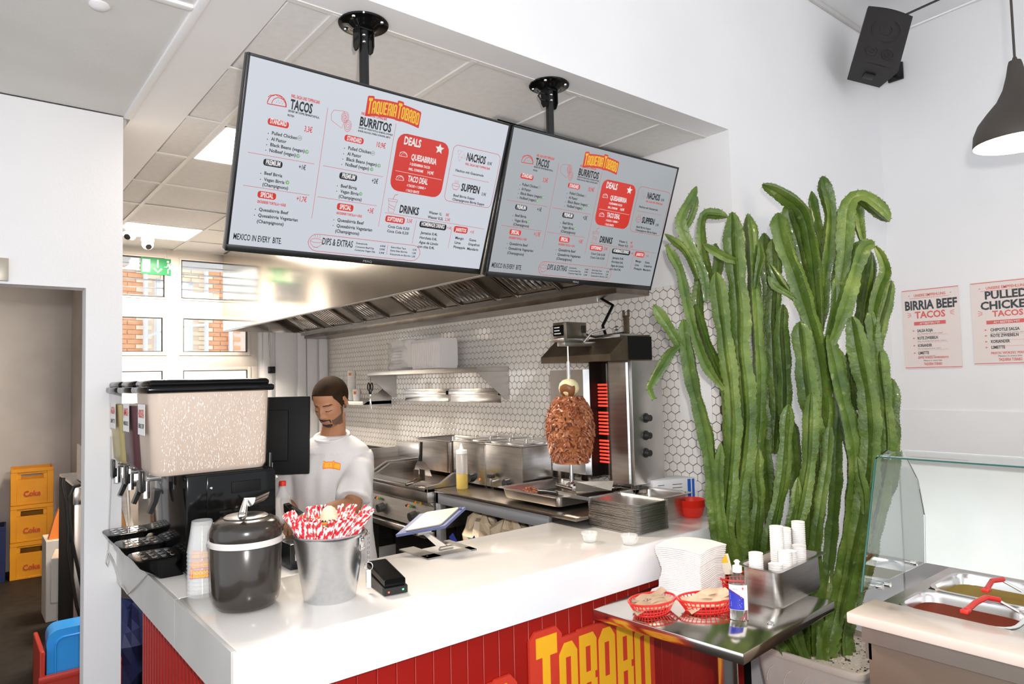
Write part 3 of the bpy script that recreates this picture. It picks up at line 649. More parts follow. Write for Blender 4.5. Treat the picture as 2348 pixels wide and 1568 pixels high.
for yc in gy:
    if yc-.21 > cur+.02: filt(cur, yc-.21, False)
    filt(yc-.21, yc+.21, True); cur = yc+.21
filt(cur, YH1-.01, False)

# ------------------------------------------------------------------ wall shelves
zs = at(960, 852, 'X', 2.89).z
mat('steel_satin', (.66, .64, .61), .35, 1.0, var=(.58, .56, .54), vscale=3)
def wall_shelf(name, label, x0, y0, y1, z, side_h, ends):
    t = thing(name, label, 'shelf', (x0, y0, z))
    q = MB(); q.rbox((0, 0, -.035), (3.184-x0, y1-y0, 0), .003); q.build('board', 'steel_satin', t)
    for e in ends:
        yy = 0 if e == 0 else y1-y0-.004
        q = MB(); dd = 3.184-x0
        if side_h > 0: q.prism([(0, yy, -.035), (dd, yy, -.035), (dd, yy, -side_h), (dd-.04, yy, -side_h)], (0, .004, 0))
        else: q.prism([(0, yy, -.035), (dd, yy, -.06), (dd, yy, -side_h), (dd-.02, yy, -side_h)], (0, .004, 0))
        q.build('bracket', 'steel_satin', t)
    return t
zt = zs+.035/2
ys0 = at(1093, 840, 'X', 2.89).y; ys1 = at(842, 852, 'X', 2.89).y
wall_shelf('wall_shelf', 'long steel wall shelf holding white foam boxes', 2.89, ys0, ys1, zt, .24, (0, 1))
zl = at(830, 920, 'X', 2.89).z
yl0 = at(832, 922, 'X', 2.89).y
wall_shelf('wall_shelf', 'low steel shelf behind the worker, carrying paper cups', 2.89, yl0, 6.9, zl, -.16, (0, 1))
# foam boxes on the shelf
mat('foam', (.90, .87, .85), .6)
def foam_box(label, y, x, z, n, w=.15, d=.17):
    t = thing('foam_box_stack', label, 'food box stack', (x, y, z), 0, 'foam boxes on the long shelf')
    for k in range(n):
        q = MB(); y0_ = k*w/n
        q.loft([[Vector((a*d, y0_+yy, b*.235+.004)) for a, b in ((.06, 0), (.94, 0), (1, .12), (1, .88), (.94, 1), (.06, 1), (0, .88), (0, .12))] for yy in (0, w/n*.84)]+[[Vector((a*d*.985+.002, y0_+w/n*.97, b*.230+.006)) for a, b in ((.06, 0), (.94, 0), (1, .12), (1, .88), (.94, 1), (.06, 1), (0, .88), (0, .12))]], smooth=False)
        q.build('box', 'foam', t)
    return t
yb0 = at(945, 800, 'X', 2.93).y; yb1 = at(1010, 800, 'X', 2.93).y
w_ = (yb0-yb1)
foam_box('white foam box stack on the shelf, nearest to the kebab grill', yb1, 2.92, zt, 5, w_*.30)
foam_box('white foam box stack in the middle of the shelf', yb1+w_*.31, 2.92, zt, 9, w_*.68)
mat('clear_film', (.95, .93, .90), .15, alpha=.35, var=(.86, .85, .86), vscale=22, bump=.6, bscale=30)
mat('kraft', (.55, .40, .28), .8, var=(.62, .46, .33), vscale=30)
yk0 = at(940, 800, 'X', 2.93).y; yk1 = at(870, 800, 'X', 2.93).y
t = thing('plastic_bag', 'clear plastic bag of packed lids on the long shelf', 'bag', (2.93, yk0, zt))
random.seed(3)
q = MB(); n = 10; rings = []
for i in range(n+1):
    ww = .10+.012*math.sin(i*1.3); z = i/n*.25
    rings.append([Vector((.11+ww*math.cos(a)*(1+.08*math.sin(5*a+i)), (yk1-yk0)*.5+(yk1-yk0)*.48*math.sin(a)*(1+.03*math.sin(i*2)), z)) for a in [2*PI*k/20 for k in range(20)]])
q.loft(rings); q.build('film', 'clear_film', t)
for k in range(7):
    q = MB(); q.lathe([(0, 0), (.075, 0), (.08, .006), (.08, .02), (0, .022)], (.11, (yk1-yk0)*.62, .01+k*.026), 20); q.build('lid', 'foam', t)
q = MB(); q.rbox((.03, .03, .02), (.19, .20, .26), .01); q.build('paper_pack', 'foam', t)
t = thing('container', 'white plastic container with a black handle between bag and foam boxes', 'container', (3.04, yb0+.07, zt+.0))
q = MB(); q.lathe([(0, 0), (.050, 0), (.055, .235), (.059, .24), (0, .245)], n=24); q.build('body', 'white_paint', t)
q = MB(); q.tube([(-.06, -.06, .20), (-.065, 0, .222), (-.06, .04, .238)], .010, 8); q.build('handle', 'black_plastic', t)
# paper cups on the low shelf
mat('cup_paper', (.88, .84, .80), .6)
mat('orange_print', (.80, .22, .03), .5)
def cup_stack(label, px, n, group, z, x=3.0):
    y = at(px, 915, 'X', x).y
    t = thing('paper_cup_stack', label, 'cup stack', (x, y, z), 0, group)
    for k in range(n):
        q = MB(); zz = k*.016
        q.lathe([(.030, zz), (.0395, zz+.088), (.0415, zz+.090), (.0395, zz+.092), (.036, zz+.088), (.029, zz+.004), (0, zz+.003)], n=20); q.build('cup', 'cup_paper', t)
    for a in (200, 300):
        q = MB(); q.box((-.012, -.0405, n*.016+.03), (.012, -.0395, n*.016+.055), M=Matrix.Rotation(R_(a-250), 4, 'Z')); q.build('print', 'orange_print', t)
    return t
cup_stack('tall stack of white paper cups on the low shelf', 807, 13, 'cups on the low shelf', zl+.001)
cup_stack('short stack of white paper cups in front of the tall stack', 818, 2, 'cups on the low shelf', zl+.001, 2.94)
# scissors hanging
t = thing('scissors', 'black handled scissors hanging from the end of the long shelf', 'scissors', (2.885, ys1-.07, zt-.05))
q = MB(); q.cyl((0, .0, 0), (0, .0, -.05), .0015, n=6); q.build('string', 'black_plastic', t)
for s in (-1, 1):
    q = MB(); q.tube([Vector((-.004, s*.028+.020*math.cos(a), -.085+.034*math.sin(a))) for a in [R_(20*k) for k in range(19)]], .0055, 8, cap=False)
    q.tube([(-.004, s*.020, -.115), (-.004, s*.008, -.150)], .006, 8); q.build('handle', 'black_plastic', t)
    q = MB(); q.prism([(-.004, s*.010, -.145), (-.004, -s*.004, -.16), (-.004, -s*.016, -.285), (-.004, s*.004, -.19)], (.003, 0, 0)); q.build('blade', 'chrome', t)
# rails
for i, (a, b_) in enumerate(((927, 1026), (1031, 1146))):
    y1_, y0_ = at(a, 900, 'X', 3.17).y, at(b_, 900, 'X', 3.17).y; z_ = at((a+b_)/2, 896, 'X', 3.17).z
    t = thing('ticket_rail', ['steel ticket rail below the shelf, the far one', 'steel ticket rail below the shelf, the near one'][i], 'rail', (3.184, y0_, z_), 0, 'ticket rails')
    q = MB(); q.rbox((-.006, 0, -.09), (0, y1_-y0_, .02), .002); q.build('plate', 'steel_bright', t)
    q = MB(); q.rbox((-.028, 0, -.03), (-.006, y1_-y0_, .0), .004); q.build('clip', 'steel_bright', t)
    q = MB(); q.rbox((-.030, -.004, -.032), (-.004, .002, .002), .002); q.build('end_cap', 'black_plastic', t)
# socket, cable
p = at(622, 848, 'Y', Yw-.06)
t = thing('wall_socket', 'small black surface switch with a cable on the white wall boards', 'socket', (p.x, Yw-.05, p.z))
q = MB(); q.rbox((-.035, -.035, -.035), (.035, 0, .035), .006); q.build('body', 'black_plastic', t)
q = MB(); q.tube([(-.01, -.012, .035), (-.02, -.012, .3), (-.02, -.012, .9)], .005, 6); q.build('cable', 'steel_dark', t)

# paper on the tiles
p = at(1592, 905, 'X', 3.18); t = tag(MB().rbox((-.003, -.11, -.14), (0, .10, .17), .001).build('notice', 'paper', loc=(3.1835, p.y, p.z)), 'white sheet of paper taped on the tiles behind the cactus', 'paper')

# ------------------------------------------------------------------ griddles
ZT = 1.07
mat('hotplate', (.06, .045, .035), .35, .8, var=(.12, .075, .045), vscale=8)
mat('knob', (.02, .02, .02), .4)
mat('cabinet_dark', (.03, .028, .026), .4, .3)
def griddle(label, y0, y1, zt_, x0=2.28, base=True):
    w = y1-y0
    t = thing('griddle', label, 'griddle', (x0, y0, 0), 0, 'griddles on the kitchen line')
    q = MB(); q.rbox((0, 0, zt_-.09), (.86, w, zt_-.02), .006); q.rbox((0, 0, zt_-.025), (.12, w, zt_), .004); q.build('body', 'steel', t)
    q = MB(); q.box((.12, .03, zt_-.02), (.80, w-.03, zt_-.008)); q.build('hotplate', 'hotplate', t)
    for yy in (0, w-.03):
        q = MB(); q.prism([(.0, yy, zt_-.02), (.0, yy, zt_+.012), (.10, yy, zt_+.02), (.20, yy, zt_+.075), (.84, yy, zt_+.075), (.84, yy, zt_-.02)], (0, .028, 0)); q.build('side_guard', 'steel', t)
    q = MB(); q.rbox((.80, 0, zt_-.02), (.86, w, zt_+.12), .004); q.build('splash_back', 'steel_bright', t)
    q = MB(); q.prism([(.02, 0, zt_-.09), (.05, 0, zt_-.12), (.01, 0, zt_-.25), (.05, 0, zt_-.26), (.4, 0, zt_-.26), (.4, 0, zt_-.09)], (0, w, 0)); cp = q.build('control_panel', 'steel', t)
    for yy in (w*.22, w*.72):
        q = MB(); q.cyl((.025, yy, zt_-.19), (-.02, yy, zt_-.195), .032, .028, 16); q.build('knob', 'knob', cp)
        for k, m_ in enumerate(('green_sign', 'orange_print', 'chrome')):
            q = MB(); q.cyl((.035, yy+.06+.025*k, zt_-.14), (.02, yy+.06+.025*k, zt_-.142), .008, n=10); q.build('indicator', m_, cp)
    q = MB(); q.rbox((-.02, 0, zt_-.30), (.1, w, zt_-.265), .004); q.build('ledge', 'steel_bright', t)
    for yy in (0, w-.04):
        for xx in (.05, .78): q = MB(); q.box((xx, yy, 0), (xx+.04, yy+.04, zt_-.26)); q.build('leg', 'cabinet_dark', t)
    q = MB(); q.box((.08, .04, .0), (.8, w-.04, .02)); q.box((.78, .04, .02), (.8, w-.04, zt_-.28)); q.build('base', 'cabinet_dark', t)
    return t
g1 = griddle('steel griddle beside the grey work table, spatula on its plate', 3.66, 4.50, 1.075)
q = MB()
for k in range(2): q.prism([(.03, .12+k*.06, .955), (.028, .15+k*.06, .955), (.03, .12+k*.06, .985)], (-.002, 0, 0))
q.build('warning_label', 'yellow', g1)
griddle('second steel griddle, further back beside the worker', 4.52, 5.45, 1.085)
# burner grate beyond
t = thing('gas_hob', 'gas hob with black grate bars standing against the tiles', 'hob', (2.5, 5.47, 0))
q = MB(); q.rbox((0, 0, .3), (.66, .7, 1.12), .01); q.build('body', 'steel', t)
for k in range(6):
    q = MB(); q.rbox((.05+.1*k, .03, 1.12), (.07+.1*k, .67, 1.14), .003); q.build('grate_bar', 'cabinet_dark', t)
# steel tank (deep pan) on the griddle
def gn_pan(name, label, loc, L, Wd, Hh_, rz=0, group=None, thick=.004, matn='steel', rim=.014, parent=None, open_=True, cat='pan'):
    t = thing(name, label, cat, loc, rz, group) if parent is None else parent
    q = MB(); r = .03
    def ring(x, y, w, d, z, rr): return [Vector((a, b, z)) for a, b in rrect(x, y, x+w, y+d, rr, 4)]
    k = .92
    o = [ring(L*(1-k)/2, Wd*(1-k)/2, L*k, Wd*k, 0, r), ring(L*(1-k)/2-.004, Wd*(1-k)/2-.004, L*k+.008, Wd*k+.008, .01, r), ring(.008, .008, L-.016, Wd-.016, Hh_-.01, r), ring(0, 0, L, Wd, Hh_-.004, r),
         ring(-rim, -rim, L+2*rim, Wd+2*rim, Hh_-.002, r*.6), ring(-rim, -rim, L+2*rim, Wd+2*rim, Hh_, r*.6), ring(.004, .004, L-.008, Wd-.008, Hh_, r),
         ring(.012, .012, L-.024, Wd-.024, Hh_-.012, r), ring(L*(1-k)/2+.003, Wd*(1-k)/2+.003, L*k-.006, Wd*k-.006, .006, r)]
    q.loft(o, cap=True); q.build('pan_body' if parent is None else name, matn, t)
    return t
p = at(985, 1092, 'Z', 1.075)
gn_pan('deep_pan', 'large deep steel pan standing on the griddle behind the spatula', (2.66, 3.98, 1.10), .34, .44, .22, R_(0))
# spatula
t = thing('spatula', 'wide steel spatula with black handle leaning on the deep pan', 'spatula', (2.50, 3.98, 1.08))
def P_(px, py, x=2.5): v = at(px, py, 'X', x); return (v.x-2.50, v.y-3.98, v.z-1.08)
t.location = (2.50, 3.98, 1.08)
blade = [P_(948, 1086), P_(990, 1092), P_(984, 1076), P_(975, 1060), P_(966, 1054), P_(960, 1054), P_(953, 1064)]
q = MB(); q.prism(blade, (.0025, 0, 0)); q.build('blade', 'steel_bright', t)
q = MB(); q.tube([P_(963, 1056), P_(965, 1040), P_(966, 1020), P_(966, 1013)], [.016, .011, .009, .010], 10); q.build('handle', 'black_plastic', t)
t = thing('tongs', 'steel serving tongs with slotted ends lying on the griddle', 'tongs', (2.34, 3.72, 1.078))
def T2(px, py, z): v = at(px, py, 'Z', z); return (v.x-2.34, v.y-3.72, v.z-1.078)
for s in (0, 1):
    q = MB(); q.tube([T2(932, 1111, 1.09), T2(946, 1104+s*3, 1.10+s*.0), T2(957+s*14, 1096, 1.11)], [.010, .008, .012], 8); q.build('arm', 'steel_dark', t)
    q = MB(); a = T2(955+s*14, 1094, 1.12); q.box((a[0]-.005, a[1]-.03, a[2]-.02), (a[0], a[1]+.03, a[2]+.05)); q.build('claw', 'steel_dark', t)

# ------------------------------------------------------------------ work table
X0, Y0, Y1 = 2.33, 2.40, 3.645
t = thing('work_table', 'grey framed steel work table carrying the warmers and the kebab grill', 'table', (X0, Y0, 0))
q = MB(); q.rbox((-.01, 0, ZT-.018), (3.17-X0, Y1-Y0, ZT), .003); q.build('tabletop', 'steel_dark', t)
q = MB(); q.rbox((0, .21, ZT-.085), (.03, Y1-Y0, ZT-.018), .003); q.rbox((.75, .21, ZT-.085), (.78, Y1-Y0, ZT-.018), .003)
q.rbox((0, Y1-Y0-.03, ZT-.085), (.78, Y1-Y0, ZT-.018), .003); q.build('apron', 'alu_grey', t)
for (xx, yy) in ((0, .21), (0, Y1-Y0-.045), (.74, .21), (.74, Y1-Y0-.045)):
    q = MB(); q.rbox((xx, yy, 0), (xx+.045, yy+.045, ZT-.085), .003); q.build('leg', 'alu_grey', t)
q = MB(); q.rbox((.01, .225, .66), (.76, Y1-Y0-.02, .675), .002); q.build('lower_shelf', 'steel_dark', t)
# wire rack under the table
t = thing('wire_rack', 'steel wire rack under the work table beside the cream bags', 'rack', (2.36, 2.75, .676))
for yy in (0, .035):
    q = MB(); q.cyl((0, yy, 0), (0, yy, .30), .005, n=8); q.build('upright', 'steel', t)
for zz in (.10, .125):
    q = MB(); q.cyl((0, -.12, zz), (0, .05, zz), .004, n=8); q.build('wire', 'steel', t)
# cream and blue plastic bags
mat('bag_cream', (.78, .62, .42), .35, var=(.85, .72, .55), vscale=7, bump=.8, bscale=9)
mat('bag_blue', (.02, .03, .22), .35)
mat('bag_white', (.75, .75, .78), .3, bump=.8, bscale=12)
mat('bag_amber', (.62, .35, .10), .35, bump=.6, bscale=12)
def crumpled(mb, c, r, seed, n=18, M=None):
    rnd = random.Random(seed); ph = [rnd.uniform(0, 6) for _ in range(6)]
    vs = []; m = n//2
    for i in range(m+1):
        a = PI*i/m
        for k in range(n):
            w = 2*PI*k/n
            f = 1+.12*math.sin(3*w+ph[0]+2*a)+.10*math.sin(5*w+ph[1]-3*a)+.08*math.sin(7*a+ph[2])+.05*rnd.uniform(-1, 1)
            p = Vector((r[0]*f*math.sin(a)*math.cos(w), r[1]*f*math.sin(a)*math.sin(w), r[2]*f*math.cos(a)))
            p = Vector((max(-r[0]*1.1, min(r[0]*1.1, p.x)), p.y, max(-r[2]*.8, p.z)))+Vector(c)
            vs.append(M @ p if M else p)
    mb.add(vs, [(i*n+k, (i+1)*n+k, (i+1)*n+(k+1) % n, i*n+(k+1) % n) for i in range(m) for k in range(n)], False)
bags = [((2.50, 3.40, .80), (.11, .13, .13), 'bag_cream', 'cream and blue printed bag leaning against the table leg'), ((2.50, 3.12, .84), (.11, .125, .14), 'bag_cream', 'cream bag with a large blue band in the middle under the work table'),
        ((2.52, 2.85, .80), (.10, .11, .15), 'bag_cream', 'cream bag behind the rack uprights under the work table'), ((2.48, 2.745, .78), (.08, .05, .12), 'bag_amber', 'amber coloured bag at the right end under the work table'), ((2.48, 2.665, .78), (.07, .028, .10), 'bag_white', 'whitish bag in the corner under the work table')]
for i, (c, r, m_, l) in enumerate(bags):
    t = thing('food_bag', l, 'bag', (c[0], c[1], .676), 0, 'bags under the work table')
    q = MB(); crumpled(q, (0, 0, r[2]*.85), r, i+1); q.build('bag', m_, t)
    if i < 3:
        q = MB()
        q.prism([(-r[0]*1.18, -.10, .16), (-r[0]*1.18, .0, .05), (-r[0]*1.18, -.05, .02), (-r[0]*1.18, -.13, .12)], (-.004, 0, 0))
        q.prism([(-r[0]*1.18, .12, .14), (-r[0]*1.18, .16, .11), (-r[0]*1.18, .06, .02), (-r[0]*1.18, .02, .04)], (-.004, 0, 0)); q.build('blue_print', 'bag_blue', t)

# ------------------------------------------------------------------ warmers
def warmer(label, y0, y1, x0, x1, zt_):
    w = y1-y0; d = x1-x0
    t = thing('food_warmer', label, 'food warmer', (x0, y0, ZT), 0, 'food warmers')
    hh = zt_-ZT
    q = MB(); q.rbox((0, 0, .015), (d, w, hh), .006); q.build('body', 'steel', t)
    for a in ((.03, .03), (.03, w-.03), (d-.03, .03), (d-.03, w-.03)):
        q = MB(); q.cyl((a[0], a[1], 0), (a[0], a[1], .016), .012, n=10); q.build('foot', 'black_plastic', t)
    q = MB(); q.rbox((-.004, .0, hh), (d, w, hh+.008), .003); q.build('top_rim', 'steel_bright', t)
    for i in range(2):
        for j in range(2):
            x_, y_ = .03+i*(d-.05)/2, .02+j*(w-.03)/2
            q = MB(); q.rbox((x_, y_, hh+.008), (x_+(d-.07)/2, y_+(w-.05)/2, hh+.018), .004); ld = q.build('lid', 'steel_bright', t)
            q = MB(); cx_, cy_ = x_+(d-.07)/4, y_+(w-.05)/4
            q.lathe([(.006, hh+.018), (.006, hh+.026), (.018, hh+.030), (.018, hh+.036), (0, hh+.038)], (cx_, cy_, 0), 14); q.build('knob', 'chrome', ld)
    q = MB(); q.cyl((0, w*.38, .055), (-.03, w*.38, .055), .028, .025, 18); q.build('dial', 'knob', t)
    q = MB(); q.cyl((0, w*.16, .05), (-.006, w*.16, .05), .008, n=10); q.build('indicator', 'orange_print', t)
    q = MB(); q.cyl((0, w*.75, .055), (-.035, w*.75, .055), .007, n=8); q.cyl((-.03, w*.75, .075), (-.03, w*.75, .03), .009, n=8); tp = q.build('drain_tap', 'chrome', t)
    q = MB(); q.rbox((-.045, w*.75-.02, .075), (-.01, w*.75+.02, .10), .005); q.build('tap_handle', 'knob', tp)
    return t
xw = 2.56
yR, yS, yL = at(1199, 1130, 'X', xw).y, at(1114, 1120, 'X', xw).y, at(1040, 1100, 'X', xw).y
zw = at(1197, 1027, 'X', xw).z
warmer('steel food warmer, the near one next to the kebab spit', yR, yS-.003, xw, 2.98, zw)
warmer('steel food warmer, the far one behind the squeeze bottle', yS+.003, yL, xw, 2.98, zw)
# squeeze bottle
mat('bottle_clear', (.88, .86, .84), .25, trans=.6, alpha=.85, var=(.82, .80, .78), vscale=3)
mat('oil', (.78, .60, .16), .2, trans=.3)
p = at(1060, 1124, 'Z', ZT); p = Vector((2.46, at(1060, 1124, 'X', 2.46).y, ZT))
t = thing('squeeze_bottle', 'clear squeeze bottle a third full of yellow oil', 'bottle', p)
q = MB(); q.lathe([(0, 0), (.034, 0), (.036, .004), (.036, .09)], n=24); q.build('oil', 'oil', t)
q = MB(); q.lathe([(.0362, .09), (.036, .20), (.032, .215), (.030, .222)], n=24); q.build('body', 'bottle_clear', t)
q = MB(); q.lathe([(.034, .215), (.034, .235), (.014, .240), (.012, .25), (.003, .275), (0, .276)], n=24); q.build('nozzle', 'foam', t)

# ------------------------------------------------------------------ kebab grill
mat('meat', (.22, .05, .018), .38, var=(.44, .16, .06), vscale=16, vmix=.7, bump=.9, bscale=28, coat=.25)
mat('meat_dark', (.05, .014, .008), .45, var=(.17, .045, .018), vscale=20, bump=.6, bscale=28)
mat('meat_pale', (.50, .22, .10), .35, var=(.34, .10, .04), vscale=22, coat=.3)
mat('onion', (.90, .80, .50), .35, var=(.78, .66, .36), vscale=4)
mat('onion_skin', (.20, .07, .02), .4)
mat('element', (.6, .03, .01), .5, emit=(1, .06, .03), es=1.2)
mat('grill_back', (.02, .015, .012), .5, .5)
GX, GY0 = 2.81, 2.45
t = thing('kebab_grill', 'vertical steel kebab grill with red glowing heating rods', 'kebab grill', (GX, GY0, ZT))
def Gp(px, py, ax='X', v=GX): w = at(px, py, ax, v); return w-Vector((GX, GY0, ZT))
zt1 = Gp(1445, 826).z if False else at(1470, 826, 'Y', GY0).z-ZT; zb1 = at(1470, 1112, 'Y', GY0).z-ZT
yA = at(1395, 900, 'X', GX).y-GY0; yB = at(1352, 900, 'X', GX).y-GY0; yC = at(1263, 900, 'X', GX).y-GY0
q = MB(); q.rbox((0.0, 0, zb1), (.25, yA-.0, zt1), .004); bd = q.build('control_box', 'steel_satin', t)
for z in (908, 948, 988+0):
    pp = at(1480, z+50, 'Y', GY0)-Vector((GX, GY0, ZT))
    q = MB(); q.cyl((pp.x, 0, pp.z), (pp.x, -.035, pp.z), .020, .017, 16); q.cyl((pp.x, 0, pp.z), (pp.x, -.006, pp.z), .026, n=16); q.build('knob', 'knob', bd)
# burner recess
q = MB(); q.box((.10, yA, zb1+.02), (.12, yB, zt1)); q.box((0, yA, zb1+.02), (.12, yA+.006, zt1)); q.box((0, yB-.006, zb1+.02), (.12, yB, zt1)); q.build('burner_housing', 'grill_back', t)
n = 24
zr0, zr1 = zb1+.10, zt1-.09
for k in range(n):
    if k % 8 == 7: continue
    z = zr0+(zr1-zr0)*k/n
    q = MB(); q.cyl((.06, yA+.01, z), (.06, yB-.01, z), .0055, n=8); q.build('heating_rod', 'element', t)
q = MB(); q.cyl((.075, (yA+yB)/2, zb1+.03), (.075, (yA+yB)/2, zt1-.01), .014, n=12); q.build('reflector_tube', 'steel_dark', t)
# angled wings
q = MB(); q.prism([(0, yB, zb1+.03), (-.03, yB+.02, zb1+.03), (-.02, yC-.02, zb1+.03), (.015, yC, zb1+.03), (.02, yC, zb1+.03), (.02, yB, zb1+.03)], (0, 0, zt1-zb1-.07)); q.build('wing_panel', 'steel_bright', t)
q = MB(); q.prism([(-.005, .02, zb1+.01), (-.012, .03, zb1+.01), (-.012, yA-.02, zb1+.01), (0, yA, zb1+.01)], (0, 0, zt1-zb1-.02)); q.build('wing_panel', 'steel', t)
# stand
q = MB()
for a, b_ in (((.02, .02, 0), (.02, .02, zb1)), ((.22, .02, 0), (.22, .02, zb1)), ((.02, yC-.05, 0), (.02, yC-.05, zb1+.05)), ((.22, yC-.05, 0), (.22, yC-.05, zb1+.05))):
    q.rbox((a[0]-.015, a[1]-.015, 0), (a[0]+.015, a[1]+.015, b_[2]), .002)
q.rbox((.0, 0, .04), (.25, .03, .07), .002); q.rbox((0, 0, .05), (.03, yC, .075), .002); q.build('stand', 'steel_dark', t)
# hood cap over the burner
zc0 = at(1450, 836, 'X', GX-.06).z-ZT
q = MB(); y0_, y1_ = -.0, yC-.10
for (yy, s) in ((0, 1),):
    ring0 = [(-.20, y0_, zt1+.00), (-.20, y1_, zt1+.00), (-.20, y1_, zt1+.035), (-.20, y0_, zt1+.035)]
q.loft([[Vector(v) for v in ((-.16, y, zt1-.0), (-.16, y, zt1+.035), (-.04, y, zt1+.13), (.16, y, zt1+.14), (.17, y, zt1+.0))] for y in (y0_, y1_)], smooth=False)
q.build('cap', 'steel_brown', t)
q = MB(); q.box((-.02, y0_-.003, zt1+.005), (.17, y0_, zt1+.13)); q.build('cap_end', 'black_matte', t)
# arm with motor
sx, sy = 2.555, 2.65
sxl, syl = sx-GX, sy-GY0
sp = at(1305, 790, 'X', sx); sy = at(1305, 900, 'X', sx).y; syl = sy-GY0
zm0 = at(1310, 785, 'X', sx).z-ZT; zm1 = at(1300, 740, 'X', sx).z-ZT
q = MB(); q.rbox((sxl-.06, syl-.055, zm0+.02), (sxl+.09, syl+.05, zm1), .004); mo = q.build('motor_box', 'steel_dark', t)
q = MB(); q.box((sxl-.062, syl-.035, zm0+.035), (sxl-.060, syl+.045, zm1-.015)); q.build('rating_plate', 'black_gloss', mo)
q = MB()
for k, w in enumerate((.05, .04, .04)): q.box((sxl-.0635, syl+.035-w, zm0+.045+.016*k), (sxl-.062, syl+.035, zm0+.050+.016*k))
q.build('plate_lettering', 'paper', mo)
q = MB(); q.rbox((sxl+.055, syl-.062, zm0+.05), (sxl+.080, syl-.054, zm0+.09), .003); q.build('switch', 'black_plastic', mo)
q = MB(); q.rbox((sxl-.085, syl-.06, zm0+.005), (sxl+.10, syl+.06, zm0+.02), .003); q.rbox((sxl-.05, syl-.03, zm0-.02), (.10, syl+.03, zm0+.005), .003); q.build('arm', 'steel', t)
q = MB(); q.tube([(sxl+.08, syl-.03, zm0+.05), (sxl+.16, syl-.05, zm0+.03), (.10, .12, zt1+.16), (.12, .08, zt1+.13)], .006, 8); q.build('cable', 'black_plastic', t)
q = MB(); q.tube([(sxl+.06, syl-.06, zm0), (sxl+.10, syl-.08, zm0+.05), (sxl+.17, syl-.12, zm0+.07)], .006, 8); q.build('lever', 'steel', t)
q = MB(); q.rbox((.06, .06, zt1+.13), (.066, .10, zt1+.25), .002); q.rbox((.06, .055, zt1+.24), (.066, .070, zt1+.28), .002); q.rbox((.06, .09, zt1+.24), (.066, .105, zt1+.28), .002); q.build('fork', 'steel_brown', t)
q = MB(); q.cyl((.07, .16, zt1+.13), (.07, .16, zt1+.17), .005, n=8); q.sphere((.07, .16, zt1+.185), (.006, .018, .014), 10); q.build('wing_screw', 'steel', t)
q = MB(); q.rbox((-.05, .03, zt1+.125), (.14, .26, zt1+.145), .003); q.build('rail', 'steel', t)
# spit skewer
zb = at(1308, 1108, 'X', sx).z-ZT
q = MB(); q.cyl((sxl, syl, zb), (sxl, syl, zm0+.02), .005, n=10); q.cyl((sxl, syl, zb+.03), (sxl, syl, zm0-.10), .0095, n=12); q.build('skewer', 'steel_bright', t)
q = MB(); q.lathe([(.010, zb-.01), (.03, zb-.01), (.03, zb), (.012, zb+.01), (.012, zb+.04)], (sxl, syl, 0), 16); q.build('skewer_socket', 'steel', t)
# gas hose above the grill
p0_ = at(1370, 680, 'X', 3.05); p1_ = at(1392, 778, 'X', 2.9)
t = thing('gas_hose', 'black gas hose with brass fitting rising from the grill to the hood', 'hose', p1_)
q = MB(); q.tube([(0, 0, 0), (0, .03, .08), (.08, .02, .2), Vector(p0_)-p1_], .009, 10); q.build('hose', 'black_gloss', t)
q = MB(); v = Vector(p0_)-p1_; q.cyl(v-Vector((0, 0, .03)), v+Vector((0, 0, .07)), .012, n=12); q.build('fitting', 'chrome', t)
# meat cone
mz0, mz1 = at(1305, 1056, 'X', sx).z, at(1305, 908, 'X', sx).z
hm_ = mz1-mz0
t = thing('kebab_meat', 'browned layered kebab meat on the vertical spit', 'meat', (sx, sy, mz0))
rn = random.Random(5)
prof = [(0, .088), (.08, .098), (.25, .112), (.42, .122), (.60, .124), (.78, .112), (.90, .092), (1.0, .066)]
def rad(f):
    for (a, r0), (b, r1) in zip(prof, prof[1:]):
        if a <= f <= b: return r0+(r1-r0)*(f-a)/(b-a)
    return .05
q = MB(); rings = []
for i in range(41):
    f = i/40
    rings.append([Vector(((rad(f)+.004*rn.uniform(-1, 1)+.004*math.sin(9*w+i)-.006*(i % 3 == 0))*math.cos(w), (rad(f)+.004*rn.uniform(-1, 1)-.006*(i % 3 == 0))*math.sin(w), f*hm_)) for w in [2*PI*k/48 for k in range(48)]])
q.loft(rings); q.build('core', 'meat', t)
q = [MB(), MB(), MB()]
for k in range(1500):
    f = rn.random()**.9; w = rn.uniform(0, 2*PI); r = rad(f)
    L = rn.uniform(.012, .030); wd = rn.uniform(.006, .017)*(1.3-.4*f)
    tn = Vector((-math.sin(w), math.cos(w), 0)); rd = Vector((math.cos(w), math.sin(w), 0))
    c = rd*(r+.001)+Vector((0, 0, f*hm_))
    dn = Vector((0, 0, -1))+tn*rn.uniform(-1.1, 1.1)
    tip = c+dn.normalized()*L+rd*rn.uniform(-.004, .010)
    if tip.z < -.012: continue
    sd = tn*wd/2
    mb = q[0 if rn.random() < .55 else (1 if rn.random() < .45 else 2)]
    mb.add([c-sd-rd*.004, c+sd-rd*.004, c+rd*.005, tip+sd*.75, tip-sd*.75, tip+rd*.002], [(0, 2, 5, 4), (2, 1, 3, 5), (4, 5, 3), (0, 1, 2), (0, 4, 3, 1)], True)
for mb, m_ in zip(q, ('meat', 'meat_dark', 'meat_pale')): o = mb.build('meat_shreds', m_, t, fix=False); o['kind'] = 'stuff'
q = MB(); q.lathe([(0, -.010), (.088, -.010), (.090, -.002), (.085, .003), (0, .003)], n=32); q.build('base_disc', 'meat_pale', t)
t = thing('onion', 'peeled onion half charred, stuck on the spit above the meat', 'onion', (sx, sy, mz1-.002))
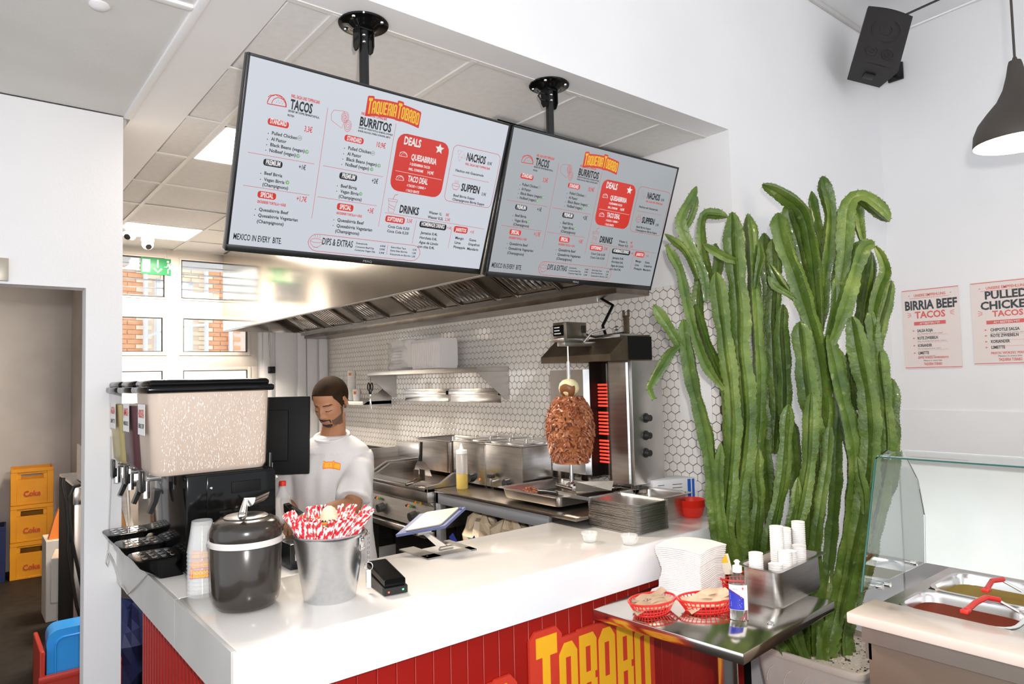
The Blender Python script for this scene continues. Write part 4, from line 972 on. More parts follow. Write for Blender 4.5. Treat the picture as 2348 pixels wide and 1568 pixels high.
q = MB(); q.lathe([(0, 0), (.03, .004), (.050, .022), (.056, .045), (.050, .070), (.033, .088), (.012, .094), (0, .090)], n=28); q.build('bulb', 'onion', t)
q = MB(); rr = []
for (r, z) in [(.032, .003), (.0515, .022), (.0575, .045), (.053, .062)]:
    rr.append([Vector((r*math.cos(w)*(1.004), r*math.sin(w)*1.004, z+.006*math.sin(w*4))) for w in [R_(165+8*k) for k in range(13)]])
q.loft(rr, cap=False, closed=False); q.build('charred_skin', 'onion_skin', t)
# drip tray with cut meat
mt = thing('drip_tray', 'wide steel tray under the spit holding cut meat', 'tray', (2.36, 2.56, ZT+.02))
gn_pan('tray_body', '', None, .46, .48, .055, parent=mt, rim=.012)
q = MB(); q.box((.05, .05, .004), (.41, .43, .010)); q.build('juices', 'hotplate', mt)
rn = random.Random(9); q = MB()
for k in range(170):
    a = rn.uniform(0, 2*PI); r = rn.uniform(0, 1)**.6; c = Vector((.12+.09*r*math.cos(a), .36+.085*r*math.sin(a), .012+.045*(1-r)*rn.random()))
    M = Matrix.Translation(c) @ Matrix.Rotation(rn.uniform(0, 3), 4, 'Z') @ Matrix.Rotation(rn.uniform(-.5, .5), 4, 'X')
    q.box((-.012, -.006, -.004), (.012, .006, .004), M=M)
o = tag(q.build('cut_meat', 'meat', loc=(2.36, 2.56, ZT+.02)), 'heap of shaved meat at the far end of the steel tray', 'meat', kind='stuff')
t = thing('knife', 'black handled kebab knife lying across the steel tray', 'knife', (2.36, 2.68, ZT+.083))
q = MB(); q.tube([(.02, .05, 0), (.03, .0, .002), (.04, -.07, 0)], [.013, .011, .014], 10); q.build('handle', 'black_plastic', t)
q = MB(); q.prism([(.035, -.06, -.012), (.035, -.30, -.008), (.035, -.30, .006), (.035, -.06, .016)], (.002, 0, 0)); q.build('blade', 'steel_bright', t)
t = thing('meat_scoop', 'long steel meat scoop resting on the tray beside the spit', 'scoop', (2.52, 2.60, ZT+.075))
q = MB(); q.prism([(0, 0, 0), (.16, -.10, 0), (.18, -.10, .05), (.02, .02, .05)], (.004, .006, 0)); q.prism([(0, 0, 0), (.16, -.10, 0), (.20, .0, 0), (.04, .10, 0)], (0, 0, .003)); q.build('blade', 'steel_dark', t)
q = MB(); q.tube([(.02, .05, .01), (-.03, .12, .03)], .010, 10); q.build('handle', 'steel_dark', t)
# ------------------------------------------------------------------ counter
ZC = 1.02
CX0, CY0, CY1, CXE = .603, 1.985, 2.60, 3.17
t = thing('serving_counter', 'L-shaped white serving counter with red panelled front', 'counter', (CX0, CY0, 0))
LW = .66
def Lc(a, b): return (a[0]-CX0, a[1]-CY0, a[2]), (b[0]-CX0, b[1]-CY0, b[2])
q = MB(); q.rbox(*Lc((CX0+.012, CY0, ZC-.168), (CXE, CY1, ZC)), .006); q.build('countertop', 'solid_white', t)
q = MB(); q.rbox(*Lc((CX0+.012, CY1+.001, ZC-.168), (CX0+LW, 4.02, ZC)), .004); q.build('countertop', 'solid_white', t)
q = MB(); q.box(*Lc((CX0+.004, CY0-.003, ZC-.166), (CXE-.002, CY0, ZC-.003))); q.build('front_daylit_face', 'solid_daylit', t)  # thin sheet carrying the daylit tone of the countertop's front
q = MB(); q.box(*Lc((CX0, CY0+.004, ZC-.166), (CX0+.012, 2.60, ZC-.002))); q.build('side_fascia', 'laminate_grey', t)
q = MB(); q.box(*Lc((CX0, 2.604, ZC-.166), (CX0+.012, 4.02, ZC-.002))); q.build('side_fascia', 'laminate_grey', t)
q = MB(); q.box(*Lc((CX0+.05, CY0+.05, 0), (CXE, CY1-.05, ZC-.168))); q.build('base', 'black_matte', t)
q = MB(); q.box(*Lc((CX0+.05, CY1-.05, 0), (CX0+LW-.05, 3.3, ZC-.168))); q.build('base', 'black_matte', t)
sm = MB(); sm.rbox((.0, -.010, 0), (.0685, .004, ZC-.168), .0022, 1); sme = sm.mesh('plank', 'red_panel')
n = int((CXE-CX0-.05)/.070)
for k in range(n):
    o = bpy.data.objects.new('front_plank', sme); COL.objects.link(o); o.parent = t; o.location = (.04+k*.070, .05, 0)
sm = MB(); sm.prism([(0, .002, 0), (-.016, .006, 0), (-.016, .026, 0), (0, .030, 0)], (0, 0, ZC-.168)); sme = sm.mesh('rib', 'red_panel')
q = MB(); q.box((.045, .04, 0), (.05, 1.315, ZC-.168)); q.build('side_backing', 'red_panel_dark', t)
for k in range(int(1.26/.045)):
    o = bpy.data.objects.new('side_rib', sme); COL.objects.link(o); o.parent = t; o.location = (.048, .045+k*.045, 0)
# logo board on the front
mat('logo_red', (.66, .05, .025), .45)
mat('logo_yellow', (.95, .48, .02), .45)
lb = thing('logo_sign', 'big cut-out shop sign in yellow letters on red, fixed to the counter front', 'sign')
yb_ = CY0+.036
M = frame((0, yb_, 0), (1, 0, 0), (0, 0, 1))
ly, lr = MB(), MB()
TB = ['T', 'O', 'B', 'A', 'B', 'O']
pxs = [(1197, 1262), (1252, 1295), (1300, 1345), (1347, 1388), (1390, 1430), (1432, 1470)]
tops = [(1475, 1462), (1505, 1497), (1487, 1483), (1480, 1474), (1465, 1462), (1462, 1460)]
for wi, (word, x0, x1) in enumerate((('TAQUERIA', 1.02, 1.60), ('TOBABO', 1.715, 2.375))):
    n = len(word)
    adv = []; X = 0
    for ch in word: adv.append((ch, X)); X += ADV.get(ch, 1.12)
    sc = (x1-x0)/X
    for k, (ch, a) in enumerate(adv):
        f = (k+.5)/n
        top = (.665+.055*math.sin(PI*(.15+.8*f))) if wi else (.60+.05*f)
        hgt = .40 if ch == 'T' else .34
        gt = 2.9 if ch == 'T' else 2.4
        if ch == 'T' and wi: top = .765
        zz = lambda b: top-(gt-b)*hgt/gt
        g_ = .030
        w_ = (ADV.get(ch, 1.12)-.12)*sc; xa = x0+a*sc
        for poly in G[ch]:
            ly.prism([M @ Vector((xa+p*sc, zz(b_), -.0006)) for p, b_ in poly] if False else [Vector((xa+p*sc, yb_-.0125, zz(b_))) for p, b_ in poly], (0, -.001, 0))
        z0_, z1_ = zz(0)-g_, zz(gt)+g_*.8
        lr.prism([Vector((p, yb_-.0002*(k % 3), z_)) for p, z_ in ((xa-g_, z0_), (xa+w_+g_, z0_), (xa+w_+g_, z1_-.035), (xa+w_+g_-.03, z1_), (xa-g_+.03, z1_), (xa-g_, z1_-.03))], (0, -.012+.0003*(k % 3), 0))
lr.build('backing', 'logo_red', lb, fix=False); ly.build('lettering', 'logo_yellow', lb, fix=False)

# ------------------------------------------------------------------ drinks dispenser
mat('horchata', (.62, .48, .38), .35, var=(.70, .57, .47), vscale=14, stretch=(1, 1, .25), vmix=.9)
mat('juice_dark', (.075, .003, .012), .3, spec=.15)
mat('juice_yellow', (.50, .40, .16), .3, spec=.15)
mat('clear_plastic', (.55, .55, .54), .1, spec=.25, alpha=.08)
mat('drops', (.85, .80, .75), .05, spec=.8)
DX0, DX1 = .695, 1.015
DY = 2.83
t = thing('drinks_dispenser', 'black drinks dispenser with three lidded tanks of beige, dark red and pale yellow drink', 'drinks dispenser', (DX0, DY, ZC))
q = MB(); q.rbox((0, 0, .02), (DX1-DX0+.02, .86, .385), .008); bs = q.build('base', 'black_gloss', t)
q = MB(); q.rbox((.075, -.006, .015), (DX1-DX0+.02, 0, .375), .002); q.build('side_cover', 'black_gloss', bs)
for (x_, z_) in ((.09, .33), (.345, .345), (.345, .05)):
    q = MB(); q.sphere((x_, -.008, z_), (.006, .004, .006), 10); q.build('screw', 'chrome', bs)
q = MB(); q.rbox((.165, -.011, .30), (.28, -.004, .345), .003); q.build('control_window', 'black_matte', bs)
for r in range(5):
    for c in range(3):
        q = MB(); q.rbox((.12+c*.055, -.010, .14+r*.022), (.165+c*.055, -.005, .150+r*.022), .002); q.build('vent_slot', 'black_matte', bs)
for a in ((.04, .04), (.32, .04), (.04, .8), (.32, .8)):
    q = MB(); q.cyl((a[0], a[1], 0), (a[0], a[1], .02), .015, n=12); q.build('foot', 'black_plastic', t)
tanks = [('horchata', 0.0, 'beige'), ('juice_dark', .295, 'dark'), ('juice_yellow', .59, 'yellow')]
LX0 = -.130; LX1 = .328
for (m_, y_, nm) in tanks:
    zb_, ztp = .386, .705
    def rg(x0, y0, x1, y1, z, r): return [Vector((a, b, z)) for a, b in rrect(x0, y0, x1, y1, r, 5)]
    q = MB(); q.loft([rg(LX0+.030, y_+.02, LX1-.018, y_+.235, zb_, .035), rg(LX0+.016, y_+.005, LX1-.008, y_+.25, zb_+.02, .045), rg(LX0+.0, y_-.008, LX1+.0, y_+.262, ztp-.03, .045), rg(LX0+.0, y_-.008, LX1, y_+.262, ztp, .045)])
    tk = q.build('tank', 'clear_plastic', t)
    lvl = ztp-.005 if m_ == 'horchata' else ztp-.055
    q = MB(); q.loft([rg(LX0+.033, y_+.023, LX1-.021, y_+.232, zb_+.003, .035), rg(LX0+.019, y_+.008, LX1-.011, y_+.247, zb_+.022, .045), rg(LX0+.004, y_-.004, LX1-.004, y_+.258, lvl, .042)])
    q.build('drink', m_, tk)
    if m_ == 'horchata':
        rn = random.Random(2); q = MB()
        for k in range(1500):
            u_ = rn.random(); v_ = rn.random()**1.0; x_ = LX0+.045+u_*(LX1-LX0-.075); z_ = zb_+.02+v_*(lvl-zb_-.03); yy = y_+.004-.012*((z_-zb_)/(ztp-zb_))
            r_ = rn.uniform(.0006, .0013); q.sphere((x_, yy-.0005, z_), (r_, .0008, r_*rn.uniform(1, 6)), 5)
        o = q.build('condensation', 'drops', tk, fix=False); o['kind'] = 'stuff'
    q = MB(); q.rbox((LX0-.008, y_-.018, ztp-.004), (LX1+.008, y_+.272, ztp+.022), .008); q.rbox((LX0+.004, y_-.002, ztp+.016), (LX1-.006, y_+.256, ztp+.046), .014, 3); lid = q.build('lid', 'black_gloss', t)
    # nozzle block, tap, lever
    q = MB(); q.rbox((LX0+.01, y_+.07, zb_-.055), (LX0+.09, y_+.18, zb_+.03), .01); q.build('nozzle_block', 'clear_plastic', t)
    q = MB(); q.cyl((LX0+.02, y_+.125, zb_-.02), (LX0+.02, y_+.125, zb_-.085), .012, n=14); q.cyl((LX0+.02, y_+.125, zb_-.01), (LX0+.07, y_+.125, zb_-.01), .012, n=12); q.build('tap', 'chrome', t)
    q = MB(); q.rbox((LX0-.004, y_+.085, zb_-.06), (LX0+.006, y_+.15, zb_+.02), .004)
    q.prism([(LX0+.045, y_+.10, zb_-.05), (LX0+.068, y_+.10, zb_-.055), (LX0+.056, y_+.10, zb_-.10), (LX0+.036, y_+.10, zb_-.145), (LX0+.022, y_+.10, zb_-.14), (LX0+.040, y_+.10, zb_-.095)], (0, .035, 0)); q.build('lever', 'black_plastic', t)
    q = MB(); q.box((LX0-.005-.0, y_+.03, ztp-.16), (LX0-.004, y_+.15, ztp-.045)); cdn = q.build('price_card', 'paper', t)
    q = MB(); Mc = frame((LX0-.0055, y_+.03, ztp-.16), (0, 1, 0), (0, 0, 1)) if False else frame((LX0-.0055, y_+.15, ztp-.16), (0, -1, 0), (0, 0, 1))
    put_text(q, {'beige': 'HORCHATA', 'dark': 'JAMAICA', 'yellow': 'AGUA'}[nm], Mc, .01, .065, .10, .032, .02); q.build('red_lettering', 'ink_red', cdn)
    q = MB(); put_text(q, {'beige': 'REISMILCH ZIMT', 'dark': 'HIBISKUS', 'yellow': 'LIMETTE'}[nm], Mc, .01, .025, .10, .018, .01); q.build('lettering', 'ink_black', cdn)
# drip trays in front of the taps
for i, (yy, l) in enumerate(((2.86, 'black drip tray of the dispenser, the nearest one'), (3.14, 'black drip tray of the dispenser, the middle one'), (3.44, 'black drip tray of the dispenser, the farthest one'))):
    t = thing('drip_catcher', l, 'drip tray', (.535, yy, 1.021), 0, 'drip trays')
    q = MB()
    def rg2(s, z): return [Vector((.085+(a-.085)*s, .095+(b-.095)*s, z)) for a, b in rrect(0, 0, .165, .19, .03, 4)]
    q.loft([[p+Vector((.045, 0, 0)) for p in rg2(.55, 0.0)], rg2(.80, .05), rg2(.97, .072), rg2(1, .078)]); q.build('bowl', 'black_gloss', t)
    q = MB(); q.loft([rg2(.99, .078), rg2(1.0, .081), rg2(.96, .084), rg2(.90, .0845)]); q.build('grid_plate', 'black_gloss', t)
    q = MB()
    for r in range(3):
        for c in range(4):
            q.rbox((.028+c*.032, .03+r*.048, .084), (.046+c*.032, .058+r*.048, .0862), .004, 1)
    o = q.build('slots', 'chrome', t); o['kind'] = 'stuff'

# ------------------------------------------------------------------ cup tower, ice bucket, straw bucket
mat('cup_clear', (.92, .92, .90), .06, alpha=.30, coat=.6)
t = thing('plastic_cup_stack', 'upturned stack of clear plastic cups with orange print beside the ice bucket', 'cup stack', (.688, 2.585, ZC))
for k in range(12):
    z = k*.0135
    q = MB(); q.lathe([(.049, z), (.0505, z+.003), (.049, z+.006), (.034, z+.105), (.0335, z+.108)], n=26); q.build('cup', 'cup_clear', t)
q = MB()
def cylwrap(mb, r0, r1, z0, z1):
    def f(x, y, zz=0):
        a = R_(215)+x/.045
        rr = r0+(r1-r0)*(y-z0)/(z1-z0)+zz
        return Vector((rr*math.cos(a), rr*math.sin(a), y))
    return f
class Wrap:
    def __init__(s, f): s.f = f
    def __matmul__(s, v): return s.f(v.x, v.y, v.z)
f = cylwrap(q, .052, .0405, 0.0, .24)
qa, qb = MB(), MB()
for row in range(3):
    logo(qa, qb, Wrap(f), -.008, .07+row*.032, .06, .03, .0, .0007, arc=.2, words=('TAQUERIA', 'TOBABO') if row else ('TOBABO',))
qb.build('print_backing', 'red', t, fix=False); qa.build('print', 'yellow', t, fix=False)
mat('brown_black', (.032, .026, .020), .22, coat=.3)
ic = at(568, 1385, 'Z', ZC)
ic = Vector((.762, 2.350, ZC))
t = thing('ice_bucket', 'round dark brown ice bucket with domed lid and white rim', 'bucket', ic)
q = MB(); q.lathe([(0, 0), (.070, 0), (.090, .008), (.102, .026), (.108, .06), (.112, .203), (.110, .206), (.0, .206)], n=48); q.build('body', 'brown_black', t)
q = MB(); q.lathe([(.108, .204), (.1155, .207), (.1165, .220), (.112, .226), (.0, .226)], n=48); q.build('rim', 'solid_white', t)
q = MB(); q.lathe([(.112, .226), (.1135, .238), (.112, .258), (.103, .277), (.084, .288), (.045, .292), (0, .292)], n=48); q.build('lid', 'brown_black', t)
q = MB(); q.lathe([(.056, .2915), (.068, .289), (.070, .293), (.064, .297), (0, .298)], n=40); q.build('lid_inset', 'steel', t)
# ice scoop
mat('scoop', (.75, .73, .70), .14, 1.0)
t = thing('ice_scoop', 'shiny steel ice scoop lying on the lid of the ice bucket', 'scoop', ic+Vector((0, 0, .300)))
dr = (-UP+RT*-.35); dr.z = 0; dr = Vector((-.28, -.60, 0)).normalized(); sd_ = Vector((-dr.y, dr.x, 0))
q = MB(); q.tube([-dr*-.005+Vector((0, 0, .045)), dr*.045+Vector((0, 0, .028)), dr*.085+Vector((0, 0, .010))], [.008, .011, .014], 12); q.sphere(dr*.088+Vector((0, 0, .010)), .014, 12); q.build('handle', 'scoop', t)
q = MB(); rings = []
for i in range(7):
    f_ = i/6; c = -dr*(.0+.11*f_)+sd_*.012; w = .018+.034*f_; hgt = .03+.012*f_
    rings.append([c+sd_*w*math.cos(a)+Vector((0, 0, .052-hgt*abs(math.sin(a))*.95)) for a in [R_(180+15*k) for k in range(13)]])
q.loft(rings, cap=False, closed=False); q.add(rings[0], [tuple(range(13))], True); q.build('bowl', 'scoop', t)
# metal bucket with straws
bc = at(757, 1375, 'Z', ZC); bc = Vector((1.004, 2.240, ZC))
BH = .218
t = thing('metal_bucket', 'galvanised metal bucket full of striped paper straws', 'bucket', bc)
q = MB(); q.lathe([(0, .006), (.080, .006), (.083, 0), (.086, .004), (.119, BH-.010), (.122, BH-.006), (.1225, BH), (.119, BH+.004), (.115, BH), (.083, .012), (0, .012)], n=56); q.build('body', 'galv', t)
a_ = math.atan2(-.65, .12)
hd = Vector((math.cos(a_+.42), math.sin(a_+.42), 0)); hs = Vector((-hd.y, hd.x, 0))
Mh = frame(hd*.121+Vector((0, 0, BH-.037)), hs, (0, 0, 1))
q = MB(); q.rbox((-.014, -.016, -.002), (.014, .028, .004), .003, M=Mh)
for a in ((-.008, -.009), (.008, -.009), (0, .018)): q.sphere((a[0], a[1], .006), (.004, .004, .003), 8, M=Mh)
q.build('handle_lug', 'chrome', t)
q = MB(); pts = []
for k in range(25):
    w = PI*k/24
    pts.append(hd*(.128*math.cos(w))+hs*.126*math.sin(w)*.9+Vector((0, 0, BH-.010+.012*math.sin(w))))
q.tube(pts, .0032, 8); q.build('bail_handle', 'chrome', t)
# chain and bottle opener
kc = bc+Vector((.116, -.035, BH-.010))
t = thing('bottle_opener', 'small bottle opener with key ring hanging on a chain from the metal bucket', 'opener', kc)
rtv = Vector((.775, -.631, 0)); o0 = rtv*.010
for k in range(13):
    q = MB(); c = o0+Vector((0, 0, -.008*k)); al = (k % 2)*PI/2
    sx_ = rtv if k % 2 else Vector((rtv.y, -rtv.x, 0))
    q.tube([c+sx_*.0033*math.cos(w)+Vector((0, 0, .0055*math.sin(w))) for w in [R_(45*j) for j in range(9)]], .0011, 5, cap=False); q.build('chain_link', 'chrome', t)
q = MB(); q.tube([o0+Vector((0, 0, -.118))+rtv*.014*math.cos(w)+Vector((0, 0, .014*math.sin(w))) for w in [R_(20*j) for j in range(19)]], .0018, 6, cap=False); q.build('key_ring', 'chrome', t)
Mo = frame(o0+Vector((0, 0, -.192)), rtv, (0, 0, 1))
q = MB(); q.rbox((-.008, 0, -.002), (.008, .062, .002), .002, M=Mo); q.build('tag', 'white_paint', t)
# straws: each its own thing
mat('straw_white', (.92, .90, .88), .5)
mat('straw_red', (.72, .03, .04), .5)
sL = .20; rs = .0048
q = MB(); nseg = 60
for i in range(nseg+1):
    pass
vs = []; fs = []; mi = []
for i in range(nseg+1):
    for k in range(10):
        w = 2*PI*k/10; vs.append(Vector((rs*math.cos(w), rs*math.sin(w), sL*i/nseg)))
for i in range(nseg):
    for k in range(10):
        fs.append((i*10+k, i*10+(k+1) % 10, (i+1)*10+(k+1) % 10, (i+1)*10+k)); mi.append(1 if ((i*1.0-k*1.2) % 12.0) < 5.8 else 0)
q.add(vs, fs, True); q.m = mi
sme = q.mesh('straw', ['straw_white', 'straw_red'])
rn = random.Random(12)
def add_straw(base, d):
    o = bpy.data.objects.new('straw', sme); COL.objects.link(o)
    o.rotation_mode = 'QUATERNION'; o.rotation_quaternion = Vector(d).to_track_quat('Z', 'Y') @ Matrix.Rotation(rn.uniform(0, 6), 4, 'Z').to_quaternion()
    o.location = base
    tag(o, 'red and white striped paper straw standing in the metal bucket', 'straw', 'straws in the metal bucket')
for k in range(105):
    a = rn.uniform(0, 2*PI); r = .075*math.sqrt(rn.random())
    b_ = Vector((r*math.cos(a), r*math.sin(a), .068+.03*rn.random()))
    a2 = a+rn.uniform(-.6, .6); lean = .12+.55*(r/.075)*rn.uniform(.7, 1.0)
    if rn.random() < .5: lean = rn.uniform(.35, .62); a2 = a
    tip = b_+Vector((math.sin(lean)*math.cos(a2), math.sin(lean)*math.sin(a2), math.cos(lean)))*sL
    rr_ = math.hypot(tip.x, tip.y)
    # keep it inside the rim where it crosses z=.24
    d = (tip-b_).normalized(); tt = (BH-b_.z)/d.z; cr = b_+d*tt
    if math.hypot(cr.x, cr.y) > .108:
        s_ = .103/math.hypot(cr.x, cr.y); cr = Vector((cr.x*s_, cr.y*s_, cr.z)); d = (cr-b_).normalized()
    add_straw(bc+b_, d)
for k in range(75):      # the outer fringe leaning on the rim
    a = rn.uniform(0, 2*PI); b_ = Vector((.03*math.cos(a), .03*math.sin(a), .125)); a += rn.uniform(-.35, .35)
    e = Vector((.107*math.cos(a), .107*math.sin(a), BH+.012)); add_straw(bc+b_, (e-b_).normalized())
# sombrero
mat('straw_hat', (.82, .66, .48), .7, var=(.88, .72, .52), vscale=30)
t = thing('mini_sombrero', 'small straw sombrero with orange brim standing behind the straws', 'hat', bc+Vector((.020, .045, .238)))
q = MB(); q.lathe([(.062, .010), (.066, .014), (.058, .006), (.036, 0), (.033, .006), (.030, .030), (.020, .052), (.008, .060), (0, .061)], n=32); q.build('hat_body', 'straw_hat', t)
q = MB(); q.tube([Vector((.065*math.cos(w), .065*math.sin(w), .013)) for w in [R_(12*k) for k in range(31)]], .0045, 6, cap=False); q.build('brim_edge', 'orange_print', t)
q = MB()
for k in range(40):
    w = 2*PI*k/40; c = Vector((.0345*math.cos(w), .0345*math.sin(w), .010)); q.box((-.0018, -.0012, -.004), (.0018, .0012, .004+.004*(k % 2)), M=Matrix.Translation(c) @ Matrix.Rotation(w+PI/2, 4, 'Z'))
o = q.build('zigzag_trim', 'black_plastic', t)
q = MB(); q.tube([Vector((.050*math.cos(w), .050*math.sin(w), .004)) for w in [R_(12*k) for k in range(31)]], .006, 6, cap=False)
mat('green_trim', (.10, .55, .18), .6); q.build('green_band', 'green_trim', t)

# ------------------------------------------------------------------ payment terminal
tc = at(880, 1345, 'Z', ZC)
mat('led_red', (.1, 0, 0), .5, emit=(1, .08, .05), es=3); mat('led_green', (0, .1, .02), .5, emit=(.1, 1, .3), es=3); mat('led_blue', (0, 0, .1), .5, emit=(.1, .15, 1), es=4)
pn = at(934, 1360, 'Z', ZC); pl = at(882, 1370, 'Z', ZC); pf = at(838, 1300, 'Z', ZC)
xd = (pn-pl).normalized(); 
t = thing('card_terminal', 'black card payment terminal with red and green lamps beside the metal bucket', 'card terminal', pl+Vector((0, 0, 0)), math.atan2(xd.y, xd.x))
w = (pn-pl).length*1.02; l = .19
q = MB(); q.prism([(0, 0, .004), (w, 0, .004), (w, 0, .028), (0, 0, .028)], (0, .02, 0)); q.loft([[Vector(v) for v in ((0, y, .004), (w, y, .004), (w, y, z), (0, y, z))] for y, z in ((0, .028), (.02, .030), (l, .045))], smooth=False); q.build('base', 'black_plastic', t)
q = MB(); q.loft([[Vector(v) for v in ((.004, y, z-.022), (w-.004, y, z-.022), (w-.004, y, z-.004), (w-.010, y, z), (.010, y, z), (.004, y, z-.004))] for y, z in ((.010, .054), (.05, .060), (l, .078))], smooth=False); q.build('body', 'black_gloss', t)
q = MB(); q.box((.012, -.001, .012), (.018, .001, .017)); q.build('red_lamp', 'led_red', t)
q = MB(); q.box((w-.020, -.001, .014), (w-.014, .001, .019)); q.build('green_lamp', 'led_green', t)

# ------------------------------------------------------------------ tablet stand
mat('stand_alu', (.60, .58, .54), .35, .9)
mat('case_blue', (.10, .12, .25), .45)
mat('tablet_back', (.42, .38, .31), .4, .3)
b0, b1, b2, b3 = at(915, 1262, 'Z', ZC), at(981, 1284, 'Z', ZC), at(1093, 1261, 'Z', ZC), at(1030, 1240, 'Z', ZC)
t = thing('tablet', 'tablet in a dark blue case on a folding metal stand, seen from behind', 'tablet', b1)
L = lambda v: Vector(v)-b1
q = MB()
def strip(a, b, c, d, z0=.0, z1=.006): q.prism([L(p)+Vector((0, 0, z0)) for p in (a, b, c, d)], (0, 0, z1-z0))
def mix(a, b, f): return a+(b-a)*f
strip(b0, b1, mix(b1, b2, .28), mix(b0, b3, .28)); strip(mix(b1, b2, .0), b2, mix(b2, b3, .25), mix(b1, b0, .25)); strip(b2, b3, mix(b3, b0, .12), mix(b2, b1, .12)) ; q.build('stand_base', 'stand_alu', t)
hp = at(1024, 1262, 'Z', ZC); tp_ = atd(972, 1222, 3.0)
dpt = (hp-CAM).dot(FW)
tp_ = atd(973, 1220, dpt-.02)
ax = (b2-b1).normalized()
q = MB(); q.prism([L(hp)-ax*.028+Vector((0, 0, .006)), L(hp)+ax*.02+Vector((0, 0, .006)), L(tp_)+ax*.010, L(tp_)-ax*.014], (0, .006, .006)); q.build('stand_arm', 'stand_alu', t)
for p_ in (hp+Vector((0, 0, .012)), tp_):
    q = MB(); q.cyl(L(p_)-ax*.035, L(p_)+ax*.03, .009, n=14); q.build('hinge', 'stand_alu', t)
for p_ in (b1+(b2-b1)*.06+(b0-b1)*.12,):
    q = MB(); q.cyl(L(p_), L(p_)+Vector((0, 0, .009)), .004, n=10); q.build('screw', 'chrome', t)
# the tablet itself: corners by ray at nearly equal depth
dd = dpt-.0
c0, c1, c2, c3 = atd(907, 1226, dd-.05), atd(962, 1178, dd+.06), atd(1067, 1162, dd+.02), atd(1020, 1205, dd-.09)
xv = (c3-c0); xv = xv.normalized()
def quad(mb, f0, f1, th, inset):
    cc = [c0, c1, c2, c3]; ctr = (c0+c1+c2+c3)/4
    nrm = (c1-c0).cross(c3-c0).normalized()
    if nrm.dot(CAM-ctr) < 0: nrm = -nrm
    k = 1-inset
    mb.prism([L(ctr+(p-ctr)*k+nrm*f0) for p in cc], nrm*(f1-f0))
q = MB(); quad(q, -.012, 0, 0, 0); q.build('case', 'case_blue', t)
q = MB()
ctr = (c0+c1+c2+c3)/4
nrm = (c1-c0).cross(c3-c0).normalized()
if nrm.dot(CAM-ctr) < 0: nrm = -nrm
def bil(u_, v_): return (c0*(1-u_)+c3*u_)*(1-v_)+(c1*(1-u_)+c2*u_)*v_
q.prism([L(bil(u_, v_)+nrm*.0005) for u_, v_ in rrect(.16, .06, .90, .97, .07, 3)], nrm*.006); q.build('back_plate', 'tablet_back', t)
q = MB(); q.sphere(L(bil(.94, .9)+nrm*.004), .006, 8); q.build('camera_lens', 'case_blue', t)

# ------------------------------------------------------------------ trays and pans at the right end
p1, p2 = Vector((2.455, 2.085, ZC)), Vector((2.42, 2.41, ZC))
rzt = R_(-1)
zt_top = at(1480, 1162, 'X', 2.42).z
base = MB()
def rgx(w, d, z, s, r=.02): return [Vector((w/2+(a-w/2)*s, d/2+(b-d/2)*s, z)) for a, b in rrect(0, 0, w, d, r, 3)]
w_, d_ = .225, .325
base.loft([rgx(w_, d_, 0, .93), rgx(w_, d_, .006, .95), rgx(w_, d_, .0065, 1), rgx(w_, d_, .0078, 1), rgx(w_, d_, .0075, .94), rgx(w_, d_, .002, .92)]); bme = base.mesh('tray', 'steel')
nt_ = 24; pitch = (zt_top-ZC)/nt_
for k in range(nt_):
    o = bpy.data.objects.new('serving_tray', bme); COL.objects.link(o)
    o.location = (2.405+random.uniform(-.001, .001), 2.085+random.uniform(-.001, .001), ZC+k*pitch); o.rotation_euler = (0, 0, R_(random.uniform(-.4, .4)))
    tag(o, 'topmost of the stacked steel serving trays on the counter' if k == nt_-1 else 'flat steel serving tray within the tall stack on the counter', 'tray', 'stacked steel serving trays' if k < nt_-1 else None)
gn_pan('deep_pan', 'deep steel pan behind the stack of serving trays', (2.68, 2.19, ZC), .25, .28, .122, R_(0), matn='steel')
for (px, py, l) in ((1352, 1246, 'left one of two small clear sauce cups on the counter'), (1443, 1252, 'right one of two small clear sauce cups, before the tray stack')):
    p = at(px, py-4, 'Z', ZC)
    t = tag(MB().lathe([(0, 0), (.026, 0), (.028, .004), (.033, .032), (.037, .034), (.037, .042), (.034, .042), (.032, .034), (.025, .004), (0, .003)], n=28).build('sauce_cup', 'cup_clear', loc=p), l, 'cup', 'sauce cups')
for k in range(7):
    q = MB(); q.lathe([(0, 0), (.045, 0), (.055, .01), (.066, .05), (.068, .052), (.064, .050), (.05, .008), (0, .006)], n=28)
    tag(q.build('red_bowl', 'red', loc=(2.935, 2.19, ZC+k*.006)), 'topmost red plastic bowl of the stack beside the deep pan' if k == 6 else 'red plastic bowl in the stack beside the deep pan', 'bowl', 'stacked red bowls' if k < 6 else None)
mat('blue_print', (.02, .12, .55), .4)
t = thing('carton', 'white carton with blue stripes at the wall end of the counter', 'box', (2.93, 2.43, ZC), R_(-20))
q = MB(); q.rbox((0, 0, 0), (.28, .12, .155), .003); q.build('box', 'white_paint', t)
for a in ((.215, .235), (.243, .258)):
    q = MB(); q.box((a[0], -.0012, .004), (a[1], 0, .15)); q.build('stripe', 'blue_print', t)
q = MB()
for k in range(6): q.box((.03 if k < 3 else .12, -.001, .125-.018*(k % 3)), (.07 if k < 3 else .18, 0, .128-.018*(k % 3)))
q.build('printed_line', 'ink_black', t)

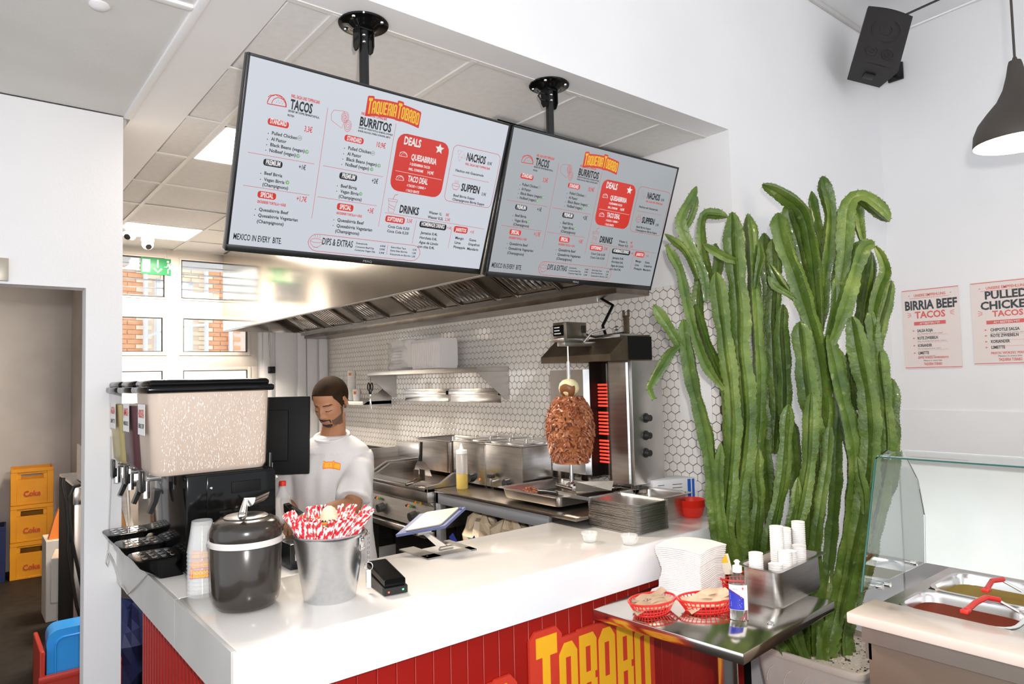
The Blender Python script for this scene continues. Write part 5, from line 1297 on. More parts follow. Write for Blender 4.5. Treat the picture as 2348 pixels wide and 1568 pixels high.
# ------------------------------------------------------------------ POS monitor, bottle
c_ = [atd(640, 907, 3.0), atd(697, 909, 2.93), atd(709, 1086, 2.88), atd(640, 1078, 2.95)]
t = thing('monitor', 'black flat monitor seen from behind between dispenser and worker', 'monitor', (1.17, 2.80, ZC))
tr_, br_ = atd(698, 909, 3.14), atd(709, 1086, 3.10)
vd = (tr_-br_); hgt = vd.length
xdir = Vector((-.80, .60, 0)).normalized()
MO = Vector((1.16, 3.08, ZC)); t.location = MO
M = frame(br_+xdir*.33-MO, -xdir, vd)
q = MB(); q.rbox((0, 0, -.012), (.33, hgt, .012), .003, M=M); q.rbox((.06, .06, .010), (.24, hgt-.06, .025), .006, M=M); q.build('housing', 'black_matte', t)
q = MB(); q.box((.006, .006, -.0135), (.324, hgt-.006, -.012), M=M); q.build('display', 'black_gloss', t)
q = MB(); q.sphere((.165, .095, .028), (.003, .003, .002), 8, M=M); q.build('lamp', 'led_blue', t)
q = MB(); q.box((.155, .03, .025), (.175, .055, .0262), M=M); q.box((.155, .065, .025), (.17, .075, .0262), M=M); q.build('sticker', 'paper', t)
mb_ = M @ Vector((.16, .1, .02))
q = MB(); q.tube([mb_, Vector((mb_.x-.02, mb_.y-.02, .10)), Vector((mb_.x-.02, mb_.y-.02, .012))], .016, 10); q.rbox((mb_.x-.11, mb_.y-.10, 0), (mb_.x+.06, mb_.y+.07, .012), .004); q.build('stand', 'black_plastic', t)
t = thing('receipt_printer', 'black receipt printer with white labels behind the metal bucket', 'printer', (1.03, 2.66, ZC))
q = MB(); q.rbox((0, 0, 0), (.13, .13, .10), .006); q.build('body', 'black_plastic', t)
q = MB(); q.box((.02, -.001, .035), (.085, 0, .062)); q.box((.12-.02, -.001, .01), (.125, 0, .03)); q.build('label', 'paper', t)
mat('pet', (.90, .88, .85), .06, alpha=.35, coat=.6, bump=.3, bscale=14)
p = at(648, 1232, 'Z', ZC); p = Vector((1.125, 2.985, ZC))
t = thing('water_bottle', 'empty clear plastic bottle with red cap between dispenser and worker', 'bottle', p)
q = MB(); q.lathe([(0, .004), (.028, 0), (.036, .01), (.038, .05), (.034, .09), (.038, .12), (.037, .20), (.030, .235), (.014, .27), (.012, .285)], n=28); q.build('body', 'pet', t)
q = MB(); q.lathe([(.0145, .282), (.0145, .302), (0, .303)], n=18); q.build('cap', 'red', t)

# ------------------------------------------------------------------ things on the far end of the left leg
t = thing('chopping_board', 'grey plastic board standing upright behind the dispenser levers', 'board', (.74, 3.62, ZC))
q = MB()
a, b_, c, d = [at(px, py, 'Y', 3.75)-Vector((.74, 3.62, ZC)) for px, py in ((322, 1090), (352, 1090), (368, 1200), (322, 1206))]
c.z = d.z = .001
q.prism([Vector(a)-Vector((0, 0, 0)), b_, c, d], (0, .012, 0)); q.build('board', 'tablet_back' if False else 'laminate_grey', t)
t = thing('steel_channel', 'tall steel channel leaning beside the partition', 'metal profile', (.64, 3.80, ZC))
P4 = lambda px, py, y: at(px, py, 'Y', y)-Vector((.64, 3.80, ZC))
q = MB(); q.prism([P4(254, 1072, 3.92), P4(276, 1074, 3.92), P4(308, 1212, 3.92), P4(292, 1212, 3.92)], (0, .02, 0)); q.build('channel', 'steel', t)
q = MB(); q.prism([P4(252, 1058, 3.91), P4(270, 1066, 3.91), P4(276, 1078, 3.91), P4(256, 1080, 3.91)], (0, .03, 0)); q.build('end_cap', 'black_plastic', t)
mat('wood_brown', (.30, .15, .05), .55, var=(.22, .10, .03), vscale=10)
t = thing('wooden_board', 'brown wooden board leaning behind the steel channel', 'board', (.64, 3.98, ZC))
q = MB(); q.prism([at(px, py, 'Y', 4.05)-Vector((.64, 3.98, ZC)) for px, py in ((252, 1090), (270, 1090), (296, 1218), (254, 1224))], (0, .015, 0)); q.build('board', 'wood_brown', t)
t = thing('steel_rod', 'thin steel rod standing behind the yellow drink tank', 'rod', (.73, 3.86, ZC))
q = MB(); v0, v1 = at(291, 1078, 'Y', 3.86), at(297, 1200, 'Y', 3.86); q.cyl(v0-Vector((.73, 3.86, ZC)), Vector((v1.x-.73+.003, 0, 0)), .007, n=10); q.build('rod', 'steel_bright', t)
# back shelf near the window
t = thing('side_bench', 'white topped bench with clutter under the kitchen window', 'bench', (1.10, 5.9, 0))
q = MB(); q.rbox((0, 0, 1.10), (.9, .6, 1.14), .004); q.build('top', 'white_paint', t)
q = MB(); q.box((.02, .02, .0), (.88, .58, 1.10)); q.build('carcass', 'cabinet_dark', t)
t = thing('red_cable', 'red cable coil hanging from the bench near the window', 'cable', (1.10, 5.88, .95))
q = MB(); q.tube([(0.0, 0, .12), (.05, -.01, .05), (.04, -.01, -.08), (-.02, -.01, -.10), (.02, -.01, .02), (.08, -.01, .1)], .012, 8); q.build('coil', 'red', t)

# cable on the partition edge
t = thing('white_cable', 'thin cable hanging down the partition edge and knotted over the counter', 'cable', (.62, 3.60, 1.0))
def PC(px, py, y=3.655): return at(px, py, 'Y', y)-Vector((.62, 3.60, 1.0))
q = MB(); pts = [PC(253, 1000), PC(254, 1100), PC(250, 1200), PC(248, 1258), PC(243, 1290), PC(247, 1300), PC(250, 1285), PC(247, 1262), PC(262, 1290, 3.5)]
q.tube(pts, .0035, 6)
q.tube([PC(262, 1290, 3.5), at(278, 1340, 'X', .595)-Vector((.62, 3.60, 1.0)), at(293, 1362, 'X', .595)-Vector((.62, 3.60, 1.0)), at(320, 1335, 'X', .595)-Vector((.62, 3.60, 1.0)), at(338, 1315, 'X', .60)-Vector((.62, 3.60, 1.0))], .0035, 6)
q.build('cable', 'laminate_grey', t)
# ------------------------------------------------------------------ steel side table
ZM = .838
ang = R_(4)
t = thing('steel_table', 'small polished steel table on one leg in front of the counter', 'table', (2.0, 1.31, 0), ang)
TW, TD = .717, .632
q = MB(); q.rbox((0, 0, ZM-.038), (TW, TD, ZM), .003); q.build('tabletop', 'steel_mirror', t)
q = MB(); q.cyl((.36, .27, .02), (.36, .27, ZM-.04), .038, n=32); q.build('pedestal', 'steel_bright', t)
q = MB(); q.rbox((.16, .08, 0), (.56, .48, .02), .006); q.build('foot_plate', 'steel', t)
# bottle cap
p = at(1768, 1430, 'Z', ZM)
tag(MB().lathe([(0, 0), (.013, 0), (.014, .003), (.011, .006), (0, .0065)], n=20).build('crown_cap', 'chrome', loc=p), 'small silver crown cap lying on the steel table', 'bottle cap')
# napkins
mat('napkin', (.90, .84, .81), .85, var=(.93, .88, .85), vscale=30, bump=.3, bscale=60)
nb = at(1572, 1330, 'Z', ZM)
t0 = Vector((2.43, 1.825, ZM))
rn = random.Random(4)
t = thing('napkin_stack', 'tall wavy stack of white paper napkins on the steel table', 'napkins', t0, R_(6))
nl = 26; hh = .195
q = MB()
for k in range(nl):
    z0_ = k*hh/nl; z1_ = z0_+hh/nl*.86
    g_ = 1+.05*math.sin(k*.35)+(.10 if k > nl*.68 else 0)*(k-nl*.68)/(nl*.32)
    s_ = .096*g_; ox, oy = .008*math.sin(k*.3), .006*math.cos(k*.22)+rn.uniform(-.002, .002)
    ring = lambda z, r: [Vector((ox+a, oy+b_, z+.006*math.sin(a*28+k*.08)+.005*math.cos(b_*22))) for a, b_ in [(s_*cx*r, s_*cy*r) for cx, cy in ((-1, -1), (-.33, -1.02), (.33, -.98), (1, -1), (1.02, -.33), (.98, .33), (1, 1), (.33, 1.02), (-.33, .98), (-1, 1), (-1.02, .33), (-.98, -.33))]]
    q.loft([ring(z0_, .985), ring((z0_+z1_)/2, 1.0), ring(z1_, .985)])
o = q.build('napkins', 'napkin', t); o['kind'] = 'stuff'
t = thing('napkin_stack', 'thin spread of napkins under the tall stack, toward the counter', 'napkins', (2.40, 1.83, ZM+.0), R_(3))
q = MB()
for k in range(4): q.rbox((-.12+.004*k, -.10+.003*k, .0+k*.003), (.12, .10, .0028+k*.003), .001, 1)
o = q.build('napkins', 'napkin', t); o['kind'] = 'stuff'

# ------------------------------------------------------------------ red baskets
mat('red_plastic', (.78, .025, .02), .3, coat=.3)
def basket(label, c, rz, a=.105, b_=.070, h=.048):
    t = thing('basket', label, 'basket', c, rz, 'red oval baskets')
    E_ = lambda s, w, z: Vector((a*s*math.cos(w), b_*s*math.sin(w), z))
    q = MB(); q.tube([E_(1, R_(10*k), h) for k in range(37)], .0042, 8, cap=False); q.build('rim', 'red_plastic', t)
    q = MB()
    for s, z in ((.90, h*.62), (.80, h*.30), (.74, h*.06)): q.tube([E_(s, R_(10*k), z) for k in range(37)], .0022, 6, cap=False)
    for k in range(36):
        w = R_(10*k); q.tube([E_(.74, w, h*.06), E_(.81, w, h*.33), E_(.91, w, h*.65), E_(1, w, h)], .0022, 5, cap=False)
    o = q.build('lattice', 'red_plastic', t); o['kind'] = 'stuff'
    q = MB()
    for k in range(-5, 6):
        y = k*.011; x = a*.73*math.sqrt(max(0, 1-(y/(b_*.74))**2)); q.tube([(-x, y, .002), (x, y, .002)], .002, 5)
    for k in range(-7, 8):
        x = k*.011; y = b_*.73*math.sqrt(max(0, 1-(x/(a*.74))**2)); q.tube([(x, -y, .002), (x, y, .002)], .002, 5)
    o = q.build('base_grid', 'red_plastic', t); o['kind'] = 'stuff'
    return t
B1 = Vector((2.10, 1.765, ZM)); B2 = Vector((2.262, 1.635, ZM)); B3 = Vector((2.60, 1.70, ZM))
basket('red oval basket of brown wooden cutlery sleeves at the left of the steel table', B1, R_(-5))
basket('red oval basket of pale brown paper sleeves behind the sanitizer bottle', B2+Vector((.01, 0, 0)), R_(-30), .12)
basket('red oval basket at the back of the steel table, beside the cutlery pan', B3, R_(-40))
mat('kraft_light', (.66, .47, .32), .8, var=(.72, .54, .38), vscale=12)
mat('kraft_dark', (.42, .29, .19), .8, var=(.50, .36, .25), vscale=12)
def sleeve(c, rz, pitch, L_, W_, m_, label, group, seed):
    rn = random.Random(seed); q = MB(); n = 10; top = []; ph = rn.uniform(0, 6)
    rings = []
    for i in range(n+1):
        x = -L_/2+L_*i/n; zz = .007*math.sin(i*.9+ph)
        rings.append([Vector((x, -W_/2, zz)), Vector((x, 0, zz+.004)), Vector((x, W_/2, zz)), Vector((x, W_/2, zz-.003)), Vector((x, 0, zz+.001)), Vector((x, -W_/2, zz-.003))])
    q.loft(rings)
    o = q.build('cutlery_sleeve', m_); o.location = c; o.rotation_euler = (R_(rn.uniform(-15, 15)), pitch, rz)
    tag(o, label, 'cutlery sleeve', group)
for k in range(7):
    sleeve(B1+Vector((-.01+.009*k-.02, -.03+.011*k, .032+.0025*k)), R_(-30+rn.uniform(-25, 25)), R_(-6), .155, .035, 'kraft_dark', 'brown paper cutlery sleeve in the leftmost red basket', 'sleeves in the left basket', k)
for k in range(6):
    sleeve(B2+Vector((.0+.004*k, -.022+.010*k, .030+.004*k)), R_(-32+rn.uniform(-8, 8)), R_(-9), .19, .04, 'kraft_light', 'pale brown paper cutlery sleeve in the middle red basket', 'sleeves in the middle basket', 20+k)
# paper leaflet and printed paper at the back
mat('print_paper', (.85, .78, .66), .6)
t = thing('leaflet', 'yellow and red printed leaflet standing in the rear basket', 'leaflet', B3+Vector((-.05, .07, .05)), R_(-35))
q = MB(); q.box((-.07, -.001, 0), (.06, .001, .09), M=Matrix.Rotation(R_(-35), 4, 'X')); q.build('sheet', 'print_paper', t)
q = MB(); q.box((-.06, -.002, .05), (.05, -.001, .085), M=Matrix.Rotation(R_(-35), 4, 'X')); q.build('yellow_print', 'yellow', t)
q = MB(); q.box((-.065, -.002, .015), (.0, -.001, .04), M=Matrix.Rotation(R_(-35), 4, 'X')); q.build('red_print', 'red', t)
# sanitizer
mat('gel', (.93, .94, .94), .03, trans=1.0, ior=1.33)
sc_ = at(1695, 1420, 'Z', ZM)
d2c = (CAM-sc_); rzs = math.atan2(d2c.y, d2c.x)+PI/2
t = thing('sanitizer_bottle', 'clear hand sanitizer bottle with white cap and blue and white label', 'bottle', sc_, rzs)
q = MB()
def ov(a, b_, z): return [Vector((a*math.cos(w), b_*math.sin(w), z)) for w in [2*PI*k/24 for k in range(24)]]
q.loft([ov(.030, .020, 0), ov(.034, .023, .004), ov(.034, .023, .02), ov(.032, .021, .028), ov(.034, .023, .036), ov(.034, .023, .135), ov(.030, .021, .155), ov(.012, .012, .168), ov(.012, .012, .175)]); q.build('body', 'clear_plastic', t)
q = MB(); q.loft([ov(.0325, .0215, .003), ov(.0325, .0215, .125)]); q.build('gel', 'gel', t)
q = MB()
arcp = lambda s, z, off=.0005: Vector(((.034+off)*math.sin(s), -(.023+off)*math.cos(s), z))
rings = [[arcp(-1.2+2.4*k/16, z) for k in range(17)] for z in (.040, .130)]
q.loft(rings, cap=False, closed=False); q.build('label', 'paper', t)
mat('label_blue', (.03, .04, .42), .4)
q = MB()
vs = []; 
for k in range(17):
    s = -1.2+2.4*k/16; top = .112-.030*(max(0, (s+1.2)/1.75))**1.6
    if s > .62: break
    vs.append((s, top))
q.loft([[arcp(s, .041, .0009) for s, z in vs], [arcp(s, z, .0009) for s, z in vs]], cap=False, closed=False); q.build('label_band', 'label_blue', t)
q = MB(); q.tube([arcp(s, z+.001, .001) for s, z in vs], .0008, 5); q.build('label_line', 'red', t)
q = MB(); q.rbox((.012, -.0245, .118), (.020, -.0215, .120), .0005, 1); q.rbox((.0155, -.0240, .114), (.0175, -.0210, .124), .0005, 1); q.build('cross_mark', 'red', t)
q = MB()
Wl = Wrap(lambda x, y, z=0: arcp(x/.034, y, .0013+z))
put_text(q, 'Clearmi', Wl, -.024, .1135, .022, .005); q.build('label_lettering', 'ink_black', t)
q = MB()
for k in range(8):
    if 3 < k < 5: continue
    q.loft([[arcp(-.95+.12*(k > 4), .095-.006*k, .0015), arcp(.15+.2*(k % 3)/2, .095-.006*k, .0015)], [arcp(-.95+.12*(k > 4), .0965-.006*k, .0015), arcp(.15+.2*(k % 3)/2, .0965-.006*k, .0015)]], cap=False, closed=False)
q.build('printed_line', 'paper', t)
q = MB(); q.lathe([(.013, .172), (.017, .173), (.017, .195), (.008, .197), (.008, .207), (.012, .210), (.006, .217), (0, .218)], n=22); q.build('cap', 'foam', t)
# cutlery pan with cups
pz = math.atan2(.0185+.07, 1)*0
pn_ = at(1780, 1402, 'Z', ZM)
GNL, GNW, GNH = .40, .168, .145
px_ = Vector((2.437, 1.448, 0)); dirx = Vector((.3874, .02, 0)).normalized()
rz_ = R_(4)
pan = gn_pan('cutlery_pan', 'deep steel pan full of paper cup stacks on the steel table', (2.455, 1.44, ZM), GNL, GNW, GNH, rz_, rim=.012)
Mp = Matrix.Translation((2.455, 1.44, ZM)) @ Matrix.Rotation(rz_, 4, 'Z')
cupm = MB(); cupm.lathe([(.0, .0), (.021, 0), (.0265, .050), (.0278, .051), (.0278, .054), (.025, .052), (.0, .048)], n=20); cme = cupm.mesh('cup', 'foam')
spots = [(.050, .118, .19, 'leftmost short stack'), (.095, .060, .150, 'lowest stack'), (.150, .045, .19, 'front stack'), (.225, .115, .265, 'tall stack in the middle'), (.285, .110, .245, 'stack right of the middle tall one'),
         (.325, .130, .24, 'narrow stack at the back'), (.368, .088, .27, 'tallest stack at the right end'), (.200, .050, .18, 'half hidden front stack'), (.275, .045, .19, 'short stack at the right front')]
for (x_, y_, top, l) in spots:
    w0 = Mp @ Vector((x_, y_, .008))
    t = thing('cup_stack', l+' of white paper cups standing in the steel pan', 'cup stack', w0, 0, 'cup stacks in the steel pan')
    n = int((top-.05)/.0085)
    for k in range(n):
        o = bpy.data.objects.new('cup', cme); COL.objects.link(o); o.parent = t; o.location = (0, 0, .0+k*.0085)
# ------------------------------------------------------------------ salad bar
mat('steel_warm', (.55, .47, .40), .35, .9, var=(.48, .41, .35), vscale=3)
mat('marble', (.80, .68, .60), .25, coat=.3, var=(.74, .62, .55), vscale=6)
mat('brown_metal', (.22, .17, .13), .45, .5)
mat('salsa_red', (.20, .03, .010), .5, spec=.03)
mat('salsa_green', (.24, .17, .04), .5, spec=.03)
mat('tong_red', (.70, .03, .02), .35)
SX, SY, ZS = 2.30, 1.11, .95
t = thing('salad_bar', 'refrigerated salsa bar with stone ledge, steel pans and glass guard', 'salad bar', (SX, SY, 0))
YE = -2.3
q = MB(); q.rbox((0, YE-SY, ZS-.035), (.20, .005, ZS), .005); q.build('ledge', 'marble', t)
q = MB(); q.box((.05, YE-SY, ZS-.10), (.07, -.02, ZS-.036)); q.box((.07, -.04, ZS-.16), (.9, -.02, ZS-.018)); q.build('front_band', 'steel_warm', t)
q = MB(); q.rbox((.07, YE-SY, .40), (.075, -.03, ZS-.10), .001); q.box((.075, YE-SY, .05), (.88, -.03, ZS-.16)); q.build('cabinet', 'brown_metal', t)
q = MB(); q.rbox((.05, -.56, .05), (.065, -.57, ZS-.1), .001); q.rbox((.06, -.60, .05), (.075, YE-SY, ZS-.12), .002); q.build('door', 'black_matte', t)
# top deck with pan openings, pans as parts
zc_ = ZS-.015
pans = []
dk = MB(); 
x0_, x1_ = .20, .88
rows_ = [(.225, .46), (.50, .80)]
yc_ = [-.05, -.40, -.75, -1.10]
dk.box((x0_, YE-SY, zc_-.003), (rows_[0][0], -.01, zc_)); dk.box((rows_[0][1], YE-SY, zc_-.003), (rows_[1][0], -.01, zc_)); dk.box((rows_[1][1], YE-SY, zc_-.003), (x1_, -.01, zc_))
for (a, b_) in rows_:
    dk.box((a, -.06, zc_-.003), (b_, -.01, zc_))
    for k in range(5):
        y1_ = -.06-k*.36
        dk.box((a, y1_-.36, zc_-.003), (b_, y1_-.33, zc_)) if k < 4 else None
dk.box((rows_[0][0], YE-SY, zc_-.003), (rows_[1][1], -.06-4*.36-.0, zc_))
dk.build('deck', 'steel', t)
for ri, (a, b_) in enumerate(rows_):
    for k in range(4):
        y1_ = -.06-k*.36; y0_ = y1_-.33
        q = MB(); W_ = b_-a; Dd = .33
        rr = lambda s, z, r=.06: [Vector((a+W_/2+(u-W_/2)*s, y0_+Dd/2+(v-Dd/2)*s, z)) for u, v in rrect(0, 0, W_, Dd, r, 4)]
        q.loft([rr(1.05, zc_+.001), rr(1.05, zc_+.004), rr(.97, zc_+.004), rr(.94, zc_-.012), rr(.90, zc_-.13), rr(.88, zc_-.135)], cap=False); q.add(rr(.89, zc_-.134), [tuple(range(len(rr(1, 0))))], True); pp = q.build('pan', 'steel_bright', t)
        q = MB(); rg_ = rr(.93, zc_-.028 if ri == 0 else zc_-.034); q.add(rg_, [tuple(range(len(rg_)))], False); q.build('salsa', 'salsa_red' if ri == 0 else 'salsa_green', pp)
# glass guard
q = MB()
gl = lambda px, py: at(px, py, 'Y', SY-.01)
Gpts = [gl(1978, 1358), gl(2010, 1052), gl(2036, 1032), gl(2075, 1040), gl(2105, 1100), gl(2120, 1180), gl(2122, 1290)]
q.prism([p-Vector((SX, SY, 0)) for p in Gpts], (0, .007, 0)); mat('glass_green', (.90, .97, .94), .0, trans=1.0, ior=1.45); mat('glass_edge', (.03, .13, .11), .15, spec=.5)
gp = q.build('side_glass', 'glass_green', t)
q = MB(); q.tube([Gpts[0]-Vector((SX, SY-.0035, 0)), Gpts[1]-Vector((SX, SY-.0035, 0))], .003, 6); q.build('glass_edge', 'glass_edge', t)
a, b_ = Gpts[1]-Vector((SX, SY, 0)), Gpts[3]-Vector((SX, SY, 0))
ztop = a.z+.004
bx_ = Gpts[4].x-SX
q = MB(); q.box((a.x+.01, YE-SY, ztop), (b_.x, -.008, ztop+.008)); q.build('top_glass', 'glass_green', t)
q = MB(); q.tube([(a.x+.012, YE-SY, ztop+.002), (a.x+.012, -.008, ztop+.002)], .003, 6); q.build('glass_edge', 'glass_edge', t)
cv = [Vector((p.x-SX, 0, p.z)) for p in Gpts[3:]]
mat('guard_panel', (.80, .84, .82), .12, var=(.74, .79, .77), vscale=3)
q = MB()
q.add([Vector((p.x, y, p.z)) for y in (-.012, YE-SY) for p in cv]+[Vector((p.x+.006, y, p.z)) for y in (-.012, YE-SY) for p in cv], [(i, i+1, len(cv)+i+1, len(cv)+i) for i in range(len(cv)-1)]+[(2*len(cv)+i, 3*len(cv)+i, 3*len(cv)+i+1, 2*len(cv)+i+1) for i in range(len(cv)-1)], True); q.build('curved_panel', 'guard_panel', t, fix=False)
for (px, py) in ((2018, 1345), (2035, 1340), (2096, 1290), (2035, 1048)):
    v = at(px, py, 'Y', SY-.02)-Vector((SX, SY, 0)); q = MB(); q.cyl(v-Vector((0, .01, 0)), v+Vector((0, .012, 0)), .009, n=14); q.build('glass_clamp', 'chrome', t)
v = at(2290, 1300, 'X', SX+.82); v = v-Vector((SX, SY, 0)); q = MB(); q.sphere(v, .022, 14); q.build('knob', 'chrome', t)
# red tongs / spoons in the pans
for i, (pts, l) in enumerate(([(2213, 1395), (2235, 1385), (2262, 1378), (2290, 1378)], 'red tong handle over the front salsa pan'), ) if False else enumerate(((((2215, 1400), (2238, 1388), (2262, 1379), (2292, 1378)), 'red serving tongs resting on the front salsa pan'), (((2262, 1352), (2275, 1338), (2300, 1332)), 'red serving tongs resting on the rear salsa pan'))):
    zz = ZS+.012
    P3 = [at(x, y, 'Z', zz) for x, y in pts]
    t = thing('serving_tongs', l, 'tongs', P3[0], 0, 'red tongs on the salsa bar')
    L3 = [p-P3[0] for p in P3]
    q = MB(); q.tube([L3[0]+Vector((0, 0, .0)), L3[1]+Vector((0, 0, .01)), L3[-1]+Vector((0, 0, .006))] if len(L3) == 3 else [L3[0], L3[1]+Vector((0, 0, .01)), L3[2]+Vector((0, 0, .014)), L3[3]+Vector((0, 0, .004))], .009, 8); q.rbox((-.02, -.012, -.006), (.015, .012, .006), .003); q.build('handle', 'tong_red', t)
    q = MB(); q.tube([L3[-1], L3[-1]+Vector((.02, -.05, -.03))], .005, 8); q.build('tip', 'chrome', t)

# ------------------------------------------------------------------ posters
mat('poster', (.80, .70, .66), .6)
mat('poster_red', (.70, .14, .13), .6)
mat('poster_black', (.05, .06, .07), .6)
def poster(label, tl, tr, bl, lines, title, cat='poster'):
    a = at(*tl, 'X', Xr-.002); b_ = at(*tr, 'X', Xr-.002); c = at(*bl, 'X', Xr-.002)
    w = a.y-b_.y if title else .42; h = a.z-c.z
    return a, w, h
def make_poster(label, yl, zt_, w, h, heads, tac, lst, foot, stp=.093, sub=True):
    t = thing('poster', label, 'poster', (Xr-.0165*0-.001, yl, zt_), 0)
    M = frame((-.0025, 0, -h), (0, -1, 0), (0, 0, 1))
    q = MB(); q.box((0, 0, 0), (w, h, .0015), M=M); q.build('sheet', 'poster', t)
    K, Rd = MB(), MB(); z = .0022
    put_poly(Rd, M, [(0, h*.985), (w, h*.985), (w, h*.993), (0, h*.993)], z); put_poly(Rd, M, [(0, h*.012), (w, h*.012), (w, h*.020), (0, h*.020)], z)
    put_text(Rd, 'UNSERE EMPFEHLUNG', M, w*.22, h*.905, w*.56, h*.034, .02, z)
    put_poly(Rd, M, [(w*.14, h*.885), (w*.84, h*.885), (w*.84, h*.889), (w*.14, h*.889)], z)
    for x_ in (.12, .86): put_poly(Rd, M, [(w*x_, h*.915), (w*(x_+.03), h*.921), (w*x_, h*.927)], z)
    for (s, x, y, ww, hh) in heads: put_text(K, s, M, w*x, h*y, w*ww, h*hh, .035, z)
    s, x, y, ww, hh = tac; put_text(Rd, s, M, w*x, h*y, w*ww, h*hh, .03, z)
    for sg in (-1, 1):
        for k in range(3): xx = w*(.50+sg*.38); put_stroke(Rd, M, [(xx-.012*sg, h*(y+.045+.022*(k-1)*-1*.5)), (xx+.012*sg, h*(y+.045+.03*(1-k)))], .003, z=z)
    yy = y-.09
    put_poly(Rd, M, [(w*.20, h*yy), (w*.76, h*yy), (w*.76, h*(yy+.045)), (w*.20, h*(yy+.045))], z)
    Wt = MB(); put_text(Wt, 'AM BESTEN MIT', M, w*.30, h*(yy+.010), w*.36, h*.025, .02, z+.0006); Wt.build('white_lettering', 'poster', t)
    for k, (s, ww) in enumerate(lst):
        y2 = yy-.085-k*stp
        put_text(K, s, M, w*.25, h*y2, w*ww, h*.036, .03, z)
        put_poly(Rd, M, [(w*.17, h*(y2+.008)), (w*.205, h*(y2+.018)), (w*.17, h*(y2+.028))], z)
        if sub or k == 0: put_text(K, 'fein, fruchtig und leicht scharf', M, w*.25, h*(y2-.028), w*min(.5, ww*1.6), h*.012, 0, z)
        put_poly(Rd, M, [(w*.24, h*(y2-.041)), (w*.78, h*(y2-.041)), (w*.78, h*(y2-.039)), (w*.24, h*(y2-.039))], z)
    put_text(Rd, foot, M, w*.24, h*.125, w*.54, h*.026, .02, z)
    put_text(K, 'Mexico in every bite', M, w*.34, h*.092, w*.32, h*.022, 0, z)
    put_text(Rd, 'TAQUERIA TOBABO', M, w*.34, h*.045, w*.32, h*.032, .03, z)
    Rd.build('red_lettering', 'poster_red', t, fix=False); K.build('black_lettering', 'poster_black', t, fix=False)
pa, pb, pc = at(2068, 667, 'X', Xr), at(2197, 652, 'X', Xr), at(2085, 846, 'X', Xr)
make_poster('left poster on the white wall, headed Birria Beef Tacos', pa.y, pa.z, pa.y-pb.y, pa.z-pc.z,
            [('BIRRIA BEEF', .05, .745, .92, .115)], ('TACOS', .22, .635, .54, .085), [('SALSA ROJA', .28), ('ROTE ZWIEBELN', .36), ('KORIANDER', .25), ('LIMETTE', .19)], 'SAFTIG. WÜRZIG. UNVERGESSLICH.')
pa = at(2225, 650, 'X', Xr); pc = at(2237, 837, 'X', Xr)
make_poster('right poster on the white wall, headed Pulled Chicken Tacos', pa.y, pa.z, .385, pa.z-pc.z,
            [('PULLED', .20, .79, .58, .095), ('CHICKEN', .13, .665, .74, .098)], ('TACOS', .29, .575, .42, .07), [('CHIPOTLE SALSA', .40), ('ROTE ZWIEBELN', .38), ('KORIANDER', .26), ('LIMETTE', .19)], 'FRISCH. WÜRZIG. PERFEKT.', .070, False)

# ------------------------------------------------------------------ pendant lamp
mat('lamp_black', (.05, .042, .035), .6)
mat('lamp_inside', (.95, .92, .85), .5)
mat('bulb', (1, 1, 1), .5, emit=(1, .85, .62), es=14)
pc = Vector((3.115, .765, 2.585))
t = thing('pendant_lamp', 'dark bell shaped pendant lamp, lit, hanging by the right edge', 'lamp', (pc.x, pc.y, Hh))
dz_ = pc.z-Hh
prof = [(.148, 0), (.150, .005), (.146, .045), (.130, .085), (.100, .125), (.066, .165), (.044, .21), (.031, .26), (.024, .30), (.020, .315), (.010, .318), (.006, .33)]
q = MB(); q.lathe([(r, z+dz_) for r, z in prof], n=48); q.build('shade', 'lamp_black', t)
q = MB(); q.lathe([(.148, dz_), (.142, dz_+.045), (.126, dz_+.085), (.096, dz_+.122), (.05, dz_+.14), (0, dz_+.14)], n=48); q.build('shade_lining', 'lamp_inside', t)
q = MB(); q.sphere((0, 0, dz_+.055), .045, 16); q.build('bulb', 'bulb', t)
q = MB(); q.cyl((0, 0, dz_+.32), (0, 0, 0), .0045, n=8); q.build('cord', 'lamp_black', t)
q = MB(); q.lathe([(0, -.03), (.04, -.03), (.05, 0)], n=20); q.build('canopy', 'lamp_black', t)

# ------------------------------------------------------------------ loudspeaker
mat('speaker_black', (.022, .019, .018), .5, bump=.2, bscale=300)
c0_ = atd(1985, 18, 4.32); c1_ = atd(2086, 42, 4.28); c2_ = atd(1953, 143, 4.24)
xv = (c1_-c0_); yv = (c2_-c0_)
w_, h_ = xv.length, yv.length
base_ = Vector((Xr-.02, 1.93, 3.80))
t = thing('loudspeaker', 'black loudspeaker tilted down in the ceiling corner above the cactus', 'loudspeaker', (Xr-.02, 1.93, 3.80))
M = frame(c2_-base_, xv, -yv)
q = MB()
fr_ = []
for zz in (0, .02):
    fr_.append([M @ Vector((x, y, zz+.018*math.sin(PI*x/w_)*1.0)) for x, y in ([(w_*k/8, 0) for k in range(9)]+[(w_*(8-k)/8, h_) for k in range(9)])])
q.loft([[M @ Vector((w_*.5+(x-w_*.5)*.75, y, -.16)) for x, y in ([(w_*k/8, 0) for k in range(9)]+[(w_*(8-k)/8, h_) for k in range(9)])]]+fr_, smooth=False); q.build('cabinet', 'speaker_black', t)
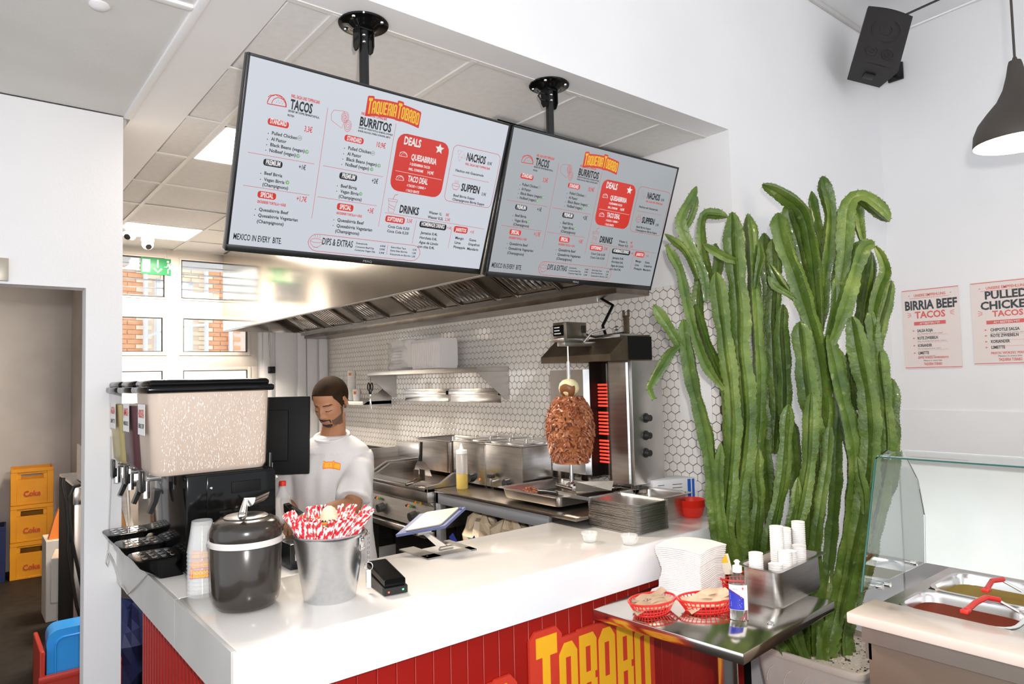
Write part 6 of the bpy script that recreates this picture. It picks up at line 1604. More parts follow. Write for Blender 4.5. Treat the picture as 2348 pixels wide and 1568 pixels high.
for (cx_, cy_, r) in ((w_*.5, h_*.63, .085), (w_*.32, h_*.22, .035), (w_*.68, h_*.22, .035)):
    q = MB(); q.tube([M @ Vector((cx_+r*math.cos(a), cy_+r*math.sin(a), .033+.0*r)) for a in [R_(15*k) for k in range(25)]], .0018, 6, cap=False)
    q.tube([M @ Vector((cx_+r*.45*math.cos(a), cy_+r*.45*math.sin(a), .034)) for a in [R_(15*k) for k in range(25)]], .0018, 6, cap=False); q.build('driver', 'speaker_black', t)
q = MB(); e = M @ Vector((w_*.5, h_*.1, -.16)); q.tube([e, e+(Vector((0, 0, 0))-e)*.6, Vector((.018, .02, 0))], .016, 8); q.rbox((-.0, -.05, -.06), (.02, .05, .06), .004); q.build('wall_bracket', 'black_plastic', t)
q = MB(); e = M @ Vector((w_*.5, -.005, -.04)); q.rbox((w_*.38, -.012, -.10), (w_*.62, .002, -.05), .004, M=M); q.build('bracket_foot', 'black_plastic', t)
e = M @ Vector((w_*.75, h_, -.08))
t2 = thing('speaker_cable', 'black cable running from the loudspeaker up to the ceiling', 'cable', (4.5, 1.6, Hh))
zb_ = base_-Vector((4.5, 1.6, Hh))
q = MB(); q.tube([e+zb_, e+zb_+Vector((.05, -.05, .06)), Vector((.30, -.2, -.01))], .007, 8); q.build('cable', 'black_plastic', t2)
t2 = thing('speaker_cable', 'white cable running from the loudspeaker toward the ceiling', 'cable', (4.6, 1.5, Hh))
e2 = M @ Vector((w_*.98, h_*.92, -.06)); zb_ = base_-Vector((4.6, 1.5, Hh))
q = MB(); q.tube([e2+zb_, e2+zb_+Vector((.06, -.06, .03)), Vector((.40, -.3, -.01))], .005, 8); q.build('cable', 'white_paint', t2)
# ledge line high on the niche wall
b = MB(); b.rbox((3.85, Yb-.02, Hh-.03), (Xr, Yb, Hh), .004); struct(b.build('trim_1', 'laminate_grey'))
# ------------------------------------------------------------------ cactus in its pot
def cactus_mat(name, col, tip=False):
    m = mat(name, col, .42, coat=.15)
    nt = m.node_tree; b = nt.nodes['Principled BSDF']
    tc = nt.nodes.new('ShaderNodeTexCoord'); n = nt.nodes.new('ShaderNodeTexNoise'); n.inputs['Scale'].default_value = 5; n.inputs['Detail'].default_value = 6; n.inputs['Roughness'].default_value = .6
    nt.links.new(tc.outputs['Object'], n.inputs['Vector'])
    cr = nt.nodes.new('ShaderNodeValToRGB'); e = cr.color_ramp.elements
    if tip:
        e[0].position = .35; e[0].color = (.10, .12, .03, 1); e[1].position = .65; e[1].color = (.20, .22, .07, 1)
    else:
        e[0].position = .30; e[0].color = (.035, .075, .010, 1); e[1].position = .72; e[1].color = (.18, .245, .048, 1)
        x = cr.color_ramp.elements.new(.52); x.color = (.085, .145, .018, 1)
    nt.links.new(n.outputs[0], cr.inputs[0])
    n2 = nt.nodes.new('ShaderNodeTexNoise'); n2.inputs['Scale'].default_value = 26; n2.inputs['Detail'].default_value = 3
    nt.links.new(tc.outputs['Object'], n2.inputs['Vector'])
    mx = nt.nodes.new('ShaderNodeMixRGB'); mx.blend_type = 'SCREEN'
    c2 = nt.nodes.new('ShaderNodeValToRGB'); c2.color_ramp.elements[0].position = .62; c2.color_ramp.elements[0].color = (0, 0, 0, 1); c2.color_ramp.elements[1].position = .80; c2.color_ramp.elements[1].color = (.16, .17, .08, 1)
    nt.links.new(n2.outputs[0], c2.inputs[0]); mx.inputs[0].default_value = 1
    nt.links.new(cr.outputs[0], mx.inputs[1]); nt.links.new(c2.outputs[0], mx.inputs[2]); nt.links.new(mx.outputs[0], b.inputs['Base Color'])
    bp = nt.nodes.new('ShaderNodeBump'); bp.inputs['Strength'].default_value = .7; bp.inputs['Distance'].default_value = .01
    nt.links.new(n2.outputs[0], bp.inputs['Height']); nt.links.new(bp.outputs[0], b.inputs['Normal'])
    return m
cactus_mat('cactus', (.1, .2, .03)); cactus_mat('cactus_rib', (.1, .1, .03), True)
mat('spine', (.10, .045, .02), .6)
mat('cork', (.38, .28, .17), .8)
STEMS = [  # depth, half width px, points
 (3.13, 13, [(1500,700),(1520,728),(1538,755),(1556,785),(1570,812)]),
 (3.13, 16, [(1567,734),(1573,790),(1582,850),(1594,905),(1608,960),(1622,1020),(1632,1090),(1640,1180),(1652,1270),(1668,1340),(1700,1400)]),
 (3.10, 11, [(1560,792),(1538,808),(1519,838),(1500,870),(1490,893),(1500,915)]),
 (3.16, 11, [(1596,430),(1584,459),(1568,485),(1561,512),(1572,545),(1590,580),(1606,612),(1616,645),(1620,690)]),
 (3.18, 10, [(1598,453),(1590,478),(1580,505),(1566,528)]),
 (3.14, 9, [(1527,538),(1545,552),(1567,570),(1585,600),(1600,640)]),
 (3.14, 12, [(1529,562),(1543,588),(1559,620),(1568,660),(1577,700),(1590,755),(1604,800),(1622,842),(1642,870),(1660,892)]),
 (3.2, 10, [(1667,497),(1652,492),(1636,490),(1619,490),(1609,506),(1608,545),(1614,590),(1626,640),(1640,700)]),
 (3.15, 18, [(1679,489),(1682,520),(1683,560),(1689,637),(1697,716),(1698,795),(1707,874),(1713,960),(1706,1050),(1694,1150),(1696,1260),(1715,1350),(1750,1420)]),
 (3.22, 14, [(1715,492),(1718,520),(1722,558),(1727,657),(1735,775),(1741,880),(1737,980),(1722,1090),(1700,1200)]),
 (3.12, 14, [(1614,560),(1628,570),(1646,580),(1668,592),(1690,598)]),
 (3.12, 15, [(1642,625),(1650,690),(1658,750),(1667,815),(1676,880),(1682,980),(1675,1100),(1668,1220),(1690,1340),(1730,1420)]),
 (3.18, 12, [(1594,700),(1605,745),(1620,790),(1638,835),(1660,888),(1668,960),(1666,1040)]),
 (3.42, 14, [(1752,536),(1756,580),(1762,640),(1768,720),(1764,800),(1768,900),(1762,1000)]),
 (3.36, 13, [(1772,550),(1776,600),(1776,657),(1772,736),(1776,838),(1782,940),(1776,1040)]),
 (3.2, 10, [(1764,605),(1775,625),(1790,650),(1812,674),(1830,690)]),
 (3.18, 9, [(1762,635),(1775,655),(1795,668),(1820,682)]),
 (3.2, 9, [(1742,560),(1745,590),(1738,620),(1732,660)]),
 (3.2, 19, [(1784,490),(1790,530),(1802,575),(1824,630),(1843,690),(1862,750),(1878,815),(1888,900),(1884,1000),(1866,1120),(1852,1240),(1850,1360),(1848,1460)]),
 (3.24, 16, [(1750,424),(1775,433),(1800,448),(1826,466),(1846,492),(1858,540),(1868,600),(1876,690),(1880,760)]),
 (3.28, 16, [(1808,467),(1815,500),(1828,540),(1843,600),(1857,660),(1870,740)]),
 (3.3, 14, [(1886,406),(1891,430),(1898,455),(1905,500),(1901,560),(1892,620),(1886,690),(1880,760)]),
 (3.36, 10, [(1861,440),(1866,470),(1874,510),(1884,560),(1884,620)]),
 (3.24, 17, [(2038,506),(2020,487),(2000,470),(1978,455),(1958,456),(1944,480),(1940,530),(1936,590),(1926,660)]),
 (3.3, 13, [(2034,490),(2010,470),(1985,452),(1965,452),(1968,500),(1978,550)]),
 (3.2, 18, [(2003,560),(1978,566),(1965,600),(1950,650),(1936,700),(1918,755),(1904,790)]),
 (3.34, 15, [(1998,580),(1990,640),(1980,700),(1972,770),(1966,850),(1968,940)]),
 (3.3, 13, [(2007,566),(2022,590),(2030,625),(2016,660),(2004,710),(1998,780)]),
 (3.42, 12, [(2043,645),(2034,690),(2020,740),(2010,810),(2004,900),(2006,980)]),
 (3.3, 13, [(1994,712),(2002,760),(2008,830),(2016,900),(2022,980),(2016,1080)]),
 (3.16, 19, [(1954,728),(1964,780),(1975,835),(1988,900),(1996,980),(1992,1080),(1974,1190),(1952,1300),(1930,1400),(1915,1480)]),
 (3.3, 15, [(2013,792),(2020,860),(2029,940),(2034,1030),(2018,1140),(1994,1250),(1966,1350),(1935,1450)]),
 (3.16, 18, [(1834,740),(1841,790),(1847,850),(1855,910),(1868,990),(1874,1080),(1864,1200),(1862,1320),(1866,1440)]),
 (3.2, 19, [(1897,770),(1908,830),(1924,900),(1944,980),(1956,1070),(1950,1180),(1932,1290),(1912,1400),(1895,1480)]),
 (3.12, 13, [(1808,930),(1803,980),(1800,1040),(1794,1100),(1780,1170),(1764,1240),(1760,1330),(1780,1420)]),
 (3.14, 12, [(1738,1028),(1734,1080),(1740,1140),(1734,1210),(1730,1300),(1755,1400)]),
 (3.1, 11, [(1653,1017),(1648,1080),(1652,1150),(1662,1230),(1682,1310)]),
 (3.08, 9, [(1829,1097),(1824,1150),(1812,1205),(1800,1270)]),
 (3.1, 12, [(1903,976),(1898,1060),(1886,1140),(1874,1220),(1866,1310)]),
 (3.1, 14, [(1861,902),(1859,980),(1855,1060),(1840,1150),(1822,1230),(1808,1320),(1815,1420)]),
 (3.1, 9, [(1966,1050),(1972,1090),(1982,1130),(1984,1180)]),
 (3.38, 15, [(2045,870),(2042,960),(2030,1060),(2012,1150),(1995,1250),(1968,1350),(1930,1440),(1905,1490)]),
 (3.4, 13, [(2040,930),(2050,1000),(2044,1080),(2022,1170)]),
 (3.36, 15, [(1920,800),(1925,900),(1918,1000),(1915,1120),(1905,1240),(1895,1360),(1888,1480)]),
 (3.36, 14, [(1812,960),(1822,1050),(1828,1150),(1830,1260),(1838,1380),(1850,1470)]),
 (3.36, 14, [(1745,900),(1752,1000),(1760,1100),(1768,1200),(1785,1300),(1810,1420)]),
 (3.36, 14, [(1700,1050),(1712,1150),(1722,1250),(1745,1350),(1790,1450)]),
 (3.3, 14, [(1975,1100),(1980,1200),(1972,1290),(1950,1380),(1925,1470)]),
 (3.4, 14, [(1990,900),(1985,1000),(1990,1100),(1985,1200),(1970,1300),(1940,1420)]),
 (3.44, 12, [(1830,560),(1836,640),(1846,720),(1856,800)]),
 (3.40, 12, [(1640,560),(1648,600),(1640,650),(1650,720),(1660,800)]),
 (3.38, 12, [(1600,560),(1606,620),(1600,690),(1606,740)]),
 (3.3, 13, [(1795,700),(1792,760),(1797,830),(1800,900),(1797,970)]),
 (3.4, 12, [(1925,480),(1930,560),(1922,640),(1912,720)]),
 (3.4, 12, [(1950,800),(1948,900),(1955,1000),(1960,1080)]),
 (3.3, 11, [(1845,560),(1850,620),(1848,680),(1856,740)]),
 (3.24, 10, [(1914,640),(1916,680),(1908,730),(1897,770)]),
]
pot = Vector((3.265, 1.665, 0))
ct = thing('potted_cactus', 'tall many stemmed green cactus in a pale square planter beside the counter end', 'cactus', pot)
DD = .03
sp = MB(); rn = random.Random(21)
for (dep, hw_, pts) in STEMS:
    P = [atd(x, y, dep+DD)-pot for x, y in pts]
    # taper the depth so that lower ends gather in the pot
    n0 = len(P)
    for i, (x, y) in enumerate(pts):
        if y > 1250:
            f = (y-1250)/230; d0 = dep+DD; d1 = 3.24+.12*(rn.random()-.5)
            P[i] = atd(x, y, d0+(d1-d0)*min(1, f))-pot
    if pts[-1][1] >= 1390:
        e = P[-1].copy(); e.z = .36; h_ = math.hypot(e.x, e.y)
        if h_ > .16: e.x *= .16/h_; e.y *= .16/h_
        P.append(e)
    # resample (Catmull-Rom)
    out = []
    Q = [P[0]*2-P[1]]+P+[P[-1]*2-P[-2]]
    for i in range(1, len(Q)-2):
        p0, p1, p2, p3 = Q[i-1:i+3]; m = max(2, int((p2-p1).length/.016))
        for k in range(m):
            t_ = k/m
            out.append(.5*((2*p1)+(-p0+p2)*t_+(2*p0-5*p1+4*p2-p3)*t_*t_+(-p0+3*p1-3*p2+p3)*t_**3))
    out.append(P[-1])
    R0 = hw_/FPX*(dep+DD)*1.22
    nr = rn.choice([3, 4, 4]); tw = rn.uniform(0, PI); N = len(out); kk = nr*4
    rings = []; prev = None
    ph = rn.uniform(0, 6)
    for i, p in enumerate(out):
        t_ = (out[min(i+1, N-1)]-out[max(i-1, 0)]).normalized()
        a = t_.orthogonal().normalized() if prev is None else (prev-t_*prev.dot(t_)).normalized()
        prev = a; b_ = t_.cross(a)
        f = i/(N-1); L = i*.016
        tp = min(1, math.sqrt(max(0.02, (L+.004)/.05))) * (min(1, .55+(N-1-i)*.06) if pts[-1][1] < 1250 else 1)
        wob = 1+.10*math.sin(L*22+ph)+.06*math.sin(L*51+ph*2)
        ring = []
        for k in range(kk):
            w = 2*PI*k/kk+tw+L*.25
            q4 = k % 4
            rr_ = R0*tp*wob*(1.0+(.06 if i % 2 else -.04) if q4 == 0 else (.40 if q4 == 2 else .62))
            if q4 == 0 and i % 2 == 0 and R0*tp > .008:
                tipp = p+(a*math.cos(w)+b_*math.sin(w))*rr_; o_ = (a*math.cos(w)+b_*math.sin(w))
                for s_ in (-1, 1):
                    dv = (o_+t_*.35*s_+(a*-math.sin(w)+b_*math.cos(w))*.3*s_).normalized()
                    e = dv.orthogonal().normalized()*.0013; g2 = dv.cross(e)
                    sp.add([tipp+e, tipp-e*.5+g2, tipp-e*.5-g2, tipp+dv*.009], [(0, 1, 3), (1, 2, 3), (2, 0, 3)], False)
            ring.append(p+(a*math.cos(w)+b_*math.sin(w))*rr_)
        rings.append(ring)
    tip_ = [out[0]+(out[0]-out[1])*.4]*kk
    q = MB(); q.loft([tip_]+rings, cap=False)
    # rib crest faces get the second material
    q.m = [1 if False else 0]*len(q.f)
    q.build('stem', ['cactus', 'cactus_rib'], ct)
o = sp.build('spines', 'spine', ct, fix=False); o['kind'] = 'stuff'
# woody collar patches
for (x, y) in ((1668, 1080), (1680, 1130), (1700, 1190), (1752, 1500)):
    pass
# planter
mat('planter', (.62, .56, .50), .55, var=(.66, .60, .55), vscale=6, bump=.25, bscale=18, stretch=(1, 1, .6))
mat('planter_rim', (.70, .62, .55), .5)
mat('pebble_light', (.62, .52, .40), .7); mat('pebble_dark', (.06, .05, .045), .7); mat('soil', (.05, .04, .03), .9)
pl_ = ct
ct['label'] = 'tall many stemmed green cactus growing in a pale square planter beside the counter end'
hpz = .45
def pr_(s, z, r=.05): return [Vector((a, b_, z)) for a, b_ in rrect(-s, -s, s, s, r, 5)]
q = MB(); q.loft([pr_(.19, 0), pr_(.205, .02), pr_(.255, hpz-.03), pr_(.260, hpz-.028)]); q.build('planter', 'planter', pl_)
q = MB(); q.loft([pr_(.263, hpz-.032), pr_(.268, hpz-.02), pr_(.266, hpz), pr_(.252, hpz), pr_(.248, hpz-.03)], cap=False); q.build('rim', 'planter_rim', pl_)
for s_ in range(3):
    for k in range(5):
        a = -.17+.085*k; q = MB()
        z0_ = .34-.09*s_
        yy = -(.205+(.255-.205)*(z0_-.02)/(hpz-.05))
        q.tube([Vector((a-.02, yy-.001, z0_+.03)), Vector((a, yy-.004, z0_+.01)), Vector((a+.015, yy-.002, z0_-.02)), Vector((a+.02, yy, z0_-.05))], .004, 6); q.build('relief_wave', 'planter_rim', pl_)
        q = MB(); q.tube([Vector((yy-.001, a-.02, z0_+.03)), Vector((yy-.004, a, z0_+.01)), Vector((yy-.002, a+.015, z0_-.02)), Vector((yy, a+.02, z0_-.05))], .004, 6); q.build('relief_wave', 'planter_rim', pl_)
q = MB(); q.add(pr_(.248, hpz-.045), [tuple(range(24))], False); q.build('soil', 'soil', pl_)
qa, qb = MB(), MB()
for k in range(1500):
    x, y = rn.uniform(-.235, .235), rn.uniform(-.235, .235)
    M = Matrix.Translation((x, y, hpz-.040+rn.uniform(0, .014))) @ Matrix.Rotation(rn.uniform(0, 6), 4, 'Z') @ Matrix.Rotation(rn.uniform(-1, 1), 4, 'X')
    s = rn.uniform(.006, .012)
    vs = [M @ Vector(v) for v in ((s, 0, 0), (-s, 0, 0), (0, s*.7, 0), (0, -s*.7, 0), (0, 0, s*.5), (0, 0, -s*.5))]
    (qa if rn.random() < .62 else qb).add(vs, [(0, 2, 4), (2, 1, 4), (1, 3, 4), (3, 0, 4), (2, 0, 5), (1, 2, 5), (3, 1, 5), (0, 3, 5)], False)
o = qa.build('pale_pebbles', 'pebble_light', pl_, fix=False); o['kind'] = 'stuff'
o = qb.build('dark_pebbles', 'pebble_dark', pl_, fix=False); o['kind'] = 'stuff'
# ------------------------------------------------------------------ the worker
mat('skin', (.33, .150, .080), .5, spec=.35, sss=.08, var=(.37, .175, .095), vscale=9)
mat('skin_arm', (.26, .115, .055), .5, var=(.30, .14, .07), vscale=9)
mat('hair', (.012, .007, .004), .85, spec=.1, var=(.035, .018, .008), vscale=14, bump=.5, bscale=300)
mat('beard', (.025, .014, .008), .7)
mat('lip', (.32, .12, .085), .45)
mat('shirt', (.62, .595, .58), .85, var=(.58, .555, .545), vscale=5, bump=.12, bscale=220)
mat('trousers', (.02, .02, .022), .8)
def remeshed(mb, voxel, smooth_it, name):
    me = mb.mesh(name+'_src', 'skin', fix=True)
    o = bpy.data.objects.new('src', me); COL.objects.link(o)
    m = o.modifiers.new('r', 'REMESH'); m.mode = 'VOXEL'; m.voxel_size = voxel; m.use_smooth_shade = True
    s = o.modifiers.new('s', 'SMOOTH'); s.factor = .5; s.iterations = smooth_it
    dg = bpy.context.evaluated_depsgraph_get(); dg.update()
    out = bpy.data.meshes.new_from_object(o.evaluated_get(dg)); out.name = name
    bpy.data.objects.remove(o); out.materials.clear()
    return out
base = Vector((1.42, 3.02, 0))
pt = thing('person', 'worker in a white t-shirt with short dark hair, looking down at the counter', 'person', base)
# --- head, built in its own frame: +x the worker's left, -y forward
HC = atd(757, 922, 3.14)
fy = math.atan2(-.27, -.96)                     # unused guide
fdir = (math.cos(R_(33))*Vector((-.41, -.91, 0))+math.sin(R_(33))*Vector((-.91, .41, 0))).normalized()
pitch = R_(24)
fw = (fdir*math.cos(pitch)+Vector((0, 0, -1))*math.sin(pitch)).normalized()
xl = Vector((-fdir.y, fdir.x, 0))               # worker's left as seen: to the viewer's right
if xl.dot(RT) < 0: xl = -xl
up_ = fw.cross(xl); 
if up_.z < 0: up_ = -up_
roll = R_(-4)
MH = Matrix((xl, -fw, up_)).transposed().to_4x4(); MH.translation = HC-base
hd_ = MB()
def E(c, r, M=None): hd_.sphere(c, r, 18, M=M)
C0 = Vector((0, -.006, -.012))
ELL = [((0, .016, .030), (.074, .094, .084)), ((0, -.018, -.020), (.0625, .066, .078)), ((0, -.024, -.050), (.050, .056, .062))]
GS = [(.027, .019, .020, .0065, .0055), (0, .012, .012, .012, .002), (.031, .001, .015, .010, -.0085), (.031, -.0035, .011, .0070, .0062),
      (.0, -.004, .0075, .015, .008), (0, -.020, .0080, .013, .010), (0, -.0345, .0105, .0085, .0185), (.0125, -.0385, .0065, .0060, .0085),
      (.040, -.024, .018, .016, .0035), (0, -.056, .024, .011, .0050), (0, -.0610, .018, .0035, .0036), (0, -.0655, .020, .0018, -.0030), (0, -.0712, .015, .0042, .0046),
      (0, -.080, .016, .004, -.0028), (0, -.094, .020, .012, .0060)]
def head_pt(dv):
    rs = 0
    for c, r in ELL:
        o = [(C0[i]-c[i])/r[i] for i in range(3)]; d = [dv[i]/r[i] for i in range(3)]
        A = sum(x*x for x in d); B = sum(x*y for x, y in zip(o, d)); Cc = sum(x*x for x in o)-1
        rs += ((-B+math.sqrt(max(0, B*B-A*Cc)))/A)**26
    p = C0+Vector(dv)*rs**(1/26)
    if dv[1] < 0:
        f = min(1, -dv[1]*2.2)
        for gx, gz, sx_, sz_, A in GS:
            for s in ((1, -1) if gx else (1,)):
                w = math.exp(-((p.x-s*gx)/sx_)**2-((p.z-gz)/sz_)**2)
                p.y -= A*w*f
    return p
nu, nv = 150, 110
vs = [head_pt((0, 0, 1))]
for i in range(1, nv):
    th = PI*i/nv
    for k in range(nu):
        ph = 2*PI*k/nu; vs.append(head_pt((math.sin(th)*math.cos(ph), math.sin(th)*math.sin(ph), math.cos(th))))
vs.append(head_pt((0, 0, -1)))
fs = [(0, 1+k, 1+(k+1) % nu) for k in range(nu)]
for i in range(nv-2):
    for k in range(nu): fs.append((1+i*nu+k, 1+(i+1)*nu+k, 1+(i+1)*nu+(k+1) % nu, 1+i*nu+(k+1) % nu))
L0 = 1+(nv-2)*nu
for k in range(nu): fs.append((L0+k, len(vs)-1, L0+(k+1) % nu))
hd_.add(vs, fs, True)
for s in (-1, 1):
    for k in range(9):
        a = R_(-70+k*25); E((s*.0755, .010+.013*math.sin(a)*-.4+.012*math.cos(a), -.002+.025*math.sin(a)), (.0055, .0050, .0060))
    E((s*.073, .010, -.002), (.005, .013, .022)); E((s*.074, .004, -.024), (.005, .007, .008))
vs0 = len(hd_.v)
hd_.v = [tuple(MH @ (Vector(v)*.97)) for v in hd_.v]
# neck
nk0 = MH @ Vector((0, .016, -.060)); nb_ = atd(763, 1003, 3.22)-base
hd_.tube([nk0, (nk0+nb_)/2, nb_, nb_+Vector((0, 0, -.06))], [.047, .053, .062, .085], 20)
# torso under the shirt, arms, legs (one surface)
fb = (math.cos(R_(22))*Vector((-.41, -.91, 0))+math.sin(R_(22))*Vector((-.91, .41, 0))).normalized()
xb = Vector((-fb.y, fb.x, 0)); xb = xb if xb.dot(RT) > 0 else -xb
ctr = nb_+Vector((0, 0, 0)); ctr.z = 0
def ringe(c, a, b_, z, n=28, sq=0):
    return [Vector((c.x, c.y, 0))+xb*(a*math.cos(w)*(1+sq*math.sin(2*w)**2))+fb*(b_*math.sin(w)*(1+sq*math.sin(2*w)**2))+Vector((0, 0, z)) for w in [2*PI*k/n for k in range(n)]]
hd_.loft([ringe(ctr, .13, .10, .84), ringe(ctr, .15, .11, 1.0), ringe(ctr, .145, .105, 1.15), ringe(ctr, .16, .11, 1.32), ringe(ctr, .15, .085, 1.42), ringe(ctr, .08, .06, 1.47)])
shL = ctr+xb*.132+Vector((0, 0, 1.395)); shR = ctr-xb*.175+Vector((0, 0, 1.405))
elL = atd(808, 1160, 3.02)-base; wrL = atd(722, 1180, 2.86)-base; hL = atd(698, 1182, 2.83)-base
elR = atd(662, 1150, 3.22)-base; wrR = atd(668, 1196, 3.0)-base
hd_.tube([shL, shL*.5+elL*.5, elL], [.036, .044, .041], 16); hd_.sphere(elL, .041, 14)
hd_.tube([elL, elL*.6+wrL*.4, wrL], [.041, .040, .027], 16)
hd_.tube([shR, shR*.5+elR*.5, elR], [.043, .046, .040], 16); hd_.sphere(elR, .040, 14)
hd_.tube([elR, elR*.5+wrR*.5, wrR], [.040, .037, .026], 16)
def hand(wr, dirv, side):
    d = dirv.normalized(); n_ = Vector((0, 0, 1)); n_ = (n_-d*n_.dot(d)).normalized(); s = d.cross(n_)*side
    pal = wr+d*.045
    M = Matrix((s, d, n_)).transposed().to_4x4(); M.translation = pal
    hd_.sphere((0, 0, 0), (.038, .048, .015), 16, M=M)
    for k, (off, ln) in enumerate(((-.030, .072), (-.010, .080), (.011, .076), (.030, .060))):
        a = M @ Vector((off, .030, 0)); b_ = a+d*ln*.42+n_*.002; c = b_+d*ln*.26-n_*.020; e = c+d*ln*.05-n_*.022
        hd_.tube([a, b_, c, e], [.0095, .0090, .0085, .0070], 10); hd_.sphere(e, .0070, 8)
    a = M @ Vector((-.030, -.018, 0)); b_ = a-s*.022+d*.022-n_*.006; c = b_-s*.004+d*.028-n_*.010
    hd_.tube([a, b_, c], [.013, .011, .008], 10); hd_.sphere(c, .008, 8)
hand(wrL, (hL-wrL)+Vector((0, 0, -.01)), 1)
hand(wrR, Vector((-.2, -.8, -.25)), -1)
hipL, hipR = ctr+xb*.085+Vector((0, 0, .90)), ctr-xb*.085+Vector((0, 0, .90))
for hp_ in (hipL, hipR):
    kn = Vector((hp_.x, hp_.y, .48))+fb*.01; an = Vector((hp_.x, hp_.y, .09))-fb*.01
    hd_.tube([hp_, kn, an], [.078, .052, .038], 14); hd_.tube([an-fb*.03+Vector((0, 0, -.055)), an+fb*.15+Vector((0, 0, -.060))], [.035, .030], 12)
body = remeshed(hd_, .0030, 2, 'body')
for m_ in ('skin', 'skin_arm', 'lip'): body.materials.append(MATS[m_])
MHi = MH.inverted()
for p in body.polygons:
    c = MHi @ p.center
    if p.center.z < 1.46: p.material_index = 1
    if abs(c.x) < .019-abs(c.z+.0640)*.6 and c.y < -.070 and -.0735 < c.z < -.0570 and c.length < .2: p.material_index = 2
bo = bpy.data.objects.new('body', body); COL.objects.link(bo); bo.parent = pt
# hair, beard, brows: shells grown off the head surface
def shell(name, matn, test, off, zlim=1.47):
    bmx = bmesh.new(); bmx.from_mesh(body)
    kill = [f for f in bmx.faces if not (f.calc_center_median().z > zlim and test(MHi @ f.calc_center_median()))]
    bmesh.ops.delete(bmx, geom=kill, context='FACES')
    bmx.normal_update()
    nrm = {v.index: v.normal.copy() for v in bmx.verts}
    bmx.verts.ensure_lookup_table()
    for v in bmx.verts:
        edge = any(len(e.link_faces) < 2 for e in v.link_edges)
        v.co += v.normal*(off if not edge else -.0008)
    me = bpy.data.meshes.new(name); bmx.to_mesh(me); bmx.free()
    me.materials.clear(); me.materials.append(MATS[matn])
    for p in me.polygons: p.material_index = 0; p.use_smooth = True
    o = bpy.data.objects.new(name, me); COL.objects.link(o); o.parent = pt
    return o
def is_hair(c):
    if c.length > .16: return False
    line = .057-.02*max(0, abs(c.x)/.07)**2
    if abs(c.x) > .074 and -.036 < c.z < .026 and -.012 < c.y < .034: return False
    if c.y < -.045: return c.z > line+.006
    if c.y < .0: return c.z > line-(c.y+.045)*1.5-.004
    if c.y < .04: return c.z > -.010-(c.y)*.6
    return c.z > -.045
shell('hair', 'hair', is_hair, .0035)
mat('hair_side', (.022, .012, .007), .8)
def is_beard(c):
    if c.length > .16: return False
    x, y, z = abs(c.x), c.y, c.z
    if y < -.070 and x < .029 and -.0575 < z < -.0470+.10*(.012-x if x > .012 else 0): return True      # moustache
    if x < .026 and -.112 < z < -.0765 and y < -.055: return True                                        # chin
    if .0215 < x < .029 and y < -.065 and -.082 < z < -.052: return True
    return False
shell('beard', 'beard', is_beard, .0014)
mat('stubble', (.115, .058, .034), .7)
def is_stub(c):
    if c.length > .16 or is_beard(c): return False
    x, y, z = abs(c.x), c.y, c.z
    if -.072 < y < .006 and x > .026 and -.108 < z < -.052+(.030 if y > -.022 else 0)+.25*(y+.05): return True
    return .024 < x < .040 and y < -.05 and -.108 < z < -.074
shell('stubble', 'stubble', is_stub, .0006)
def is_brow(c): return .011 < abs(c.x) < .049 and c.y < -.05 and .0125+(.001 if abs(c.x) < .03 else -.001) < c.z < .0215-abs(abs(c.x)-.026)*.16
shell('eyebrows', 'beard', is_brow, .0010)
def is_lash(c): return .018 < abs(c.x) < .045 and c.y < -.055 and -.0150+abs(abs(c.x)-.031)*.18 < c.z < -.0075+abs(abs(c.x)-.031)*.18
shell('eyelashes', 'beard', is_lash, .0008)
# t-shirt
sh = MB()
zh = 0.92
sh.loft([ringe(ctr, .205, .120, zh, sq=.04), ringe(ctr, .190, .120, 1.05, sq=.04), ringe(ctr+fb*.01, .190, .122, 1.2, sq=.05), ringe(ctr+fb*.01, .190, .120, 1.32, sq=.05), ringe(ctr, .185, .112, 1.40, sq=.06), ringe(ctr, .158, .098, 1.448), ringe(ctr, .112, .084, 1.482), ringe(ctr+fb*.004, .078, .072, 1.500)])
for s, shp, el in ((1, shL, elL), (-1, shR, elR)):
    a = shp-xb*.02*s+Vector((0, 0, -.015)); d = (el-shp)
    e = shp+d*.90
    sh.tube([a, shp+d*.25, shp+d*.6, e], [.060, .072, .078, .082], 20)
shm = remeshed(sh, .008, 8, 'tshirt')
shm.materials.append(MATS['shirt'])
rn = random.Random(8)
from mathutils import noise
for v in shm.vertices:
    c = v.co
    n_ = noise.noise(Vector((c.x*9, c.y*9, c.z*3.2)))*.017+noise.noise(Vector((c.x*20+5, c.y*20, c.z*7)))*.007
    g_ = 1.0 if c.z < 1.42 else .3
    v.co = c+v.normal*n_*g_
for p in shm.polygons: p.use_smooth = True
so = bpy.data.objects.new('tshirt', shm); COL.objects.link(so); so.parent = pt
q = MB(); q.tube([ctr+fb*.012+xb*.078*math.cos(w)+fb*.073*math.sin(w)+Vector((0, 0, 1.497-.022*math.sin(w))) for w in [R_(12*k) for k in range(31)]], .0075, 8, cap=False); q.build('collar', 'shirt', pt)
